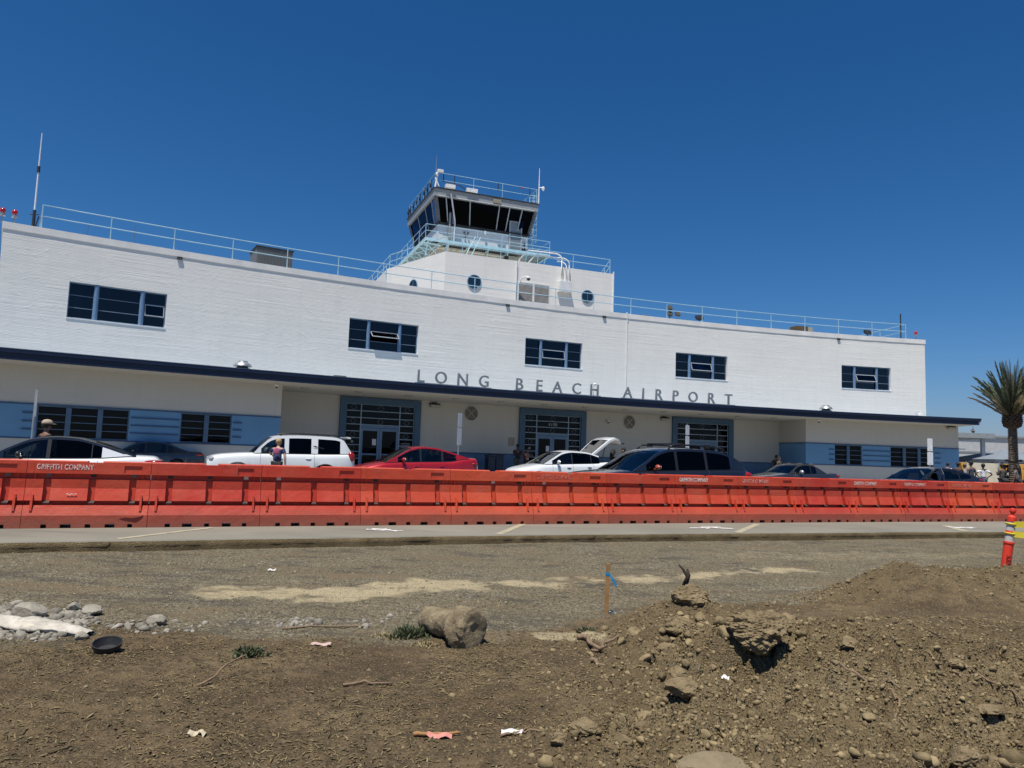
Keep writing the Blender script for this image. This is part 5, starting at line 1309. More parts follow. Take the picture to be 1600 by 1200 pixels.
def smooth_ip(x, pts):
    xs = [p[0] for p in pts]; ys = [p[1] for p in pts]
    if x <= xs[0]: return ys[0]
    if x >= xs[-1]: return ys[-1]
    i = max(j for j in range(len(xs)) if xs[j] <= x); i = min(i, len(xs) - 2); h = xs[i + 1] - xs[i]; t = (x - xs[i]) / h
    def sl(j):
        if j <= 0: return (ys[1] - ys[0]) / (xs[1] - xs[0])
        if j >= len(xs) - 1: return (ys[-1] - ys[-2]) / (xs[-1] - xs[-2])
        a = (ys[j] - ys[j - 1]) / (xs[j] - xs[j - 1]); b = (ys[j + 1] - ys[j]) / (xs[j + 1] - xs[j])
        return 0 if a * b <= 0 else 2 * a * b / (a + b)
    m0, m1 = sl(i), sl(i + 1)
    return (2 * t ** 3 - 3 * t ** 2 + 1) * ys[i] + (t ** 3 - 2 * t ** 2 + t) * h * m0 + (-2 * t ** 3 + 3 * t ** 2) * ys[i + 1] + (t ** 3 - t ** 2) * h * m1
def car(name, label, loc, rz, S):
    """S: dict L,W, wheels (xf,xr), R, sill, top [(x,z)], roof [(x,z)], ws, rf, rr, rw, pillars, paint, roofpaint, glass ..."""
    t = thing(name, label, S.get('cat', 'car'), loc, rz, group=S.get('group'))
    L, Wd = S['L'], S['W'] / 2; xf, xrr = S['wheels']; Rw = S['R']; P = S['paint']; RP = S.get('roofpaint', P); sill = S.get('sill', .24)
    top, roof = S['top'], S['roof']
    zt = lambda x: smooth_ip(x, top)
    def hw(x):    # plan half width
        return Wd * smooth_ip(x, [(0, .74), (.10, .86), (.45, .965), (1.0, 1.0), (L - 1.0, 1.0), (L - .4, .955), (L - .08, .86), (L, .76)])
    def zlow(x):
        z = sill + ip(x, [(0, .10), (.35, .0), (L - .5, .02), (L, .16)])
        for xw in (xf, xrr):
            r = Rw + S.get('archgap', .06)
            if abs(x - xw) < r: z = max(z, Rw + math.sqrt(r * r - (x - xw) ** 2))
        return z
    xs = sorted(set([0, .015, .05, .1, .18] + list(np.linspace(.28, L - .28, 46)) + [L - .18, L - .1, L - .05, L - .015, L] + [xf + s * (Rw + .0601) for s in (-1, 1)] + [xrr + s * (Rw + .0601) for s in (-1, 1)] + [xf, xrr] + list(S.get('doors', []))))
    def nose(x): return .0 if .1 < x < L - .1 else .1
    def section(x):
        w = hw(x); zl = zlow(x); z1 = zt(x); sh = S.get('shoulder', .10); flat = 1 if 0.05 < x < L - .05 else .8
        zm = sill + (z1 - sill) * .45; zm = max(zm, zl + .02)
        # points from sill edge up the side to the centre line on top
        arch = 0.02 if (abs(x - xf) < Rw + .12 or abs(x - xrr) < Rw + .12) else 0
        pts = [(w * .955 + arch, zl), (w * .985 + arch, min(zl + .06, zm)), (w * 1.0 + arch * .5, zm), (w * .992, z1 - sh * 1.6 if z1 - sh * 1.6 > zm else zm + .01), (w * .965, z1 - sh * .7), (w * .915, z1 - .015), (w * .80, z1 + .012), (w * .4, z1 + .032), (0, z1 + .036)]
        z_prev = -1
        return [(y, z) for y, z in pts]
    secs = [section(x) for x in xs]
    dx = S.get('doors', [])
    def in_door(xm): 
        for k in range(len(dx) - 1):
            if dx[k] < xm < dx[k + 1]: return k
        return -1
    gx0, gx1 = S['ws'], S['rw']
    body = MB(); doors = {}
    for sgn in (-1, 1):
        for i in range(len(xs) - 1):
            xm = (xs[i] + xs[i + 1]) / 2; d = in_door(xm)
            for j in range(8):
                q = [(xs[i], sgn * secs[i][j][0], secs[i][j][1]), (xs[i + 1], sgn * secs[i + 1][j][0], secs[i + 1][j][1]), (xs[i + 1], sgn * secs[i + 1][j + 1][0], secs[i + 1][j + 1][1]), (xs[i], sgn * secs[i][j + 1][0], secs[i][j + 1][1])]
                if j >= 6 and gx0 + .05 < xm < gx1 - .05: continue      # open under the cabin
                if d >= 0 and 1 <= j <= 4 and not (sgn < 0 and S.get('open_door') == d and False):
                    doors.setdefault((sgn, d), MB()).add(q, [(0, 1, 2, 3)]); continue
                body.add(q, [(0, 1, 2, 3)])
    for x, i in ((0, 0), (L, -1)):   # end caps
        s = secs[i]; ring = [(x, y, z) for y, z in s] + [(x, -y, z) for y, z in reversed(s[:-1])]; body.add(ring, [tuple(range(len(ring)))])
    body.add([(.1, -Wd * .8, sill + .08), (L - .1, -Wd * .8, sill + .08), (L - .1, Wd * .8, sill + .08), (.1, Wd * .8, sill + .08)], [(0, 1, 2, 3)])
    body.build('body', P, t, merge=1e-4, autosmooth=R(38))
    for (sgn, d), m in doors.items():
        o = m.build('door', P, t, merge=1e-4, autosmooth=R(38))
        hx = dx[d + 1] - .20; w = hw(hx); zz_ = zt(hx) - .16
        hm = MB(); hm.ell((hx, sgn * (w * .985 + .012), zz_), (.20, .035, .035)); hm.build('door_handle', S.get('handle', P), o, smooth=True)
        sm = MB()
        for xs_i in (dx[d], dx[d + 1]):   # shut line
            sc = section(xs_i); sm.tube([(xs_i, sgn * (sc[j][0] + .0015), sc[j][1]) for j in range(1, 6)], .004, 4)
        sm.build('shut_line', BLACKPLASTIC, o)
    # greenhouse
    zr = lambda x: smooth_ip(x, roof)
    wr = S.get('wroof', .74)
    Hm = max(z for _, z in roof)
    def ye(x, z):   # half width of the glasshouse at height z
        zb = zt(x); f = (z - zb) / max(.05, Hm - zb); f = max(0, min(1, f)); return hw(x) * (.905 - (.905 - wr) * f ** 1.1)
    gx = sorted(set(list(np.linspace(gx0, gx1, 44)) + [S['rf'], S['rr']] + list(S['pil'])))
    side_top = S.get('frame', .055)
    skin = {'roof': MB(), 'windshield': MB(), 'rear_window': MB()}
    def row(x):
        z = zr(x); y = ye(x, z); cr = S.get('crown', .035) * min(1, (z - zt(x)) / .3 + .15)
        return [(x, y * k, z + cr * (1 - abs(k) ** 2.4)) for k in (-1, -.94, -.8, -.5, 0, .5, .8, .94, 1)]
    for i in range(len(gx) - 1):
        a, b = gx[i], gx[i + 1]; xm = (a + b) / 2; ra, rb = row(a), row(b)
        if S.get('hatch_open') and xm > S['rr']: continue
        key = 'windshield' if xm < S['rf'] else 'rear_window' if xm > S['rr'] else 'roof'
        for j in range(8):
            kk = 'roof' if j in (0, 7) else key
            skin[kk].add([ra[j], rb[j], rb[j + 1], ra[j + 1]], [(0, 1, 2, 3)])
    frame_m = MB(); quarter = MB(); panes = {}
    pil = S['pil']           # x breakpoints: [A, B0, B1, C0, C1, ...] glass spans between pil[0]-pil[1], pil[2]-pil[3], ...
    gl = S.get('glass_from', gx0)
    def is_glass(xm):
        for k in range(0, len(pil) - 1, 2):
            if pil[k] < xm < pil[k + 1]: return k // 2
        return -1
    blk = MB()
    for sgn in (-1, 1):
        quarter = MB()
        for i in range(len(gx) - 1):
            a, b = gx[i], gx[i + 1]; xm = (a + b) / 2
            if S.get('hatch_open') and xm > S['rr'] + .25: continue
            def lv(x):
                z0 = zt(x) - .012; z2 = zr(x); z1 = max(z0, z2 - side_top * (1 if z2 - z0 > .12 else .6)); zb = min(z0 + .025, z1)
                return z0, zb, z1, z2
            A, B = lv(a), lv(b); g = is_glass(xm)
            def q(k): return [(a, sgn * ye(a, A[k]), A[k]), (b, sgn * ye(b, B[k]), B[k]), (b, sgn * ye(b, B[k + 1]), B[k + 1]), (a, sgn * ye(a, A[k + 1]), A[k + 1])]
            (quarter if xm > pil[-1] and 'roofpaint' not in S else frame_m).add(q(2), [(0, 1, 2, 3)]); blk.add(q(0), [(0, 1, 2, 3)])
            if g >= 0: panes.setdefault((sgn, g), MB()).add(q(1), [(0, 1, 2, 3)])
            elif xm < pil[-1] and S.get('bpillar_black', True) and xm > pil[0]: blk.add(q(1), [(0, 1, 2, 3)])
            else: (blk if S.get('cpillar_black') and xm > pil[-1] and xm < S.get('cblack_to', 99) else quarter if xm > pil[-1] else frame_m).add(q(1), [(0, 1, 2, 3)])
        if quarter.v: quarter.build('quarter_panel', P, t, merge=1e-4, smooth=True)
    for sgn in (-1, 1): skin['roof'].add(frame_m.v, frame_m.f) if sgn > 0 else None
    skin['roof'].build('roof', RP, t, merge=1e-4, autosmooth=R(40))
    skin['windshield'].build('windshield', S.get('wsglass', CARGLASS), t, merge=1e-4, smooth=True)
    if not S.get('hatch_open'): skin['rear_window'].build('rear_window', S.get('rglass', CARTINT), t, merge=1e-4, smooth=True)
    blk.build('window_trim', BLACKPLASTIC, t, merge=1e-4, smooth=False)
    for (sgn, g), m in panes.items(): m.build('side_window', S.get('fglass', CARGLASS) if g == 0 else S.get('rglass', CARTINT), t, merge=1e-4, smooth=True)
    # cabin
    m = MB(); zf = sill + .12; cx0, cx1 = gx0 + .1, gx1 - .1
    m.box(((cx0 + cx1) / 2, 0, zf), (cx1 - cx0, Wd * 1.7, .04)); m.box((gx0 + .28, 0, zt(gx0) - .10), (.42, Wd * 1.62, .2)); m.box((cx1 - .15, 0, zt(cx1) - .16), (.5, Wd * 1.6, .12))
    m.build('cabin_floor', INTR, t)
    for (sx_, ys_) in ((S.get('seat_f', 2.0), (-.37, .37)), (S.get('seat_r', 2.95), (-.38, .38))):
        for y_ in ys_:
            m = MB(); m.box((sx_ - .2, y_, zf + .28), (.5, .48, .2)); m.box((sx_ + .08, y_, zf + .62), (.16, .46, .62), ry=R(14)); m.box((sx_ + .19, y_, zf + 1.00), (.10, .25, .17), ry=R(12)); o = m.build('seat', SEAT, t, bevel=.03)
    m = MB(); c = Vector((gx0 + .55, .37, zt(gx0) + .0)); m.tube([c + Vector((.08 * math.sin(a), .18 * math.cos(a), .17 * math.sin(a))) for a in np.linspace(0, 2 * math.pi, 17)], .014, 6); m.build('steering_wheel', BLACKPLASTIC, t)
    # wheels
    for xw in (xf, xrr):
        for sgn in (-1, 1):
            m = MB(); yo = sgn * (Wd - .13)
            prof_ = [(Rw * .62, -.11), (Rw * .93, -.115), (Rw, -.08), (Rw, .08), (Rw * .93, .115), (Rw * .62, .11)]
            n = 28; vs = [(xw + r * math.cos(2 * math.pi * j / n), yo + d, Rw + r * math.sin(2 * math.pi * j / n)) for r, d in prof_ for j in range(n)]
            m.add(vs, [(i * n + j, i * n + (j + 1) % n, (i + 1) * n + (j + 1) % n, (i + 1) * n + j) for i in range(5) for j in range(n)]); w_ = m.build('wheel', TYRE, t, autosmooth=R(40))
            m = MB(); r1 = Rw * .64; m.tube([(xw + r1 * math.cos(a), yo + sgn * .07, Rw + r1 * math.sin(a)) for a in np.linspace(0, 2 * math.pi, 25)], .022, 6)
            m.tube([(xw, yo + sgn * .02, Rw), (xw, yo + sgn * .095, Rw)], .07, 10)
            for k in range(5):
                a = k * 2 * math.pi / 5 + .3; m.tube([(xw + .04 * math.cos(a), yo + sgn * .085, Rw + .04 * math.sin(a)), (xw + r1 * math.cos(a), yo + sgn * .075, Rw + r1 * math.sin(a))], [.035, .026], 6)
            m.build('rim', S.get('rim', RIM), w_, autosmooth=R(40))
            m = MB(); m.tube([(xw, yo - sgn * .1, Rw), (xw, yo - sgn * .02, Rw)], Rw * .6, 20); m.build('brake_disc', DARKMETAL, w_)
            m = MB(); r2 = Rw + .05; nn = 14
            m.grid([[(xw + r2 * math.cos(a), yo - sgn * .2, Rw + r2 * math.sin(a)), (xw + r2 * math.cos(a), sgn * (Wd * .955), Rw + r2 * math.sin(a))] for a in np.linspace(0, math.pi, nn)]); m.build('wheel_arch_liner', BLACKPLASTIC, t)
    # lamps, mirrors, bumpers
    for sgn in (-1, 1):
        hl = S.get('headl', (.12, .66, .42, .14)); m = MB(); hxx, hzz, hLn, hHt = hl
        m.ell((hxx + hLn / 2, sgn * (hw(hxx + hLn / 2) * .90), hzz), (hLn, .22, hHt), 14, 8, Euler((0, R(-12), sgn * R(-24)))); m.build('headlight', HEAD, t, smooth=True)
        tl = S.get('taill', (L - .32, .92, .34, .13)); m = MB(); m.ell((tl[0] + tl[2] / 2 - .02, sgn * hw(tl[0] + .1) * .92, tl[1]), (tl[2], .2, tl[3]), 14, 8, Euler((0, R(-4), sgn * R(18)))); m.build('tail_light', TAIL, t, smooth=True)
        mx = S['ws'] + S.get('mirx', .62); mz = zt(mx) + .07; yy_ = hw(mx) * .93
        m = MB(); m.ell((mx, sgn * (yy_ + .13), mz + .03), S.get('mir', (.13, .24, .15)), 14, 10, Euler((0, 0, sgn * R(10)))); m.tube([(mx + .0, sgn * (yy_ - .03), mz - .04), (mx, sgn * (yy_ + .06), mz)], .025, 6)
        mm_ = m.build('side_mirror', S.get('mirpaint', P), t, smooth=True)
        m = MB(); m.ell((mx + .055, sgn * (yy_ + .13), mz + .03), (.03, .19, .11), 12, 8, Euler((0, 0, sgn * R(10)))); m.build('mirror_glass', CHROME, mm_, smooth=True)
    m = MB(); m.box((.03, 0, sill + .22), (.05, Wd * 1.3, .16)); m.box((L - .02, 0, sill + .22), (.05, Wd * 1.3, .14)); m.build('grille', BLACKPLASTIC, t, bevel=.015)
    m = MB(); m.box((L + .012, 0, .78), (.012, .32, .16)); m.build('number_plate', WHITEPAINT, t)
    if S.get('rails'):
        for sgn in (-1, 1):
            m = MB(); xa, xb = S['rf'] + .25, S['rr'] - .05; rz_ = lambda x: zr(x) + S['rails']; ry = lambda x: sgn * (ye(x, zr(x)) - .04)
            pts = [(xa, ry(xa), zr(xa) + .01), (xa + .12, ry(xa + .12), rz_(xa + .12))] + [(x, ry(x), rz_(x)) for x in np.linspace(xa + .3, xb - .3, 6)] + [(xb - .12, ry(xb - .12), rz_(xb - .12)), (xb, ry(xb), zr(xb) + .01)]
            m.tube(pts, .022, 8); m.build('roof_rail', BLACKPLASTIC, t, smooth=True)
        if S.get('crossbar'):
            for xb in S['crossbar']:
                m = MB(); y = ye(xb, zr(xb)) - .04; z = zr(xb) + S['rails'] + .03; m.tube([(xb, -y - .02, z), (xb, y + .02, z)], .02, 8); m.box((xb, -y, z - .03), (.14, .08, .09)); m.box((xb, y, z - .03), (.14, .08, .09)); m.build('crossbar', BLACKPLASTIC, t)
    return t, dict(zt=zt, zr=zr, ye=ye, hw=hw)
WHITEC = carpaint('car_white', (.74, .76, .76)); REDC = carpaint('car_red', (.42, .008, .014), .25); GREYC = carpaint('car_dark_grey', (.05, .055, .065), .5); BLACKC = carpaint('car_black', (.012, .014, .022), .2); SLATE = carpaint('car_slate', (.035, .04, .05), .4)

def place(front, rear_dir):   # front point and heading
    return (front[0], front[1], 0.0), rear_dir
# 1 white sedan with black roof
S = dict(L=4.9, W=1.84, wheels=(.95, 3.78), R=.335, paint=WHITEC, roofpaint=BLACKC, top=[(0, .62), (.25, .76), (.8, .87), (1.35, .93), (2.5, .955), (3.6, .99), (4.3, 1.045), (4.75, 1.03), (4.9, .92)],
         roof=[(1.35, .94), (1.75, 1.20), (2.2, 1.40), (2.6, 1.455), (3.05, 1.44), (3.5, 1.34), (4.0, 1.18), (4.35, 1.06)], ws=1.35, rf=2.2, rr=3.45, rw=4.35, pil=[1.65, 2.48, 2.56, 3.40, 3.42, 3.62],
         doors=[1.72, 2.58, 3.55], cpillar_black=False, taill=(4.42, .93, .55, .09), mirpaint=BLACKPLASTIC, handle=CHROME, seat_f=2.15, seat_r=3.0, group='cars stopped in the airport roadway')
front = (-13.36, 17.0); t1, f1 = car('white_sedan', 'white sedan with black roof at the far left, window open, tail towards the grey sedan', *place(front, R(24)), S)
# 2 dark grey sedan behind it
S2 = dict(S); S2.update(paint=GREYC, roofpaint=GREYC, handle=GREYC, L=4.8, W=1.82, wheels=(.92, 3.7), top=[(0, .62), (.25, .74), (.8, .86), (1.35, .93), (2.5, .95), (3.6, .99), (4.2, 1.03), (4.65, 1.02), (4.8, .9)], roof=[(1.3, .94), (1.75, 1.20), (2.15, 1.38), (2.6, 1.45), (3.0, 1.43), (3.5, 1.30), (3.9, 1.14), (4.2, 1.045)],
          ws=1.3, rf=2.15, rr=3.35, rw=4.2, pil=[1.6, 2.4, 2.48, 3.25, 3.30, 3.5], doors=[1.66, 2.5, 3.45], rglass=CARGLASS, cpillar_black=True, taill=(4.36, .93, .45, .12))
car('grey_sedan', 'dark grey sedan mostly hidden behind the tail of the white sedan', (-18.2, 31.6, 0), R(26), S2)
# 3 white off-road SUV
S3 = dict(L=4.75, W=1.9, wheels=(.92, 3.72), R=.39, sill=.42, archgap=.08, paint=WHITEC, top=[(0, .88), (.12, 1.02), (.5, 1.10), (1.35, 1.16), (2.5, 1.18), (3.8, 1.20), (4.6, 1.22), (4.75, 1.15)],
          roof=[(1.38, 1.17), (1.62, 1.42), (1.92, 1.68), (2.2, 1.765), (3.0, 1.80), (4.0, 1.78), (4.32, 1.70), (4.5, 1.45), (4.66, 1.23)], ws=1.38, rf=1.95, rr=4.28, rw=4.66, wroof=.78, crown=.03, frame=.09,
          pil=[1.62, 2.36, 2.50, 3.24, 3.46, 4.22], bpillar_black=False, doors=[1.6, 2.42, 3.34], taill=(4.50, 1.13, .26, .36), headl=(.04, .97, .17, .11), seat_f=2.1, seat_r=3.0, rim=RIMD, cat='car', rails=.07, handle=WHITEC, mir=(.14, .24, .2), group='cars stopped in the airport roadway')
t3, f3 = car('white_off_road_car', 'boxy white off-road car with roof rails, a person leaning in at its door', (-10.0, 24.5, 0), R(25), S3)
m = MB(); 
for k in range(4): m.box((4.5 + .015 * k, 0, 1.80 - .012 * k), (.12, 1.35, .03))
m.build('roof_spoiler', WHITEC, t3, bevel=.01)
m = MB(); m.prism([(0, 0), (.12, 0), (.16, -.03), (.26, -.03), (.30, -.06), (.40, -.06), (.38, -.10), (.26, -.08), (.22, -.05), (.10, -.05)], (1, 0, 0), (0, 0, 1), (3.27, -.835, 1.47), (0, -1, 0), .004); m.build('pillar_badge', BLACKPLASTIC, t3)
# 4 red sedan
S4 = dict(L=4.7, W=1.85, wheels=(.86, 3.74), R=.335, paint=REDC, top=[(0, .58), (.2, .70), (.6, .80), (1.15, .90), (2.3, .955), (3.5, .995), (4.25, 1.10), (4.6, 1.11), (4.7, .98)],
          roof=[(1.1, .90), (1.6, 1.15), (2.1, 1.37), (2.55, 1.443), (3.0, 1.42), (3.5, 1.32), (3.95, 1.20), (4.3, 1.11)], ws=1.1, rf=2.1, rr=3.05, rw=4.3, pil=[1.55, 2.38, 2.44, 3.20, 3.28, 3.78], doors=[1.5, 2.42, 3.4], cpillar_black=False, rglass=CARGLASS, taill=(4.36, 1.0, .3, .1), seat_f=2.15, seat_r=3.0, group='cars stopped in the airport roadway')
S4 = dict(S4); S4_LOW = dict(S4); S4.update(top=[(x, z * 1.07) for x, z in S4['top']], roof=[(x, z * 1.085) for x, z in S4['roof']])
car('red_sedan', 'glossy red sedan in front of the leftmost entrance', (-5.75, 26.7, 0), R(24.5), S4)
# 5 white crossover with hatch open
S5 = dict(L=4.75, W=1.92, wheels=(.86, 3.75), R=.355, sill=.27, paint=WHITEC, top=[(0, .68), (.2, .82), (.6, .93), (1.15, 1.03), (2.3, 1.09), (3.5, 1.14), (4.3, 1.20), (4.75, 1.16)],
          roof=[(1.1, 1.03), (1.6, 1.32), (2.05, 1.55), (2.5, 1.624), (3.1, 1.60), (3.7, 1.46), (4.2, 1.30), (4.5, 1.19)], ws=1.1, rf=2.05, rr=3.45, rw=4.5, pil=[1.5, 2.4, 2.46, 3.30, 3.34, 4.05], doors=[1.5, 2.44, 3.4], hatch_open=True, taill=(4.45, 1.02, .26, .1), seat_f=2.15, seat_r=3.0, handle=BLACKPLASTIC, group='cars stopped in the airport roadway')
t5, f5 = car('white_hatch_car', 'white rounded crossover with its rear hatch raised', (.04, 30.6, 0), R(23), S5)
# raised hatch: curved shell with window, hinged at the rear of the roof
hp = [(0, 0), (.45, .38), (.80, .66), (1.08, .78), (1.28, .72), (1.42, .55)]; base_x, base_z = 3.42, 1.52
def hrow(i, w, off=0):
    x, z = hp[i]; n_ = Vector((-.6, 0, .8)) if i < 3 else Vector((.1, 0, 1)) if i == 3 else Vector((.7, 0, .7)); 
    return [Vector((base_x + x, w * k, base_z + z)) + n_ * off - Vector((0, 0, .04 * abs(k) ** 2)) for k in (-1, -.86, 0, .86, 1)]
m = MB()
for off in (0, -.05):
    rows_ = [hrow(i, w, off) for i, w in enumerate((.66, .74, .78, .80, .78, .72))]
    for i in range(5):
        for j in range(4):
            if i in (0, 1) and j in (1, 2): continue
            m.add([rows_[i][j], rows_[i][j + 1], rows_[i + 1][j + 1], rows_[i + 1][j]], [(0, 1, 2, 3)])
ha = m.build('hatch', WHITEC, t5, merge=1e-4, autosmooth=R(50))
for k in (0, 4):
    sd = MB(); A = [hrow(i, w, 0)[k] for i, w in enumerate((.66, .74, .78, .80, .78, .72))]; B = [hrow(i, w, -.09)[k] for i, w in enumerate((.66, .74, .78, .80, .78, .72))]; sd.grid([A, B]); sd.build('hatch_edge', WHITEC, ha)
m = MB(); rr0, rr2 = hrow(0, .66, -.01), hrow(2, .78, -.01); r1_ = hrow(1, .74, -.01); m.grid([[rr0[1], rr0[2], rr0[3]], [r1_[1], r1_[2], r1_[3]], [rr2[1], rr2[2], rr2[3]]]); m.build('hatch_window', CARTINT, ha)
m = MB(); m.box((base_x + 1.50, 0, base_z + .52), (.24, 1.3, .05), ry=R(8)); m.build('hatch_spoiler', BLACKPLASTIC, ha, bevel=.015)
for sgn in (-1, 1):
    m = MB(); m.tube([(3.95, sgn * .62, 1.28), (base_x + .7, sgn * .68, base_z + .52)], .015, 6); m.build('gas_strut', BLACKPLASTIC, t5)
m = MB(); m.box((4.35, 0, .95), (.6, 1.3, .04)); m.build('boot_floor', INTR, t5)
# 6 black wagon with roof rails
S6 = dict(L=4.95, W=1.9, wheels=(.95, 3.75), R=.36, sill=.34, paint=BLACKC, top=[(0, .80), (.15, .95), (.6, 1.03), (1.25, 1.09), (2.4, 1.13), (3.6, 1.17), (4.7, 1.20), (4.95, 1.12)],
          roof=[(1.2, 1.09), (1.6, 1.32), (2.05, 1.58), (2.4, 1.665), (3.0, 1.69), (3.8, 1.66), (4.25, 1.57), (4.6, 1.38), (4.8, 1.21)], ws=1.2, rf=2.1, rr=4.2, rw=4.8, wroof=.76, frame=.06,
          pil=[1.6, 2.48, 2.56, 3.40, 3.48, 4.2], doors=[1.58, 2.52, 3.48], taill=(4.62, 1.06, .32, .18), seat_f=2.2, seat_r=3.1, fglass=CARTINT, handle=BLACKC, rails=.10, crossbar=(2.75, 3.55), rim=RIMD, wsglass=glass('wagon_windshield', (.12, .13, .15), ior=1.5, gl_=.7), headl=(.08, .86, .4, .13), mir=(.12, .22, .13), mirpaint=paint('mirror_orange_reflection', (.42, .09, .05), .3, coat=.5), group='cars stopped in the airport roadway')  # mirror caps painted orange to imitate the barrier's reflection
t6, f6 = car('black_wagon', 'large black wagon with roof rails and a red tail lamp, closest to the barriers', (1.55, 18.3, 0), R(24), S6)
# 7 dark convertible
S7 = dict(L=4.7, W=1.84, wheels=(.86, 3.62), R=.34, paint=SLATE, roofpaint=paint('fabric_roof', (.018, .018, .02), .9), top=[(0, .62), (.2, .74), (.7, .85), (1.4, .93), (2.5, .95), (3.6, .97), (4.4, 1.0), (4.7, .88)],
          roof=[(1.35, .93), (1.7, 1.14), (2.05, 1.33), (2.5, 1.395), (2.9, 1.37), (3.3, 1.22), (3.7, 1.0)], ws=1.35, rf=2.05, rr=3.25, rw=3.7, pil=[1.72, 2.72, 2.78, 3.08], doors=[1.6, 2.95], taill=(4.3, .88, .34, .12), seat_f=2.3, seat_r=3.0, rglass=CARGLASS, mirpaint=paint('mirror_silver', (.6, .62, .64), .3, metal=.6), mir=(.16, .26, .17), group='cars stopped in the airport roadway')
car('dark_convertible', 'dark grey convertible with a black fabric roof before the right wing', (11.55, 35.0, 0), R(24), S7)
# 8 black sedan with front door open
S8 = dict(S4_LOW); S8.update(L=4.9, paint=BLACKC, wheels=(.9, 3.85), top=[(0, .58), (.2, .72), (.6, .82), (1.15, .92), (2.3, .96), (3.5, 1.0), (4.4, 1.08), (4.8, 1.08), (4.9, .95)],
          roof=[(1.15, .92), (1.65, 1.16), (2.15, 1.37), (2.6, 1.435), (3.1, 1.41), (3.6, 1.31), (4.1, 1.18), (4.45, 1.09)], ws=1.15, rf=2.15, rr=3.1, rw=4.45, pil=[1.6, 2.45, 2.5, 3.3, 3.36, 3.95], doors=[1.52, 2.48, 3.5], handle=BLACKC)
t8, f8 = car('black_sedan', 'black sedan at the right wing with a front door swung open', (14.8, 29.6, 0), R(20.5), S8)
m = MB(); dang_ = R(74); hx, hy = 1.5, -.90
def dpt(u, z): return Vector((hx + u * math.cos(dang_ + math.pi), hy - u * abs(math.sin(dang_)), z))
pts = []
m.tube([dpt(0, .95), dpt(.22, 1.22), dpt(.5, 1.40), dpt(.78, 1.42), dpt(.92, 1.2), dpt(.95, .95)], .03, 8); m.hexa([dpt(0, .35), dpt(.95, .35), dpt(.95, .35) + Vector((.08, .0, 0)), dpt(0, .35) + Vector((.08, 0, 0)), dpt(0, .96), dpt(.95, .96), dpt(.95, .96) + Vector((.08, 0, 0)), dpt(0, .96) + Vector((.08, 0, 0))])
od = m.build('open_door', BLACKC, t8)
m = MB(); m.add([dpt(.02, .96), dpt(.22, 1.22), dpt(.5, 1.40), dpt(.78, 1.42), dpt(.92, 1.2), dpt(.95, .96)], [(0, 1, 2, 3, 4, 5)]); m.build('side_window', CARGLASS, od)
# ================================================================ people
SKINS = [paint('skin_light', (.45, .27, .19), .55, var=.05), paint('skin_brown', (.20, .105, .065), .55, var=.05), paint('skin_dark', (.075, .04, .026), .55, var=.05)]
def hairmat(n, c): return paint('hair_' + n, c, .7, var=.2, scale=20)
def cloth(n, c): return paint('cloth_' + n, c, .85, var=.14, scale=5, bump=.15, bscale=30)
def skin_obj(name, J, E, rad, mat, parent, root, sub=1):
    """one continuous surface grown over joints J along edges E"""
    keys = list(J); me = bpy.data.meshes.new(name); me.from_pydata([J[k] for k in keys], [(keys.index(a), keys.index(b)) for a, b in E], [])
    o = bpy.data.objects.new(name, me); COL.objects.link(o)
    bm = bmesh.new(); bm.from_mesh(me); ly = bm.verts.layers.skin.new(); bm.verts.ensure_lookup_table()
    for i, k in enumerate(keys):
        r = rad[k]; bm.verts[i][ly].radius = (r, r) if isinstance(r, (int, float)) else r
        bm.verts[i][ly].use_root = (k == root)
    bm.to_mesh(me); bm.free()
    sk = o.modifiers.new('skin', 'SKIN'); sk.branch_smoothing = .6; sk.use_smooth_shade = True
    ss = o.modifiers.new('sub', 'SUBSURF'); ss.levels = sub; ss.render_levels = sub
    dg = bpy.context.evaluated_depsgraph_get(); dg.update(); m2 = bpy.data.meshes.new_from_object(o.evaluated_get(dg)); bpy.data.objects.remove(o)
    m2.polygons.foreach_set('use_smooth', [True] * len(m2.polygons)); m2.materials.clear(); m2.materials.append(mat); return m2
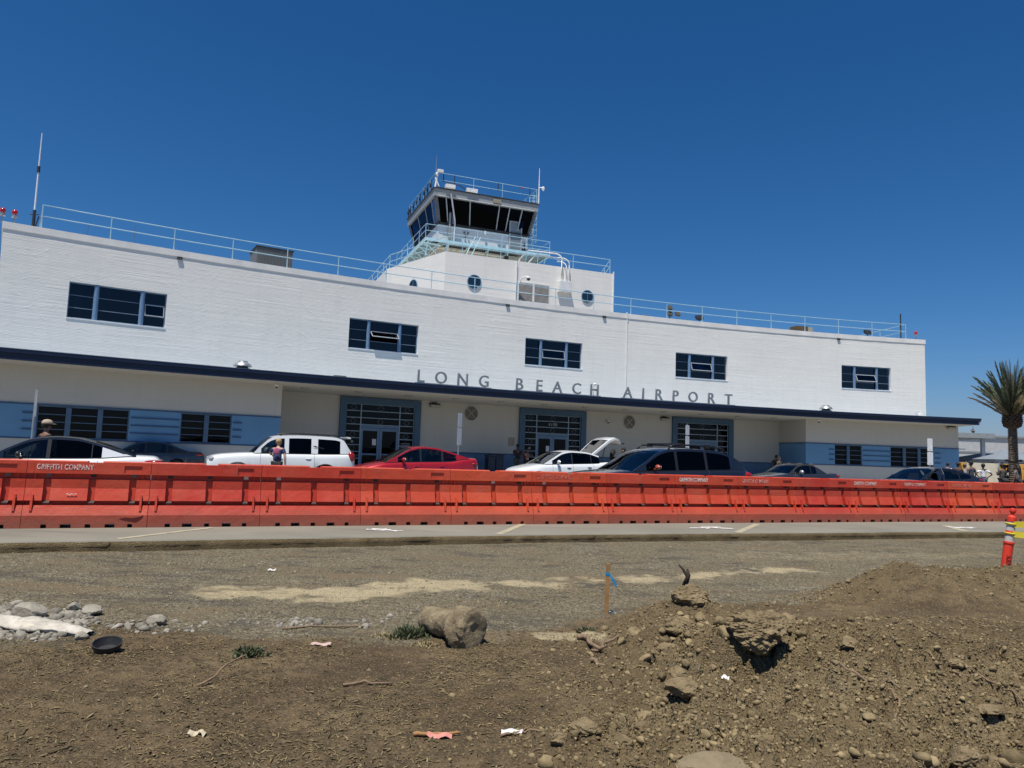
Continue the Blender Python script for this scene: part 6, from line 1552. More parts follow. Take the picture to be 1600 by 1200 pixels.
def person(label, loc, rz, h=1.72, pose='stand', skin=0, shirt=('black', (.015, .015, .017)), pants=('dark', (.03, .032, .04)), hair=('dark', (.015, .012, .01)), build_=1.0, headturn=0, long_hair=False, cap=None, sleeves='short', bag=None, group=None, back_text=None, shorts=False, lean=0.0):
    """figure faces local -y; rz turns it"""
    t = thing('person', label, 'person', loc, rz, group=group); k = h / 1.72; w = build_
    def V3(x, y, z): return (x * k, y * k, z * k)
    J = {}; J['pel'] = V3(0, 0, .95); J['bel'] = V3(0, -.01, 1.08); J['che'] = V3(0, 0, 1.27); J['sho'] = V3(0, .01, 1.40); J['nek'] = V3(0, .0, 1.47); J['hd0'] = V3(0, -.015, 1.54); J['hd1'] = V3(0, -.015, 1.60); J['hd2'] = V3(0, -.01, 1.66)
    for s, n in ((-1, 'L'), (1, 'R')):
        J['hip' + n] = V3(s * .09 * w, 0, .90); J['kne' + n] = V3(s * .11, -.015, .49); J['ank' + n] = V3(s * .115, .02, .09); J['toe' + n] = V3(s * .13, -.14, .035)
        J['shd' + n] = V3(s * .175 * w, .01, 1.385)
        if pose == 'hips': J['elb' + n] = V3(s * .40, .10, 1.16); J['wri' + n] = V3(s * .20, .0, 1.0); J['han' + n] = V3(s * .15, -.03, .97)
        elif pose == 'phone': J['elb' + n] = V3(s * .24, -.02, 1.13); J['wri' + n] = V3(s * .10, -.24, 1.22); J['han' + n] = V3(s * .06, -.30, 1.27)
        elif pose == 'photo': J['elb' + n] = V3(s * .26, -.16, 1.22); J['wri' + n] = V3(s * .12, -.28, 1.42); J['han' + n] = V3(s * .08, -.31, 1.48)
        elif pose == 'reach' and s > 0: J['elb' + n] = V3(.26, -.18, 1.22); J['wri' + n] = V3(.22, -.42, 1.18); J['han' + n] = V3(.21, -.50, 1.17)
        else: J['elb' + n] = V3(s * .235 * w, .03, 1.12); J['wri' + n] = V3(s * .25 * w, -.04, .88); J['han' + n] = V3(s * .25 * w, -.06, .80)
    if lean:
        for q in list(J):
            x, y, z = J[q]
            if z > .96 * k or q[:3] in ('elb', 'wri', 'han'):
                dz = z - .95 * k; J[q] = (x, y * 1 - math.sin(lean) * dz, .95 * k + math.cos(lean) * dz + (-y) * .0)
    rad = dict(pel=(.135 * w, .105), bel=(.13 * w, .10), che=(.145 * w, .10), sho=(.12 * w, .075), nek=.05, hd0=.062, hd1=(.080, .092), hd2=(.066, .080))
    for n in 'LR': rad.update({'hip' + n: .088 * w, 'kne' + n: .056, 'ank' + n: .036, 'toe' + n: .034, 'shd' + n: .055 * w, 'elb' + n: .038, 'wri' + n: .026, 'han' + n: (.036, .018)})
    rad = {q: (r * k if isinstance(r, float) else (r[0] * k, r[1] * k)) for q, r in rad.items()}
    E = [('pel', 'bel'), ('bel', 'che'), ('che', 'sho'), ('sho', 'nek'), ('nek', 'hd0'), ('hd0', 'hd1'), ('hd1', 'hd2')]
    for n in 'LR': E += [('pel', 'hip' + n), ('hip' + n, 'kne' + n), ('kne' + n, 'ank' + n), ('ank' + n, 'toe' + n), ('sho', 'shd' + n), ('shd' + n, 'elb' + n), ('elb' + n, 'wri' + n), ('wri' + n, 'han' + n)]
    body = skin_obj('body', J, E, rad, SKINS[skin], t, 'pel')
    # fingers, nose, ears joined into the body mesh
    m = MB()
    for n, s in (('L', -1), ('R', 1)):
        H = Vector(J['han' + n]); d = (H - Vector(J['wri' + n])).normalized(); side = d.cross(Vector((0, 1, 0)) if abs(d.y) < .8 else Vector((0, 0, 1))).normalized()
        curl = d.cross(side).normalized()
        for f_, L_ in zip((-1.5, -.5, .5, 1.5), (.062, .075, .07, .055)):
            b = H + side * (.017 * f_ * k) + d * .01; m.tube([b, b + d * L_ * .5 * k, b + d * L_ * .85 * k + curl * .02 * k, b + d * L_ * .95 * k + curl * .045 * k], [.010 * k, .0095 * k, .008 * k, .006 * k], 6)
        b = H - d * .02 * k + side * (s * .03 * k); m.tube([b, b + d * .03 * k + side * s * .02 * k, b + d * .06 * k + side * s * .02 * k], [.012 * k, .010 * k, .007 * k], 6)
    hc_ = Vector(J['hd1']); 
    m.ell(hc_ + Vector((0, -.095 * k, -.01 * k)), (.03 * k, .04 * k, .045 * k), 8, 6)
    for s in (-1, 1): m.ell(hc_ + Vector((s * .082 * k, .005 * k, -.01 * k)), (.02 * k, .04 * k, .06 * k), 8, 6)
    fm2 = m.mesh('extra', smooth=True); bm = bmesh.new(); bm.from_mesh(body); bm.from_mesh(fm2); bm.to_mesh(body); bm.free(); body.polygons.foreach_set('use_smooth', [True] * len(body.polygons))
    link('body', body, t)
    m = MB()
    for s in (-1, 1): m.ell(hc_ + Vector((s * .032 * k, -.083 * k, .012 * k)), (.022 * k, .014 * k, .012 * k), 8, 6)
    m.ell(hc_ + Vector((0, -.082 * k, -.052 * k)), (.045 * k, .014 * k, .010 * k), 8, 5); m.build('eyes_and_mouth', paint('face_dark', (.05, .02, .018), .4), t, smooth=True)
    # shirt
    g = lambda r, a: tuple(x + a for x in r) if isinstance(r, tuple) else r + a
    Js = {q: J[q] for q in ('pel', 'bel', 'che', 'sho', 'shdL', 'shdR')}; Js['sho'] = tuple(Vector(J['sho']) + Vector((0, 0, .01 * k)))
    Es = [('pel', 'bel'), ('bel', 'che'), ('che', 'sho'), ('sho', 'shdL'), ('sho', 'shdR')]; rs = {q: g(rad[q], .018 * k) for q in Js}; rs['pel'] = g(rad['pel'], .012 * k)
    for n in 'LR':
        e = Vector(J['elb' + n]); s0 = Vector(J['shd' + n])
        if sleeves == 'short': Js['slv' + n] = tuple(s0 + (e - s0) * .62); Es.append(('shd' + n, 'slv' + n)); rs['slv' + n] = .062 * k
        else: Js['elb' + n] = J['elb' + n]; w_ = Vector(J['wri' + n]); Js['cuf' + n] = tuple(e + (w_ - e) * .88); Es += [('shd' + n, 'elb' + n), ('elb' + n, 'cuf' + n)]; rs['elb' + n] = .056 * k; rs['cuf' + n] = .042 * k
    link('shirt', skin_obj('shirt', Js, Es, rs, cloth(*shirt), t, 'pel'), t)
    Jp = {q: J[q] for q in ('pel', 'hipL', 'hipR', 'kneL', 'kneR')}; Ep = [('pel', 'hipL'), ('pel', 'hipR'), ('hipL', 'kneL'), ('hipR', 'kneR')]; rp = {q: g(rad[q], .016 * k) for q in Jp}
    if not shorts:
        for n in 'LR': Jp['hem' + n] = tuple(Vector(J['ank' + n]) + Vector((0, 0, .03))); Ep.append(('kne' + n, 'hem' + n)); rp['hem' + n] = .058 * k
    link('trousers', skin_obj('trousers', Jp, Ep, rp, cloth(*pants), t, 'pel'), t)
    m = MB()
    for n in 'LR': a, b = Vector(J['ank' + n]), Vector(J['toe' + n]); c = (a + b) / 2; m.ell((c.x, c.y + .01, .04 * k), (.10 * k, .28 * k, .09 * k), 10, 6)
    m.build('shoes', paint('shoe_dark', (.03, .03, .03), .6), t, smooth=True)
    # hair or cap
    m = MB(); hcn = (Vector(J['hd1']) + Vector(J['hd2'])) / 2
    m.ell(hcn + Vector((0, .016 * k, .018 * k)), (.190 * k, .215 * k, .205 * k), 16, 10)
    if long_hair: m.tube([hcn + Vector((0, .05 * k, .02 * k)), hcn + Vector((0, .085 * k, -.12 * k)), hcn + Vector((0, .10 * k, -.28 * k)), hcn + Vector((0, .09 * k, -.40 * k))], [.09 * k, .10 * k, .09 * k, .04 * k], 10)
    hm = m.mesh('hair', smooth=True)
    for v in hm.vertices:
        n_ = (v.co - hcn)
        if n_.z > -.2 * k and n_.length > 0: v.co += n_.normalized() * (.006 * k * math.sin(v.co.x * 260 + v.co.z * 190))
    # keep the face clear: push the front of the hair cap back
    for v in hm.vertices:
        if v.co.y < hcn.y - .045 * k and v.co.z < hcn.z + .055 * k and not (long_hair and v.co.z < hcn.z - .15 * k): v.co.y = hcn.y - .045 * k + (v.co.y - hcn.y + .045 * k) * .1
    hm.materials.append(hairmat(*hair)); link('hair', hm, t)
    if cap:
        m = MB(); m.lathe([(.108 * k, 0), (.110 * k, .03 * k), (.098 * k, .075 * k), (.06 * k, .105 * k), (.01 * k, .115 * k)], 16, tuple(hcn + Vector((0, .0, .03 * k))), 1, 1.12)
        m.ell(hcn + Vector((0, -.14 * k, .035 * k)), (.16 * k, .15 * k, .016 * k), 12, 5); m.build('cap', cloth(*cap), t, smooth=True)
    if bag:
        m = MB(); c = Vector(J['che']); m.ell(c + Vector((0, .17 * k, -.04 * k)), (.30 * k, .18 * k, .44 * k), 14, 10)
        for s in (-1, 1): m.tube([c + Vector((s * .10 * k, .12 * k, .16 * k)), c + Vector((s * .12 * k, -.03 * k, .18 * k)), c + Vector((s * .13 * k, -.13 * k, .02 * k)), c + Vector((s * .13 * k, .08 * k, -.18 * k))], .016 * k, 6)
        m.build('backpack', cloth(*bag), t, smooth=True)
    if back_text:
        me = text_mesh(back_text, .24 * k, 'shirt_number', .002, offset=.006); me.materials.append(paint('print_white', (.7, .7, .7), .8)); o = link('shirt_number', me, t); o.location = (0, .145 * k, 1.16 * k); o.rotation_euler = (R(90), 0, R(180))
    return t
def gp(s, d, z=.15): p = W(s, d, z); return (p.x, p.y, p.z)
BK = R(180)
person('person with fair hair and patterned dark top leaning at the white off-road car', (-7.25, 23.2, 0), R(180 + 10), 1.66, 'reach', 0, ('navy', (.03, .04, .10)), ('black', (.012, .012, .014)), ('blond', (.42, .28, .12)), lean=.22, sleeves='short')
m = MB()
pt = bpy.data.objects[[o.name for o in COL.objects if o.name.startswith('person')][-1]]
m.ell((0.02, .135, 1.27), (.20, .05, .22), 12, 8); m.build('shirt_print', cloth('pink_print', (.5, .12, .22)), pt, smooth=True)
person('person in a dark top and light patterned cap seen before the left three-bay window', (-12.15, 19.4, 0), R(150), 1.86, 'stand', 1, ('black', (.015, .015, .017)), cap=('tan_cap', (.42, .33, .24)))
person('person in black shirt and grey trousers, back turned, beside the dark bins', gp(23.95, 2.4), R(180 - 15), 1.84, 'phone', 2, ('black', (.012, .012, .014)), ('grey', (.06, .06, .065)), build_=1.12)
person('person with a red backpack standing right of the black-shirted figure', gp(24.75, 2.0), R(60), 1.66, 'phone', 1, ('pale', (.35, .30, .26)), ('darkgrey', (.04, .04, .05)), bag=('red', (.38, .03, .035)))
person('dark-haired person in black bending near the raised hatch of the white car', (4.55, 33.2, 0), R(100), 1.78, 'phone', 2, ('black', (.012, .012, .014)), lean=.15, hair=('black', (.01, .009, .009)), build_=1.1, long_hair=True)
person('person with short hair in a dark top, right one of the two behind the hatch', (5.25, 34.2, 0), R(-40), 1.86, 'stand', 1, ('black', (.012, .012, .014)))
person('long-haired person in an olive top by the right edge of the rightmost entrance', gp(41.05, 4.6), R(40), 1.66, 'phone', 1, ('olive', (.08, .075, .045)), ('black', (.012, .012, .014)), long_hair=True)
person('broad person dressed all in black against the blue wainscot', gp(42.65, 2.2), R(170), 1.78, 'stand', 2, ('black', (.012, .012, .014)), build_=1.2)
person('small child standing beside the person in black', gp(43.2, 2.4), R(150), 1.22, 'stand', 1, ('childgrey', (.20, .18, .15)), ('black', (.012, .012, .014)))
G = 'people gathered at the right beyond the barriers'
def crowd(px, D, **kw):
    # px is the distance to the right of the camera axis in metres
    return person(loc=(px, D, 0.02), group=G, **kw)
crowd(25.55, 40, label='person in a white T-shirt with hands on hips, back turned, in the crowd', rz=R(170), h=1.72, pose='hips', skin=2, shirt=('white', (.75, .76, .78)), pants=('grey', (.10, .10, .11)), hair=('black', (.01, .009, .009)), build_=1.1)
crowd(24.15, 38.8, label='person in a blue-grey top leftmost in the crowd, next to the building corner', rz=R(200), h=1.80, pose='stand', skin=1, shirt=('slate', (.05, .065, .10)), cap=('black_cap', (.02, .02, .02)), build_=1.15)
crowd(25.7, 43.5, label='person in a bright white top standing just behind the blue-grey figure', rz=R(160), h=1.74, skin=0, shirt=('white', (.75, .76, .78)))
crowd(25.1, 41.5, label='half-hidden person in a brown top left of the white T-shirt', rz=R(150), h=1.76, skin=2, shirt=('brown', (.10, .05, .035)), pose='phone')
crowd(26.3, 39.6, label='dark-haired person in an olive-grey shirt right of the white T-shirt', rz=R(190), h=1.75, skin=1, shirt=('olivegrey', (.07, .07, .06)), pose='phone', sleeves='long')
crowd(26.85, 40.2, label='person in a black jersey with 24 on the back', rz=R(182), h=1.70, skin=2, shirt=('black', (.012, .012, .014)), pose='stand', back_text='24')
crowd(25.75, 37.6, label='dark-haired person in a black and white camouflage top by the palm trunk', rz=R(200), h=1.74, skin=1, shirt=('camo', (.16, .16, .16)), long_hair=True, hair=('black', (.01, .009, .009)))
crowd(26.45, 38.0, label='person in a pink top at the right edge of the photo, right of the palm', rz=R(230), h=1.64, skin=1, shirt=('pink', (.55, .14, .20)), pants=('navy2', (.02, .025, .05)))
crowd(24.9, 44.0, label='person in a white hat behind the building corner at the left of the crowd', rz=R(120), h=1.7, skin=1, cap=('white_hat', (.75, .75, .73)), shirt=('grey2', (.12, .12, .12)))
crowd(27.9, 41.5, label='person in a dark jacket between the jersey and the palm, further back', rz=R(140), h=1.72, skin=2, shirt=('charcoal', (.03, .03, .035)), sleeves='long')
crowd(27.3, 44.5, label='person in pale clothing further back, between the olive-grey shirt and the jersey', rz=R(200), h=1.68, skin=0, shirt=('palegrey', (.5, .5, .5)))
# ================================================================ street furniture, palm, background
def rth(name, label, cat, loc, rz=0, group=None, wc=True): return thing(name, label, cat, loc, rz, group=group, worldcoords=wc)
GS = 'traffic signs on thin posts in the roadway'
def post_sign(x, y, ztop, rz, lab, panels, w_=.05):
    t = rth('post_sign', lab, 'sign', (x, y, 0), rz, GS, wc=False)
    m = MB(); m.tube([(0, 0, 0), (0, 0, ztop)], .028, 8); m.build('post', METAL, t)
    for (z0, z1, wd) in panels:
        m = MB(); m.box((0, -.035, (z0 + z1) / 2), (wd, .006, z1 - z0)); m.build('sign_panel', WHITEPAINT, t, bevel=.002)
    m = MB()
    for (z0, z1, wd) in panels: m.tube([(0, -.045, z1 - .08), (0, -.02, z1 - .08)], .012, 6); m.tube([(0, -.045, z0 + .08), (0, -.02, z0 + .08)], .012, 6)
    m.build('bolt', METAL, t)
post_sign(-12.89, 20.0, 2.75, R(119), 'thin edge-on signpost at the far left before the blue band', [(2.0, 2.72, .3)])
post_sign(-2.09, 30.0, 3.02, R(72), 'white edge-on sign on a post right of the leftmost entrance', [(2.45, 3.0, .45), (1.72, 2.40, .45)])
post_sign(7.15, 30.0, 2.85, R(52), 'white narrow double sign on a post before the rightmost entrance', [(2.43, 2.82, .35), (1.72, 2.38, .35)])
post_sign(17.57, 31.0, 2.68, R(8), 'white double sign on a post before the right wing windows', [(2.12, 2.65, .24), (1.55, 2.08, .26)])
for i, (s, lab) in enumerate(((22.55, 'left one of two dark blue bins by the wall'), (23.05, 'right one of two dark blue bins by the wall, next to the black-shirted person'))):
    p = W(s, 1.7, .15); t = rth('litter_bin', lab, 'bin', p, TH(s), 'dark blue bins by the wall', wc=False); B_ = paint('bin_blue', (.012, .02, .045), .5)
    m = MB(); m.box((0, 0, .55), (.46, .5, 1.1)); m.build('bin_body', B_, t, bevel=.03)
    m = MB(); m.box((0, 0, 1.16), (.50, .54, .10)); m.lathe([(.2, 1.21), (.16, 1.26), (.05, 1.28)], 14); m.build('lid', B_, t, bevel=.02)
    m = MB(); m.box((0, -.255, .92), (.28, .02, .12)); m.build('slot', BLACKPLASTIC, t)
# palm
def palm():
    px, py = 27.2, 40.0
    t = rth('palm_tree', 'date palm with upswept grey-green fronds at the right edge', 'palm tree', (px, py, 0), 0, wc=False)
    tm = NT('palm_trunk'); v = tm.coord('Object', (1, 1, 2.2)); vo = tm.n('ShaderNodeTexVoronoi'); tm.l(v, vo.inputs[0]); vo.inputs['Scale'].default_value = 9
    c = tm.ramp(tm.noise(tm.coord('Object'), 8, 5, .7), [(.35, (.075, .052, .036)), (.68, (.23, .17, .12))]); tm.l(c, tm.b.inputs['Base Color']); tm.b.inputs['Roughness'].default_value = .95
    tm.l(tm.bump(vo.outputs['Distance'], 1.0, .06), tm.b.inputs['Normal'])
    rg = random.Random(3)
    m = MB(); pr = []
    z = 0
    while z < 3.75: pr += [(.27 - z * .012 + .012, z), (.225 - z * .010, z + .09)]; z += .10
    m.lathe(pr, 22); m.build('trunk', tm.m, t, smooth=False)
    # boots: scaly pineapple under the crown
    m = MB(); m.lathe([(.24, 3.7), (.36, 3.78), (.42, 4.0), (.40, 4.3), (.30, 4.65), (.18, 4.9)], 20)
    n = 0
    for k in range(9):
        z = 3.78 + k * .11; r = np.interp(z, [3.7, 3.78, 4.0, 4.3, 4.65, 4.9], [.24, .37, .43, .41, .31, .2])
        for j in range(13):
            a = 2 * math.pi * (j + .5 * (k % 2)) / 13 + rg.uniform(-.08, .08); c_ = Vector((r * math.cos(a), r * math.sin(a), z)); o_ = Vector((math.cos(a), math.sin(a), 0)); s_ = Vector((-math.sin(a), math.cos(a), 0))
            q = [c_ - s_ * .075, c_ + s_ * .075, c_ + s_ * .05 + o_ * .08 + Vector((0, 0, .12)), c_ - s_ * .05 + o_ * .08 + Vector((0, 0, .12))]
            m.hexa([q[0] - o_ * .05, q[1] - o_ * .05, q[1] + o_ * .02, q[0] + o_ * .02, q[3] - o_ * .08, q[2] - o_ * .08, q[2], q[3]])
    m.build('frond_boots', paint('palm_boots', (.075, .05, .035), .95, var=.35, scale=14, bump=.6), t)
    fmat = paint('palm_leaf', (.17, .19, .115), .6, var=.3, scale=2.5)
    fmat2 = paint('palm_leaf_dry', (.27, .22, .13), .7, var=.3, scale=2.5)
    for k in range(105):
        a = rg.uniform(0, 2 * math.pi); u = (k + .5) / 105; el0 = R(88 - 48 * u ** .9) + rg.uniform(-.06, .06); L = rg.uniform(2.3, 3.1) * (1 - .12 * u)
        p = Vector((.12 * math.cos(a), .12 * math.sin(a), 4.55 - .35 * u)); pts = [p.copy()]; el = el0; ns = 12; dirs = []
        for i in range(ns):
            d = Vector((math.cos(a) * math.cos(el), math.sin(a) * math.cos(el), math.sin(el))); dirs.append(d); p = p + d * L / ns; pts.append(p.copy()); el -= (.012 + .085 * u * (i / ns)) * rg.uniform(.6, 1.3)
        dirs.append(dirs[-1])
        m = MB(); m.tube(pts, [.028 * (1 - i / (ns + 2)) + .004 for i in range(ns + 1)], 4)
        side0 = Vector((-math.sin(a), math.cos(a), 0))
        NL = 36
        for q in range(NL):
            f = .16 + .84 * q / NL; i = min(ns - 1, int(f * ns)); fr = f * ns - i; b = pts[i].lerp(pts[i + 1], fr); d = dirs[i]; up = side0.cross(d).normalized(); ll = .42 * math.sin(math.pi * min(1, (f * .9 + .12))) ** .6 * rg.uniform(.8, 1.1)
            for s in (-1, 1):
                e = b + d * ll * .80 + side0 * s * ll * .42 - up * ll * rg.uniform(-.35, .05); mid = b.lerp(e, .5) + up * .02; wv = up * .019
                m.add([b - wv, b + wv, mid + wv * 1.1, e, mid - wv * 1.1], [(0, 1, 2, 3, 4)])
        m.build('frond', fmat2 if (k > 92 or rg.random() < .10) else fmat, t)
    m = MB(); m.tube([(.26 * math.cos(x_), .26 * math.sin(x_), 1.95) for x_ in np.linspace(0, 2 * math.pi, 13)], .03, 5)
    for a in (0, math.pi): m.ell((.38 * math.cos(a), .38 * math.sin(a), 1.98), (.22, .16, .14)); m.tube([(.24 * math.cos(a), 0, 1.95), (.4 * math.cos(a), 0, 1.97)], .025, 5)
    m.build('uplight', BLACKPLASTIC, t)
palm()
# far buildings
def bld(name, label, cat, x, y, w, d, h, mat, rz=0, roofm=None, wins=0, winm=None, lines=0):
    t = rth(name, label, cat, (x, y, 0), rz, wc=False); m = MB(); m.box((0, 0, h / 2), (w, d, h)); m.build('wall', mat, t)
    m = MB(); m.box((0, 0, h + .1), (w + .4, d + .4, .2)); m.build('roof', roofm or GREYPAINT, t)
    for k in range(lines):
        m = MB(); m.box((0, -d / 2 - .03, h * (k + 1) / (lines + 1)), (w * .995, .06, .18)); m.build('wall_trim', roofm or GREYPAINT, t)
    for k in range(wins):
        m = MB(); xx_ = -w / 2 + w * (k + .5) / wins; m.box((xx_, -d / 2 - .02, h * .45), (w / wins * .4, .06, h * .3)); m.build('window', winm or ROOM, t)
    return t
HZW = paint('hangar_white', (.52, .53, .52), .7); HZT = paint('building_tan', (.42, .38, .33), .8); HZG = paint('roof_grey', (.30, .32, .33), .7)
bld('hangar', 'pale hangar just right of the terminal corner', 'hangar', 56, 100, 20, 30, 5.2, HZW, R(4), HZG, 0, None, 2)
t = rth('canopy_roof', 'grey flat roof edge sticking out past the terminal corner', 'canopy', (37.2, 60, 0), 0, wc=False); m = MB(); m.box((-3.2, 0, 4.05), (6.8, 6, .38)); m.build('roof', HZG, t)
m = MB(); [m.box((xx_, yy_, 1.95), (.25, .25, 3.8)) for xx_ in (-.4, -6) for yy_ in (-2.4, 2.4)]; m.build('column', HZW, t)
bld('warehouse', 'low tan building behind the palm trunk', 'building', 82, 118, 30, 20, 4.0, HZT, 0, HZG, 5, ROOM)
bld('far_shed', 'long white building at the horizon right of the palm', 'building', 125, 150, 50, 20, 4.2, HZW, 0, HZG, 8)
def tent(x, y, w, h, hp_, lab, mat):
    t = rth('canopy_tent', lab, 'tent', (x, y, 0), R(3), 'grey pavilion tents behind the crowd', wc=False)
    m = MB(); e = w / 2; m.add([(-e, -e, h), (e, -e, h), (e, e, h), (-e, e, h), (0, 0, hp_)], [(0, 1, 4), (1, 2, 4), (2, 3, 4), (3, 0, 4)]); m.build('tent_roof', mat, t)
    m = MB(); [m.box(((sx) * 0, sy * (e + .01), h - .12) if False else (0, sy * e, h - .12), (w, .03, .24)) for sy in (-1, 1)]; [m.box((sx * e, 0, h - .12), (.03, w, .24)) for sx in (-1, 1)]; m.build('valance', paint('tent_valance', (.10, .12, .15), .8), t)
    for sx in (-1, 1):
        for sy in (-1, 1): m = MB(); m.tube([(sx * (e - .1), sy * (e - .1), 0), (sx * (e - .1), sy * (e - .1), h)], .05, 6); m.build('leg', METAL, t)
TG = paint('tent_grey', (.20, .23, .26), .8)
tent(38.7, 58, 5.6, 2.25, 3.05, 'grey peaked tent left of the palm trunk', TG); tent(44.2, 58, 5.6, 2.25, 3.0, 'grey peaked tent right of the palm trunk', TG)
t = rth('yellow_banner_wall', 'orange-yellow banner fence with dark lettering behind the crowd', 'banner', (35, 52, 0), R(2), wc=False)
YB = paint('banner_yellow', (.62, .30, .03), .7, var=.1)
for k in range(7):
    m = MB(); m.box((-4.2 + k * 2.35, .15 * (k % 2), 1.05), (2.28, .05, 1.7)); o = m.build('banner_panel', YB if k not in (1, 3) else paint('banner_cream', (.6, .55, .42), .8), t)
m = MB(); [m.tube([(-5.35 + k * 2.35, 0.05, 0), (-5.35 + k * 2.35, .05, 2.0)], .03, 6) for k in range(8)]; m.build('fence_posts', METAL, t)
for tx, xx_ in (('OPEN', 2.8), ('HERE', 5.2)):
    pass
for (x, y, z, lab) in ((44.6, 80, 5.4, 'thin lamp pole left of the palm, above the tan building'), (58.6, 95, 5.0, 'lamp pole right of the palm trunk')):
    t = rth('lamp_pole', lab, 'lamp post', (x, y, 0), 0, wc=False); m = MB(); m.tube([(0, 0, 0), (0, 0, z)], .14, 6); m.build('pole', GREYMETAL, t); m = MB(); m.box((0, 0, z), (3.0, .25, .10)); m.build('lamp_arm', GREYMETAL, t)

# ================================================================ foreground things
def blob(m_seed, level, dims, amp, freq, flat=None, facets=6, keep=.7):
    v, f = ico(level); rg = np.random.default_rng(m_seed); w = v.copy()
    for _ in range(facets):
        nn = rg.standard_normal(3); nn /= np.linalg.norm(nn); dd = w @ nn; cut = rg.uniform(keep - .15, keep + .15); w = w - np.where(dd > cut, (dd - cut) * .9, 0)[:, None] * nn
    n_ = fbm(v[:, 0] * 1 + v[:, 2] * .7 + m_seed, v[:, 1] + v[:, 2] * 1.1, freq, 5, m_seed, .6) + .5 * fbm(v[:, 0] - v[:, 2] + m_seed, v[:, 1] * 1.3 + v[:, 0], freq * 3, 4, m_seed + 3, .6)
    w = w * (1 + amp * n_)[:, None] * np.array(dims)[None]; return w, f
def rock(name, label, cat, x, y, dims, rz, seed, mat, sink=.25, amp=.14, group=None, level=5, z=None, tilt=0, freq=2.2):
    w, f = blob(seed, level, dims, amp, freq); me = fast_mesh(name, w, f, 3); me.materials.append(mat)
    me.polygons.foreach_set('use_smooth', [True] * len(me.polygons)); me.set_sharp_from_angle(angle=R(28))
    o = link(name, me); o.location = (x, y, (hz(x, y) if z is None else z) + dims[2] * (1 - sink * 2)); o.rotation_euler = (tilt, 0, rz); tag(o, label, cat, group); return o
def plain_soil(name, a, b, bump=.8, sc=12):
    t = NT(name); v = t.coord('Object', rand=True); n_ = t.noise(v, sc, 7, .72); n2 = t.noise(v, sc * 6, 4, .7)
    t.l(t.mix(t.ramp(n_, [(.35, 0.), (.65, 1.)]), a, b), t.b.inputs['Base Color']); t.b.inputs['Roughness'].default_value = .95; t.b.inputs['Specular IOR Level'].default_value = .15
    t.l(t.bump(t.math('ADD', n_, t.math('MULTIPLY', n2, .5)), bump, .03), t.b.inputs['Normal']); return t.m
CLOD = plain_soil('clod_earth', (.30, .23, .13), (.175, .13, .072)); CONC = plain_soil('old_concrete', (.32, .26, .165), (.17, .132, .08), .8, 9); CONCP = plain_soil('pale_concrete', (.36, .33, .27), (.25, .225, .175), .5, 9)
FLAT = plain_soil('smooth_boulder', (.25, .20, .125), (.20, .16, .098), .4, 14)
# the big old concrete footing: a broken column lying on its side
def footing():
    x, y = -.38, 6.35; t = rth('concrete_footing', 'large lichen-stained broken concrete post footing lying on the dirt', 'concrete chunk', (x, y, 0), 0)
    nA = 44; nR = 36; V_ = []; ax0 = Vector((-.68, 6.62, hz(-.68, 6.6) + .12)); ax1 = Vector((-.24, 6.20, hz(-.25, 6.2) + .13)); d = (ax1 - ax0).normalized(); s = d.cross(Vector((0, 0, 1))).normalized(); u = s.cross(d)
    prof_ = [(0, .02), (.0, .10), (.02, .13), (.1, .145), (.25, .14), (.38, .135), (.50, .14), (.60, .165), (.68, .20), (.78, .225), (.90, .225), (.97, .205), (1.0, .165), (1.0, .08), (.985, .015)]
    L = (ax1 - ax0).length; P_ = []
    ts = np.linspace(0, 1, nR * 2); pr_t = np.linspace(0, len(prof_) - 1, nR * 2)
    for q in pr_t:
        tt = np.interp(q, range(len(prof_)), [p[0] for p in prof_]); r = np.interp(q, range(len(prof_)), [p[1] for p in prof_]); row = []
        for j in range(nA): a = 2 * math.pi * j / nA; row.append((tt, r, a))
        P_.append(row)
    arr = np.array(P_); tt, r, a = arr[..., 0], arr[..., 1], arr[..., 2]
    X = np.cos(a) * r; Z = np.sin(a) * r
    n_ = fbm(X * 1 + tt * .8 + 3, Z + tt * .5, 5, 5, 401, .6); n2 = fbm(X * 1 - tt + 8, Z * 1.2 + tt, 14, 4, 404, .6)
    r = r * .80; X = X * .80; Z = Z * .80; k = 1 + (n_ * .30 + n2 * .12); 
    P3 = [[ax0 + d * (tt[i, j] * L + n_[i, j] * .02 * (r[i, j] > .05)) + s * (X[i, j] * k[i, j]) + u * (Z[i, j] * k[i, j] * .95) for j in range(nA)] for i in range(len(P_))]
    m = MB(); m.v = [p for row in P3 for p in row]; m.uv = [(0, 0)] * len(m.v)
    m.f = [(i * nA + j, i * nA + (j + 1) % nA, (i + 1) * nA + (j + 1) % nA, (i + 1) * nA + j) for i in range(len(P3) - 1) for j in range(nA)] + [tuple(range(nA)), tuple((len(P3) - 1) * nA + j for j in range(nA))]
    o = m.build('footing_body', CONC, t, autosmooth=R(35))
footing()
rock('earth_clod', 'biggest clod of dry earth with a dark hollow beneath it, right of centre', 'clod', 1.92, 5.72, (.28, .20, .15), .2, 12, CLOD, .19, .22, level=6, tilt=R(20), freq=3.0)
rock('earth_clod', 'rounded earth clod sitting below the dug-up twisted root', 'clod', 1.76, 7.15, (.18, .15, .11), .4, 22, CLOD, .30, .24, level=5, freq=3.0)
rock('earth_clod', 'flat-topped brown clod below the biggest clod, left edge of the mound', 'clod', 1.12, 4.72, (.12, .10, .06), .3, 32, CLOD, .2, .16)
rock('boulder', 'smooth pale boulder cut off by the bottom edge of the photo', 'boulder', 1.0, 3.60, (.19, .16, .085), .3, 42, FLAT, .36, .07, level=5)
rg = random.Random(9)
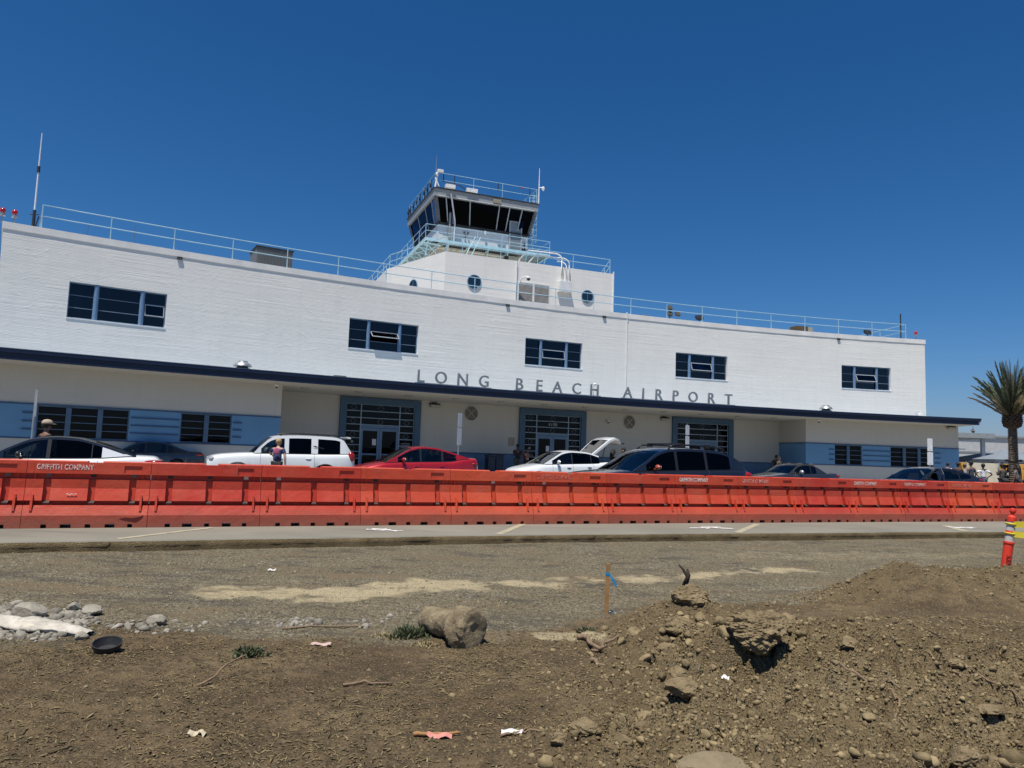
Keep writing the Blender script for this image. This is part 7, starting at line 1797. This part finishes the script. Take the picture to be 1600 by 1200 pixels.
spots = [(2.35, 6.35, .11), (1.45, 6.45, .10), (1.30, 6.05, .09), (2.55, 5.6, .09), (1.6, 6.75, .10), (1.15, 6.6, .08), (1.25, 5.4, .075), (2.05, 5.25, .07), (.45, 4.05, .09), (.78, 4.2, .085), (.30, 3.95, .06), (1.05, 4.15, .09), (1.35, 3.95, .07), (.62, 3.85, .06), (2.35, 3.9, .10), (2.65, 4.1, .11), (2.95, 4.0, .12), (2.55, 3.75, .10), (2.85, 4.45, .08), (3.1, 4.25, .09), (2.2, 4.35, .06), (3.05, 5.1, .06), (1.75, 4.5, .05)]
spots = [(x, y, r * (1.05 if y > 5 and x < 2.7 else .9)) for x, y, r in spots]
labs = ['above the right shoulder of the biggest clod', 'left of the biggest clod, upper of a close pair', 'left of the biggest clod, lower of a close pair', 'right of the dark hollow', 'just below the clod under the twisted root', 'nearest the wooden stake among the dug-up clods', 'small and knobbly in the hollow left of the biggest clod', 'directly below the biggest clod', 'left-hand lump casting a dark hollow at bottom centre', 'lump with a dark gap beneath at bottom centre', 'lowest left of the bottom centre group', 'above the smooth pale boulder', 'right above the smooth pale boulder', 'small lump left of the smooth pale boulder', 'left lump of the pile in the bottom right corner', 'middle lump of the bottom right pile', 'largest lump in the bottom right corner', 'lowest lump of the bottom right pile', 'upper left lump of the bottom right pile', 'upper right lump at the right edge', 'lone lump left of the bottom right pile', 'small lump halfway up the right-hand slope', 'little lump between the flat clod and the slope']
for i, ((x, y, r), lb) in enumerate(zip(spots, labs)):
    rock('earth_clod', 'brown earth clod, ' + lb, 'clod', x, y, (r * rg.uniform(.95, 1.3), r * rg.uniform(.7, .95), r * rg.uniform(.45, .65)), rg.uniform(0, 6), 200 + i, CLOD, .30, .26, 'loose earth clods in the dug-up soil', level=4)
for i, (x, y, r, lb) in enumerate(((-3.98, 6.35, .13, 'largest pale concrete lump in the rubble heap at the left'), (-4.25, 6.62, .10, 'pale lump at the back of the rubble heap'), (-3.6, 6.62, .09, 'pale lump at the right end of the rubble heap'), (-4.45, 6.42, .08, 'pale lump at the left edge of the rubble heap'), (-3.82, 6.72, .07, 'flat pale lump behind the largest one'), (-2.93, 6.43, .085, 'single pale stone lying apart, right of the rubble heap'), (-3.28, 5.92, .06, 'small pale lump near the black bowl'))):
    rock('concrete_lump', lb, 'rubble', x, y, (r * 1.15, r * .85, r * .6), i * 1.3, 300 + i, CONCP, .2, .10, level=4)
# crumpled white sack
sx = np.linspace(0, 1, 70); sa = np.linspace(0, 2 * math.pi, 31)
SXX, SAA = np.meshgrid(sx, sa, indexing='ij'); rr_s = .11 * np.sin(np.pi * np.clip(SXX * .93 + .05, 0, 1)) ** .45 * (1 + .25 * fbm(SXX * 3, np.cos(SAA) + 2, 1.4, 4, 88)); fold = .018 * fbm(SXX * 2 + 1, np.sin(SAA) * 2, 4, 4, 81, ridge=True) * 1.2 + .016 * np.sin(SAA * 5 + 4 * fbm(SXX * 4, SXX * 0 + 1, 1.5, 3, 66)) * np.sin(np.pi * SXX)
cx_ = -4.7 + 1.45 * SXX; cy_ = 5.98 + .12 * np.sin(SXX * 4) + .10 * SXX; rr2_ = rr_s + fold
base_ = ground_z(cx_[:, 0], cy_[:, 0])[:, None]
sv_ = np.stack([cx_ + .06 * np.cos(SAA) * .3, cy_ + rr2_ * 1.1 * np.cos(SAA), base_ + .02 + rr2_ * .42 * np.sin(SAA)], -1)
m = MB(); m.grid([[tuple(p) for p in row] for row in sv_]); o = m.build('crumpled_sack', paint('sack_white', (.50, .46, .38), .85, var=.3, scale=9, bump=.6, bscale=18, dirt=((.22, .17, .11), .6)), smooth=True); tag(o, 'dusty white crumpled cloth sack lying over the rubble at the left edge', 'sack')
# black bowl
z0 = hz(-2.92, 5.6); t = rth('plastic_bowl', 'round black plastic dish half buried in the dirt', 'dish', (-2.92, 5.62, z0), .3, wc=False)
m = MB(); n = 30; pr = [(r_ * .85, z_ * .8) for r_, z_ in [(.02, .0), (.09, .0), (.115, .05), (.12, .085), (.112, .085), (.105, .05), (.085, .012), (.02, .012)]]
m.lathe(pr, n); o = m.build('dish', paint('dusty_black', (.025, .025, .026), .6, dirt=((.12, .10, .08), .5)), t, autosmooth=R(40)); o.rotation_euler = (R(14), 0, 0)
# wooden survey stake with blue ribbon
z0 = hz(1.02, 7.6); t = rth('survey_stake', 'wooden survey stake with a blue ribbon standing in the dirt', 'stake', (1.02, 7.6, z0), 0, wc=False)
WOODS = paint('stake_wood', (.36, .19, .07), .8, var=.25, scale=8, bump=.3)
m = MB(); m.hexa([(-.019, -.012, -.2), (.019, -.012, -.2), (.019, .012, -.2), (-.019, .012, -.2), (-.005, -.012, .50), (.033, -.012, .50), (.033, .012, .50), (-.005, .012, .50)]); m.build('stake', WOODS, t, bevel=.002)
RB_ = paint('ribbon_blue', (.01, .25, .52), .5)
m = MB(); m.box((.009, 0, .395), (.044, .030, .030)); 
m.grid([[(.03, -.016, .40), (.03, -.018, .375)], [(.055, -.03, .37), (.045, -.028, .345)], [(.085, -.035, .325), (.065, -.03, .31)], [(.105, -.04, .28), (.092, -.035, .275)]]); m.build('ribbon', RB_, t)
m = MB(); zz_ = .0; m.grid([[(.02, -.06, .03), (.03, -.03, .035)], [(.06, -.07, .045), (.07, -.04, .03)], [(.09, -.06, .015), (.10, -.03, .02)]]); m.build('ribbon_scrap', paint('ribbon_pale', (.30, .48, .58), .6), t)
# weeds
LEAF = paint('weed_leaf', (.085, .100, .045), .7, var=.35, scale=12); STRAW = paint('dry_straw', (.33, .26, .13), .9, var=.3, scale=12)
def weed(x, y, r, n, lab, mat, hh=.10, seed=0, nm='weed', cat='weed', wd=.012):
    rg = random.Random(seed); z0 = hz(x, y); t = rth(nm, lab, cat, (x, y, z0), 0, wc=False); m = MB()
    for k in range(n):
        a = rg.uniform(0, 2 * math.pi); q = r * rg.random() ** .8 * (1 + .5 * math.sin(a * 3 + seed)); p = Vector((q * math.cos(a), q * .7 * math.sin(a), -.005)); hh_ = hh * rg.uniform(.4, 1) * (1.15 - q / r * .6); d = Vector((rg.uniform(-1.3, 1.3), rg.uniform(-1.3, 1.3), 1)).normalized(); s = d.orthogonal().normalized() * wd * rg.uniform(.5, 1)
        s.rotate(Euler((0, 0, rg.uniform(0, 6)))); m.add([p - s * .4, p + s * .4, p + d * hh_ * .6 + s, p + d * hh_, p + d * hh_ * .6 - s], [(0, 1, 2, 3, 4)])
    m.build('leaves', mat, t)
    m = MB(); [m.tube([(0, 0, -.01), (rg.uniform(-.3, .3) * r, rg.uniform(-.3, .3) * r, hh * .6)], .003, 4) for _ in range(5)]; m.build('stem', mat, t)
weed(-1.88, 5.62, .11, 260, 'small dark green weed tuft alone on the brown mulch', LEAF, .11, 1)
weed(-.80, 6.45, .17, 420, 'grey-green weed tuft at the left end of the concrete footing', LEAF, .16, 2)
weed(.74, 6.72, .10, 200, 'small green weed right of the concrete footing', LEAF, .10, 3)
weed(-1.0, 6.40, .16, 240, 'dry straw tuft left of the concrete footing', STRAW, .06, 4, 'straw_tuft', 'straw', .006)
weed(-.62, 6.18, .14, 220, 'dry straw tuft in front of the concrete footing', STRAW, .05, 5, 'straw_tuft', 'straw', .006)
# twisted root on its mound
t = rth('twisted_root', 'dark twisted root sticking up from a clod right of the stake', 'root', (1.78, 7.45, hz(1.78, 7.45)), 0, wc=False); RT_ = paint('root_dark', (.04, .028, .02), .9)
for pts in ([(0, 0, -.05), (.03, 0, .10), (-.02, .01, .18), (.02, 0, .25), (-.02, 0, .33), (-.07, 0, .38)], [(.02, 0, .05), (.07, .01, .10), (.12, 0, .09), (.16, 0, .13)], [(0, 0, .2), (.03, 0, .28), (.015, 0, .34)], [(-.01, 0, .02), (-.06, 0, .08), (-.07, 0, .15)], [(.05, 0, .0), (.10, 0, .05), (.15, 0, .02)]):
    m = MB(); n = len(pts); m.tube(pts, [.024 * (1 - i / n) + .004 for i in range(n)], 7); m.build('root_branch', RT_, t, smooth=True)
m = MB(); rg = random.Random(5)
for k in range(90): 
    p = Vector((rg.uniform(-.09, .17), rg.uniform(-.05, .05), rg.uniform(0, .13))); d = Vector((rg.uniform(-1, 1), rg.uniform(-1, 1), rg.uniform(-.2, 1))).normalized() * .05; m.tube([p, p + d], .003, 3)
m.build('rootlets', RT_, t)
WC = paint('bare_wood', (.22, .15, .09), .85, var=.3, scale=15, bump=.4)
def stick(x0_, y0_, x1_, y1_, r, lab, nm='stick', mat=None, lift=0, kinks=2, seed=0, cat='stick'):
    rg = random.Random(seed); n = 14; P = []
    for i in range(n): u = i / (n - 1); x = x0_ + (x1_ - x0_) * u + math.sin(u * 7 + seed * 2) * .010 * kinks; y = y0_ + (y1_ - y0_) * u + math.sin(u * 5 + seed) * .012 * kinks; P.append(Vector((x, y, hz(x, y) + r + lift * u + .004)))
    o_ = P[0].copy(); m = MB(); m.tube([p - o_ for p in P], [r * (1 - .4 * i / n) for i in range(n)], 7); o = m.build(nm, mat or WC, smooth=True); o.location = o_; tag(o, lab, cat); return o
stick(-.47, 4.16, -.22, 4.20, .012, 'square wooden stick under a pink ribbon near the bottom centre', kinks=0, mat=WOODS)
stick(.0, 4.22, .30, 4.27, .008, 'thin reddish stick right of the pink ribbon near the bottom')
stick(.62, 6.35, .78, 6.02, .022, 'thick broken root piece slanting down below the small weed', lift=.02, nm='root_piece', cat='root')
stick(.70, 6.0, .92, 6.12, .012, 'short root piece right of the thick broken one', nm='root_piece', cat='root', lift=.05)
stick(.66, 5.72, .74, 5.62, .018, 'little wood chunk below the broken root pieces', nm='root_piece', cat='root')
stick(-1.9, 6.5, -1.2, 6.75, .010, 'long pale stick left of the concrete footing', kinks=1)
stick(-1.95, 4.9, -1.78, 5.25, .008, 'upright pale twig in the middle of the mulch', lift=.12)
stick(-1.05, 5.05, -.75, 5.12, .010, 'curved brown twig on the mulch left of the bare patch')
stick(2.15, 5.35, 2.7, 4.55, .009, 'long pale root running down the mound', kinks=4, seed=4); stick(2.9, 5.3, 3.15, 4.5, .008, 'thin root curving down the right slope', kinks=5, seed=5)
stick(2.42, 4.75, 2.32, 4.35, .009, 'pale bent root above the bottom right pile', kinks=5, seed=6); stick(3.0, 6.0, 3.6, 5.5, .007, 'thin dark root across the upper right slope', kinks=5, seed=7, mat=RT_)
def ribbon(x, y, lab, mat, s=.11, seed=0, nm='ribbon_scrap'):
    rg = random.Random(seed); z = hz(x, y); rows_ = []
    for i in range(9): u = i / 8 - .5; c = Vector((u * s, .008 * math.sin(i * .9 + seed), .016 + .007 * math.sin(i * 1.1 + seed * 2))); rows_.append([tuple(c + Vector((rg.uniform(-.006, .006), -.016 - rg.uniform(0, .008), rg.uniform(-.012, .004)))), tuple(c + Vector((.004, .0, .012))), tuple(c + Vector((rg.uniform(-.006, .006), .014 + rg.uniform(0, .01), rg.uniform(-.010, .006))))])
    m = MB(); m.grid(rows_); o = m.build(nm, mat, smooth=True); o.location = (x, y, z); tag(o, lab, 'litter')
PK = paint('ribbon_pink', (.62, .25, .20), .7); WHS = paint('scrap_white', (.62, .60, .56), .8)
ribbon(-.33, 4.16, 'pink ribbon scrap on the square wooden stick', PK, .13, 1); ribbon(.06, 4.26, 'crumpled white scrap right of the pink ribbon', WHS, .12, 2); ribbon(-1.45, 6.05, 'pale pink strip on the mulch left of the footing', paint('strip_pink', (.55, .38, .33), .7), .16, 3); ribbon(-1.62, 4.12, 'flat cream leaf-like scrap near the bottom left', paint('scrap_cream', (.5, .43, .3), .8), .09, 4)
ribbon(1.5, 5.15, 'small white scrap below the biggest clod', WHS, .06, 5); ribbon(-2.9, 9.35, 'tiny white scrap on the gravel near the slab', WHS, .10, 6)
# leaning delineator with caution tape
DX, DY = 5.93, 9.0; t = rth('delineator_post', 'orange tubular delineator leaning behind the dirt berm at the right', 'traffic post', (DX, DY, -.10), 0, wc=False)
ln = R(9); Rm = Euler((0, ln, 0)).to_matrix()
def L3(x, y, z): return Rm @ Vector((x, y, z))
ORD = paint('delineator_orange', (.72, .045, .018), .5, var=.08)
def dl(prof_, nm, mat):
    m = MB(); m.lathe(prof_, 20); m.v = [tuple(Rm @ Vector(p)) for p in m.v]; return m.build(nm, mat, t, autosmooth=R(35))
dl([(.052, 0), (.052, .64), (.060, .645), (.060, .665), (.050, .67)], 'tube', ORD); 
REF = paint('reflective_sleeve', (.52, .50, .46), .5, var=.2, scale=14)
dl([(.0505, .671), (.048, .75)], 'lower_sleeve', REF); dl([(.052, .751), (.050, .79), (.046, .80)], 'orange_ring', ORD); dl([(.0475, .801), (.044, .905)], 'upper_sleeve', REF)
dl([(.047, .906), (.050, .93), (.047, .965), (.030, .985), (.018, .99), (.018, 1.005), (.030, 1.02), (.036, 1.04), (.030, 1.065), (.012, 1.075)], 'handle_knob', ORD)
m = MB(); m.lathe([(.20, 0), (.20, .04), (.08, .06), (.055, .10)], 20); m.build('rubber_base', RUBBER, t)
m = MB(); m.prism([(-.007 + .0, .25), (.007, .25), (.007, .55), (-.007, .55)], (1, 0, 0), (0, 0, 1), (0, -.055, 0), (0, -1, 0), .001); 
lt = text_mesh('SAFETY', .07, 'tube_lettering', .001, offset=.001); lt.materials.append(paint('faded_black', (.10, .02, .015), .8)); o = link('tube_lettering', lt, t); o.rotation_euler = (R(90), R(90 ) , 0); o.rotation_euler = Euler((R(90), R(-90), 0)); o.location = L3(.02, -.0545, .40)
TY = NT('caution_tape'); vv = TY.coord('Object'); TY.l(TY.mix(TY.ramp(TY.noise(vv, 3, 2), [(.4, 0.), (.6, 1.)]), (.62, .50, .02), (.70, .58, .06)), TY.b.inputs['Base Color']); TY.b.inputs['Roughness'].default_value = .4
def tape(z0_, sag, z1_, lab, tw):
    rows_ = []; p0 = Vector((DX, DY, -.10)) + L3(.0, -.05, z0_); p1 = Vector((DX + 6.5, DY - .8, z1_))
    for i in range(40):
        u = i / 39; c = p0.lerp(p1, u); c.z -= sag * math.sin(math.pi * u); a = tw * math.sin(u * 9) * .9; w_ = .036; rows_.append([tuple(c + Vector((0, math.sin(a) * w_, math.cos(a) * w_))), tuple(c), tuple(c - Vector((0, math.sin(a) * w_, math.cos(a) * w_)))])
    m = MB(); m.grid(rows_); o = m.build('caution_tape', TY.m, smooth=True, org=tuple(p0)); o.location = p0; tag(o, lab, 'tape')
    for k in range(3):
        pos = p0.lerp(p1, .05 + .3 * k); pos.z -= sag * math.sin(math.pi * (.05 + .3 * k)); me = text_mesh('CAUTION', .055, 'tape_lettering', .0006, offset=.001); me.materials.append(BLACKPLASTIC); q = link('tape_lettering', me, o); q.location = pos - p0 + Vector((.1, -.012, -.02)); q.rotation_euler = (R(90), 0, 0)
    m = MB(); m.tube([Vector((DX, DY, -.10)) + L3(.052 * math.cos(a_), .052 * math.sin(a_), z0_) - p0 for a_ in np.linspace(0, 2 * math.pi, 17)], .012, 5); q = m.build('tape_wrap', TY.m, o)
tape(.88, .05, 1.05, 'upper yellow caution tape tied to the leaning delineator', .3); tape(.765, .16, .80, 'lower yellow caution tape sagging from the leaning delineator', .8)
t = rth('delineator_post', 'far delineator beyond the right edge holding the other end of the tape', 'traffic post', (DX + 6.5, DY - .8, -.12), 0, wc=False)
m = MB(); m.lathe([(.052, 0), (.052, .66), (.048, .95), (.03, 1.0), (.018, 1.01), (.034, 1.05), (.012, 1.09)], 18); m.build('tube', ORD, t, autosmooth=R(35)); m = MB(); m.lathe([(.20, 0), (.20, .04), (.08, .06), (.055, .10)], 20); m.build('rubber_base', RUBBER, t)
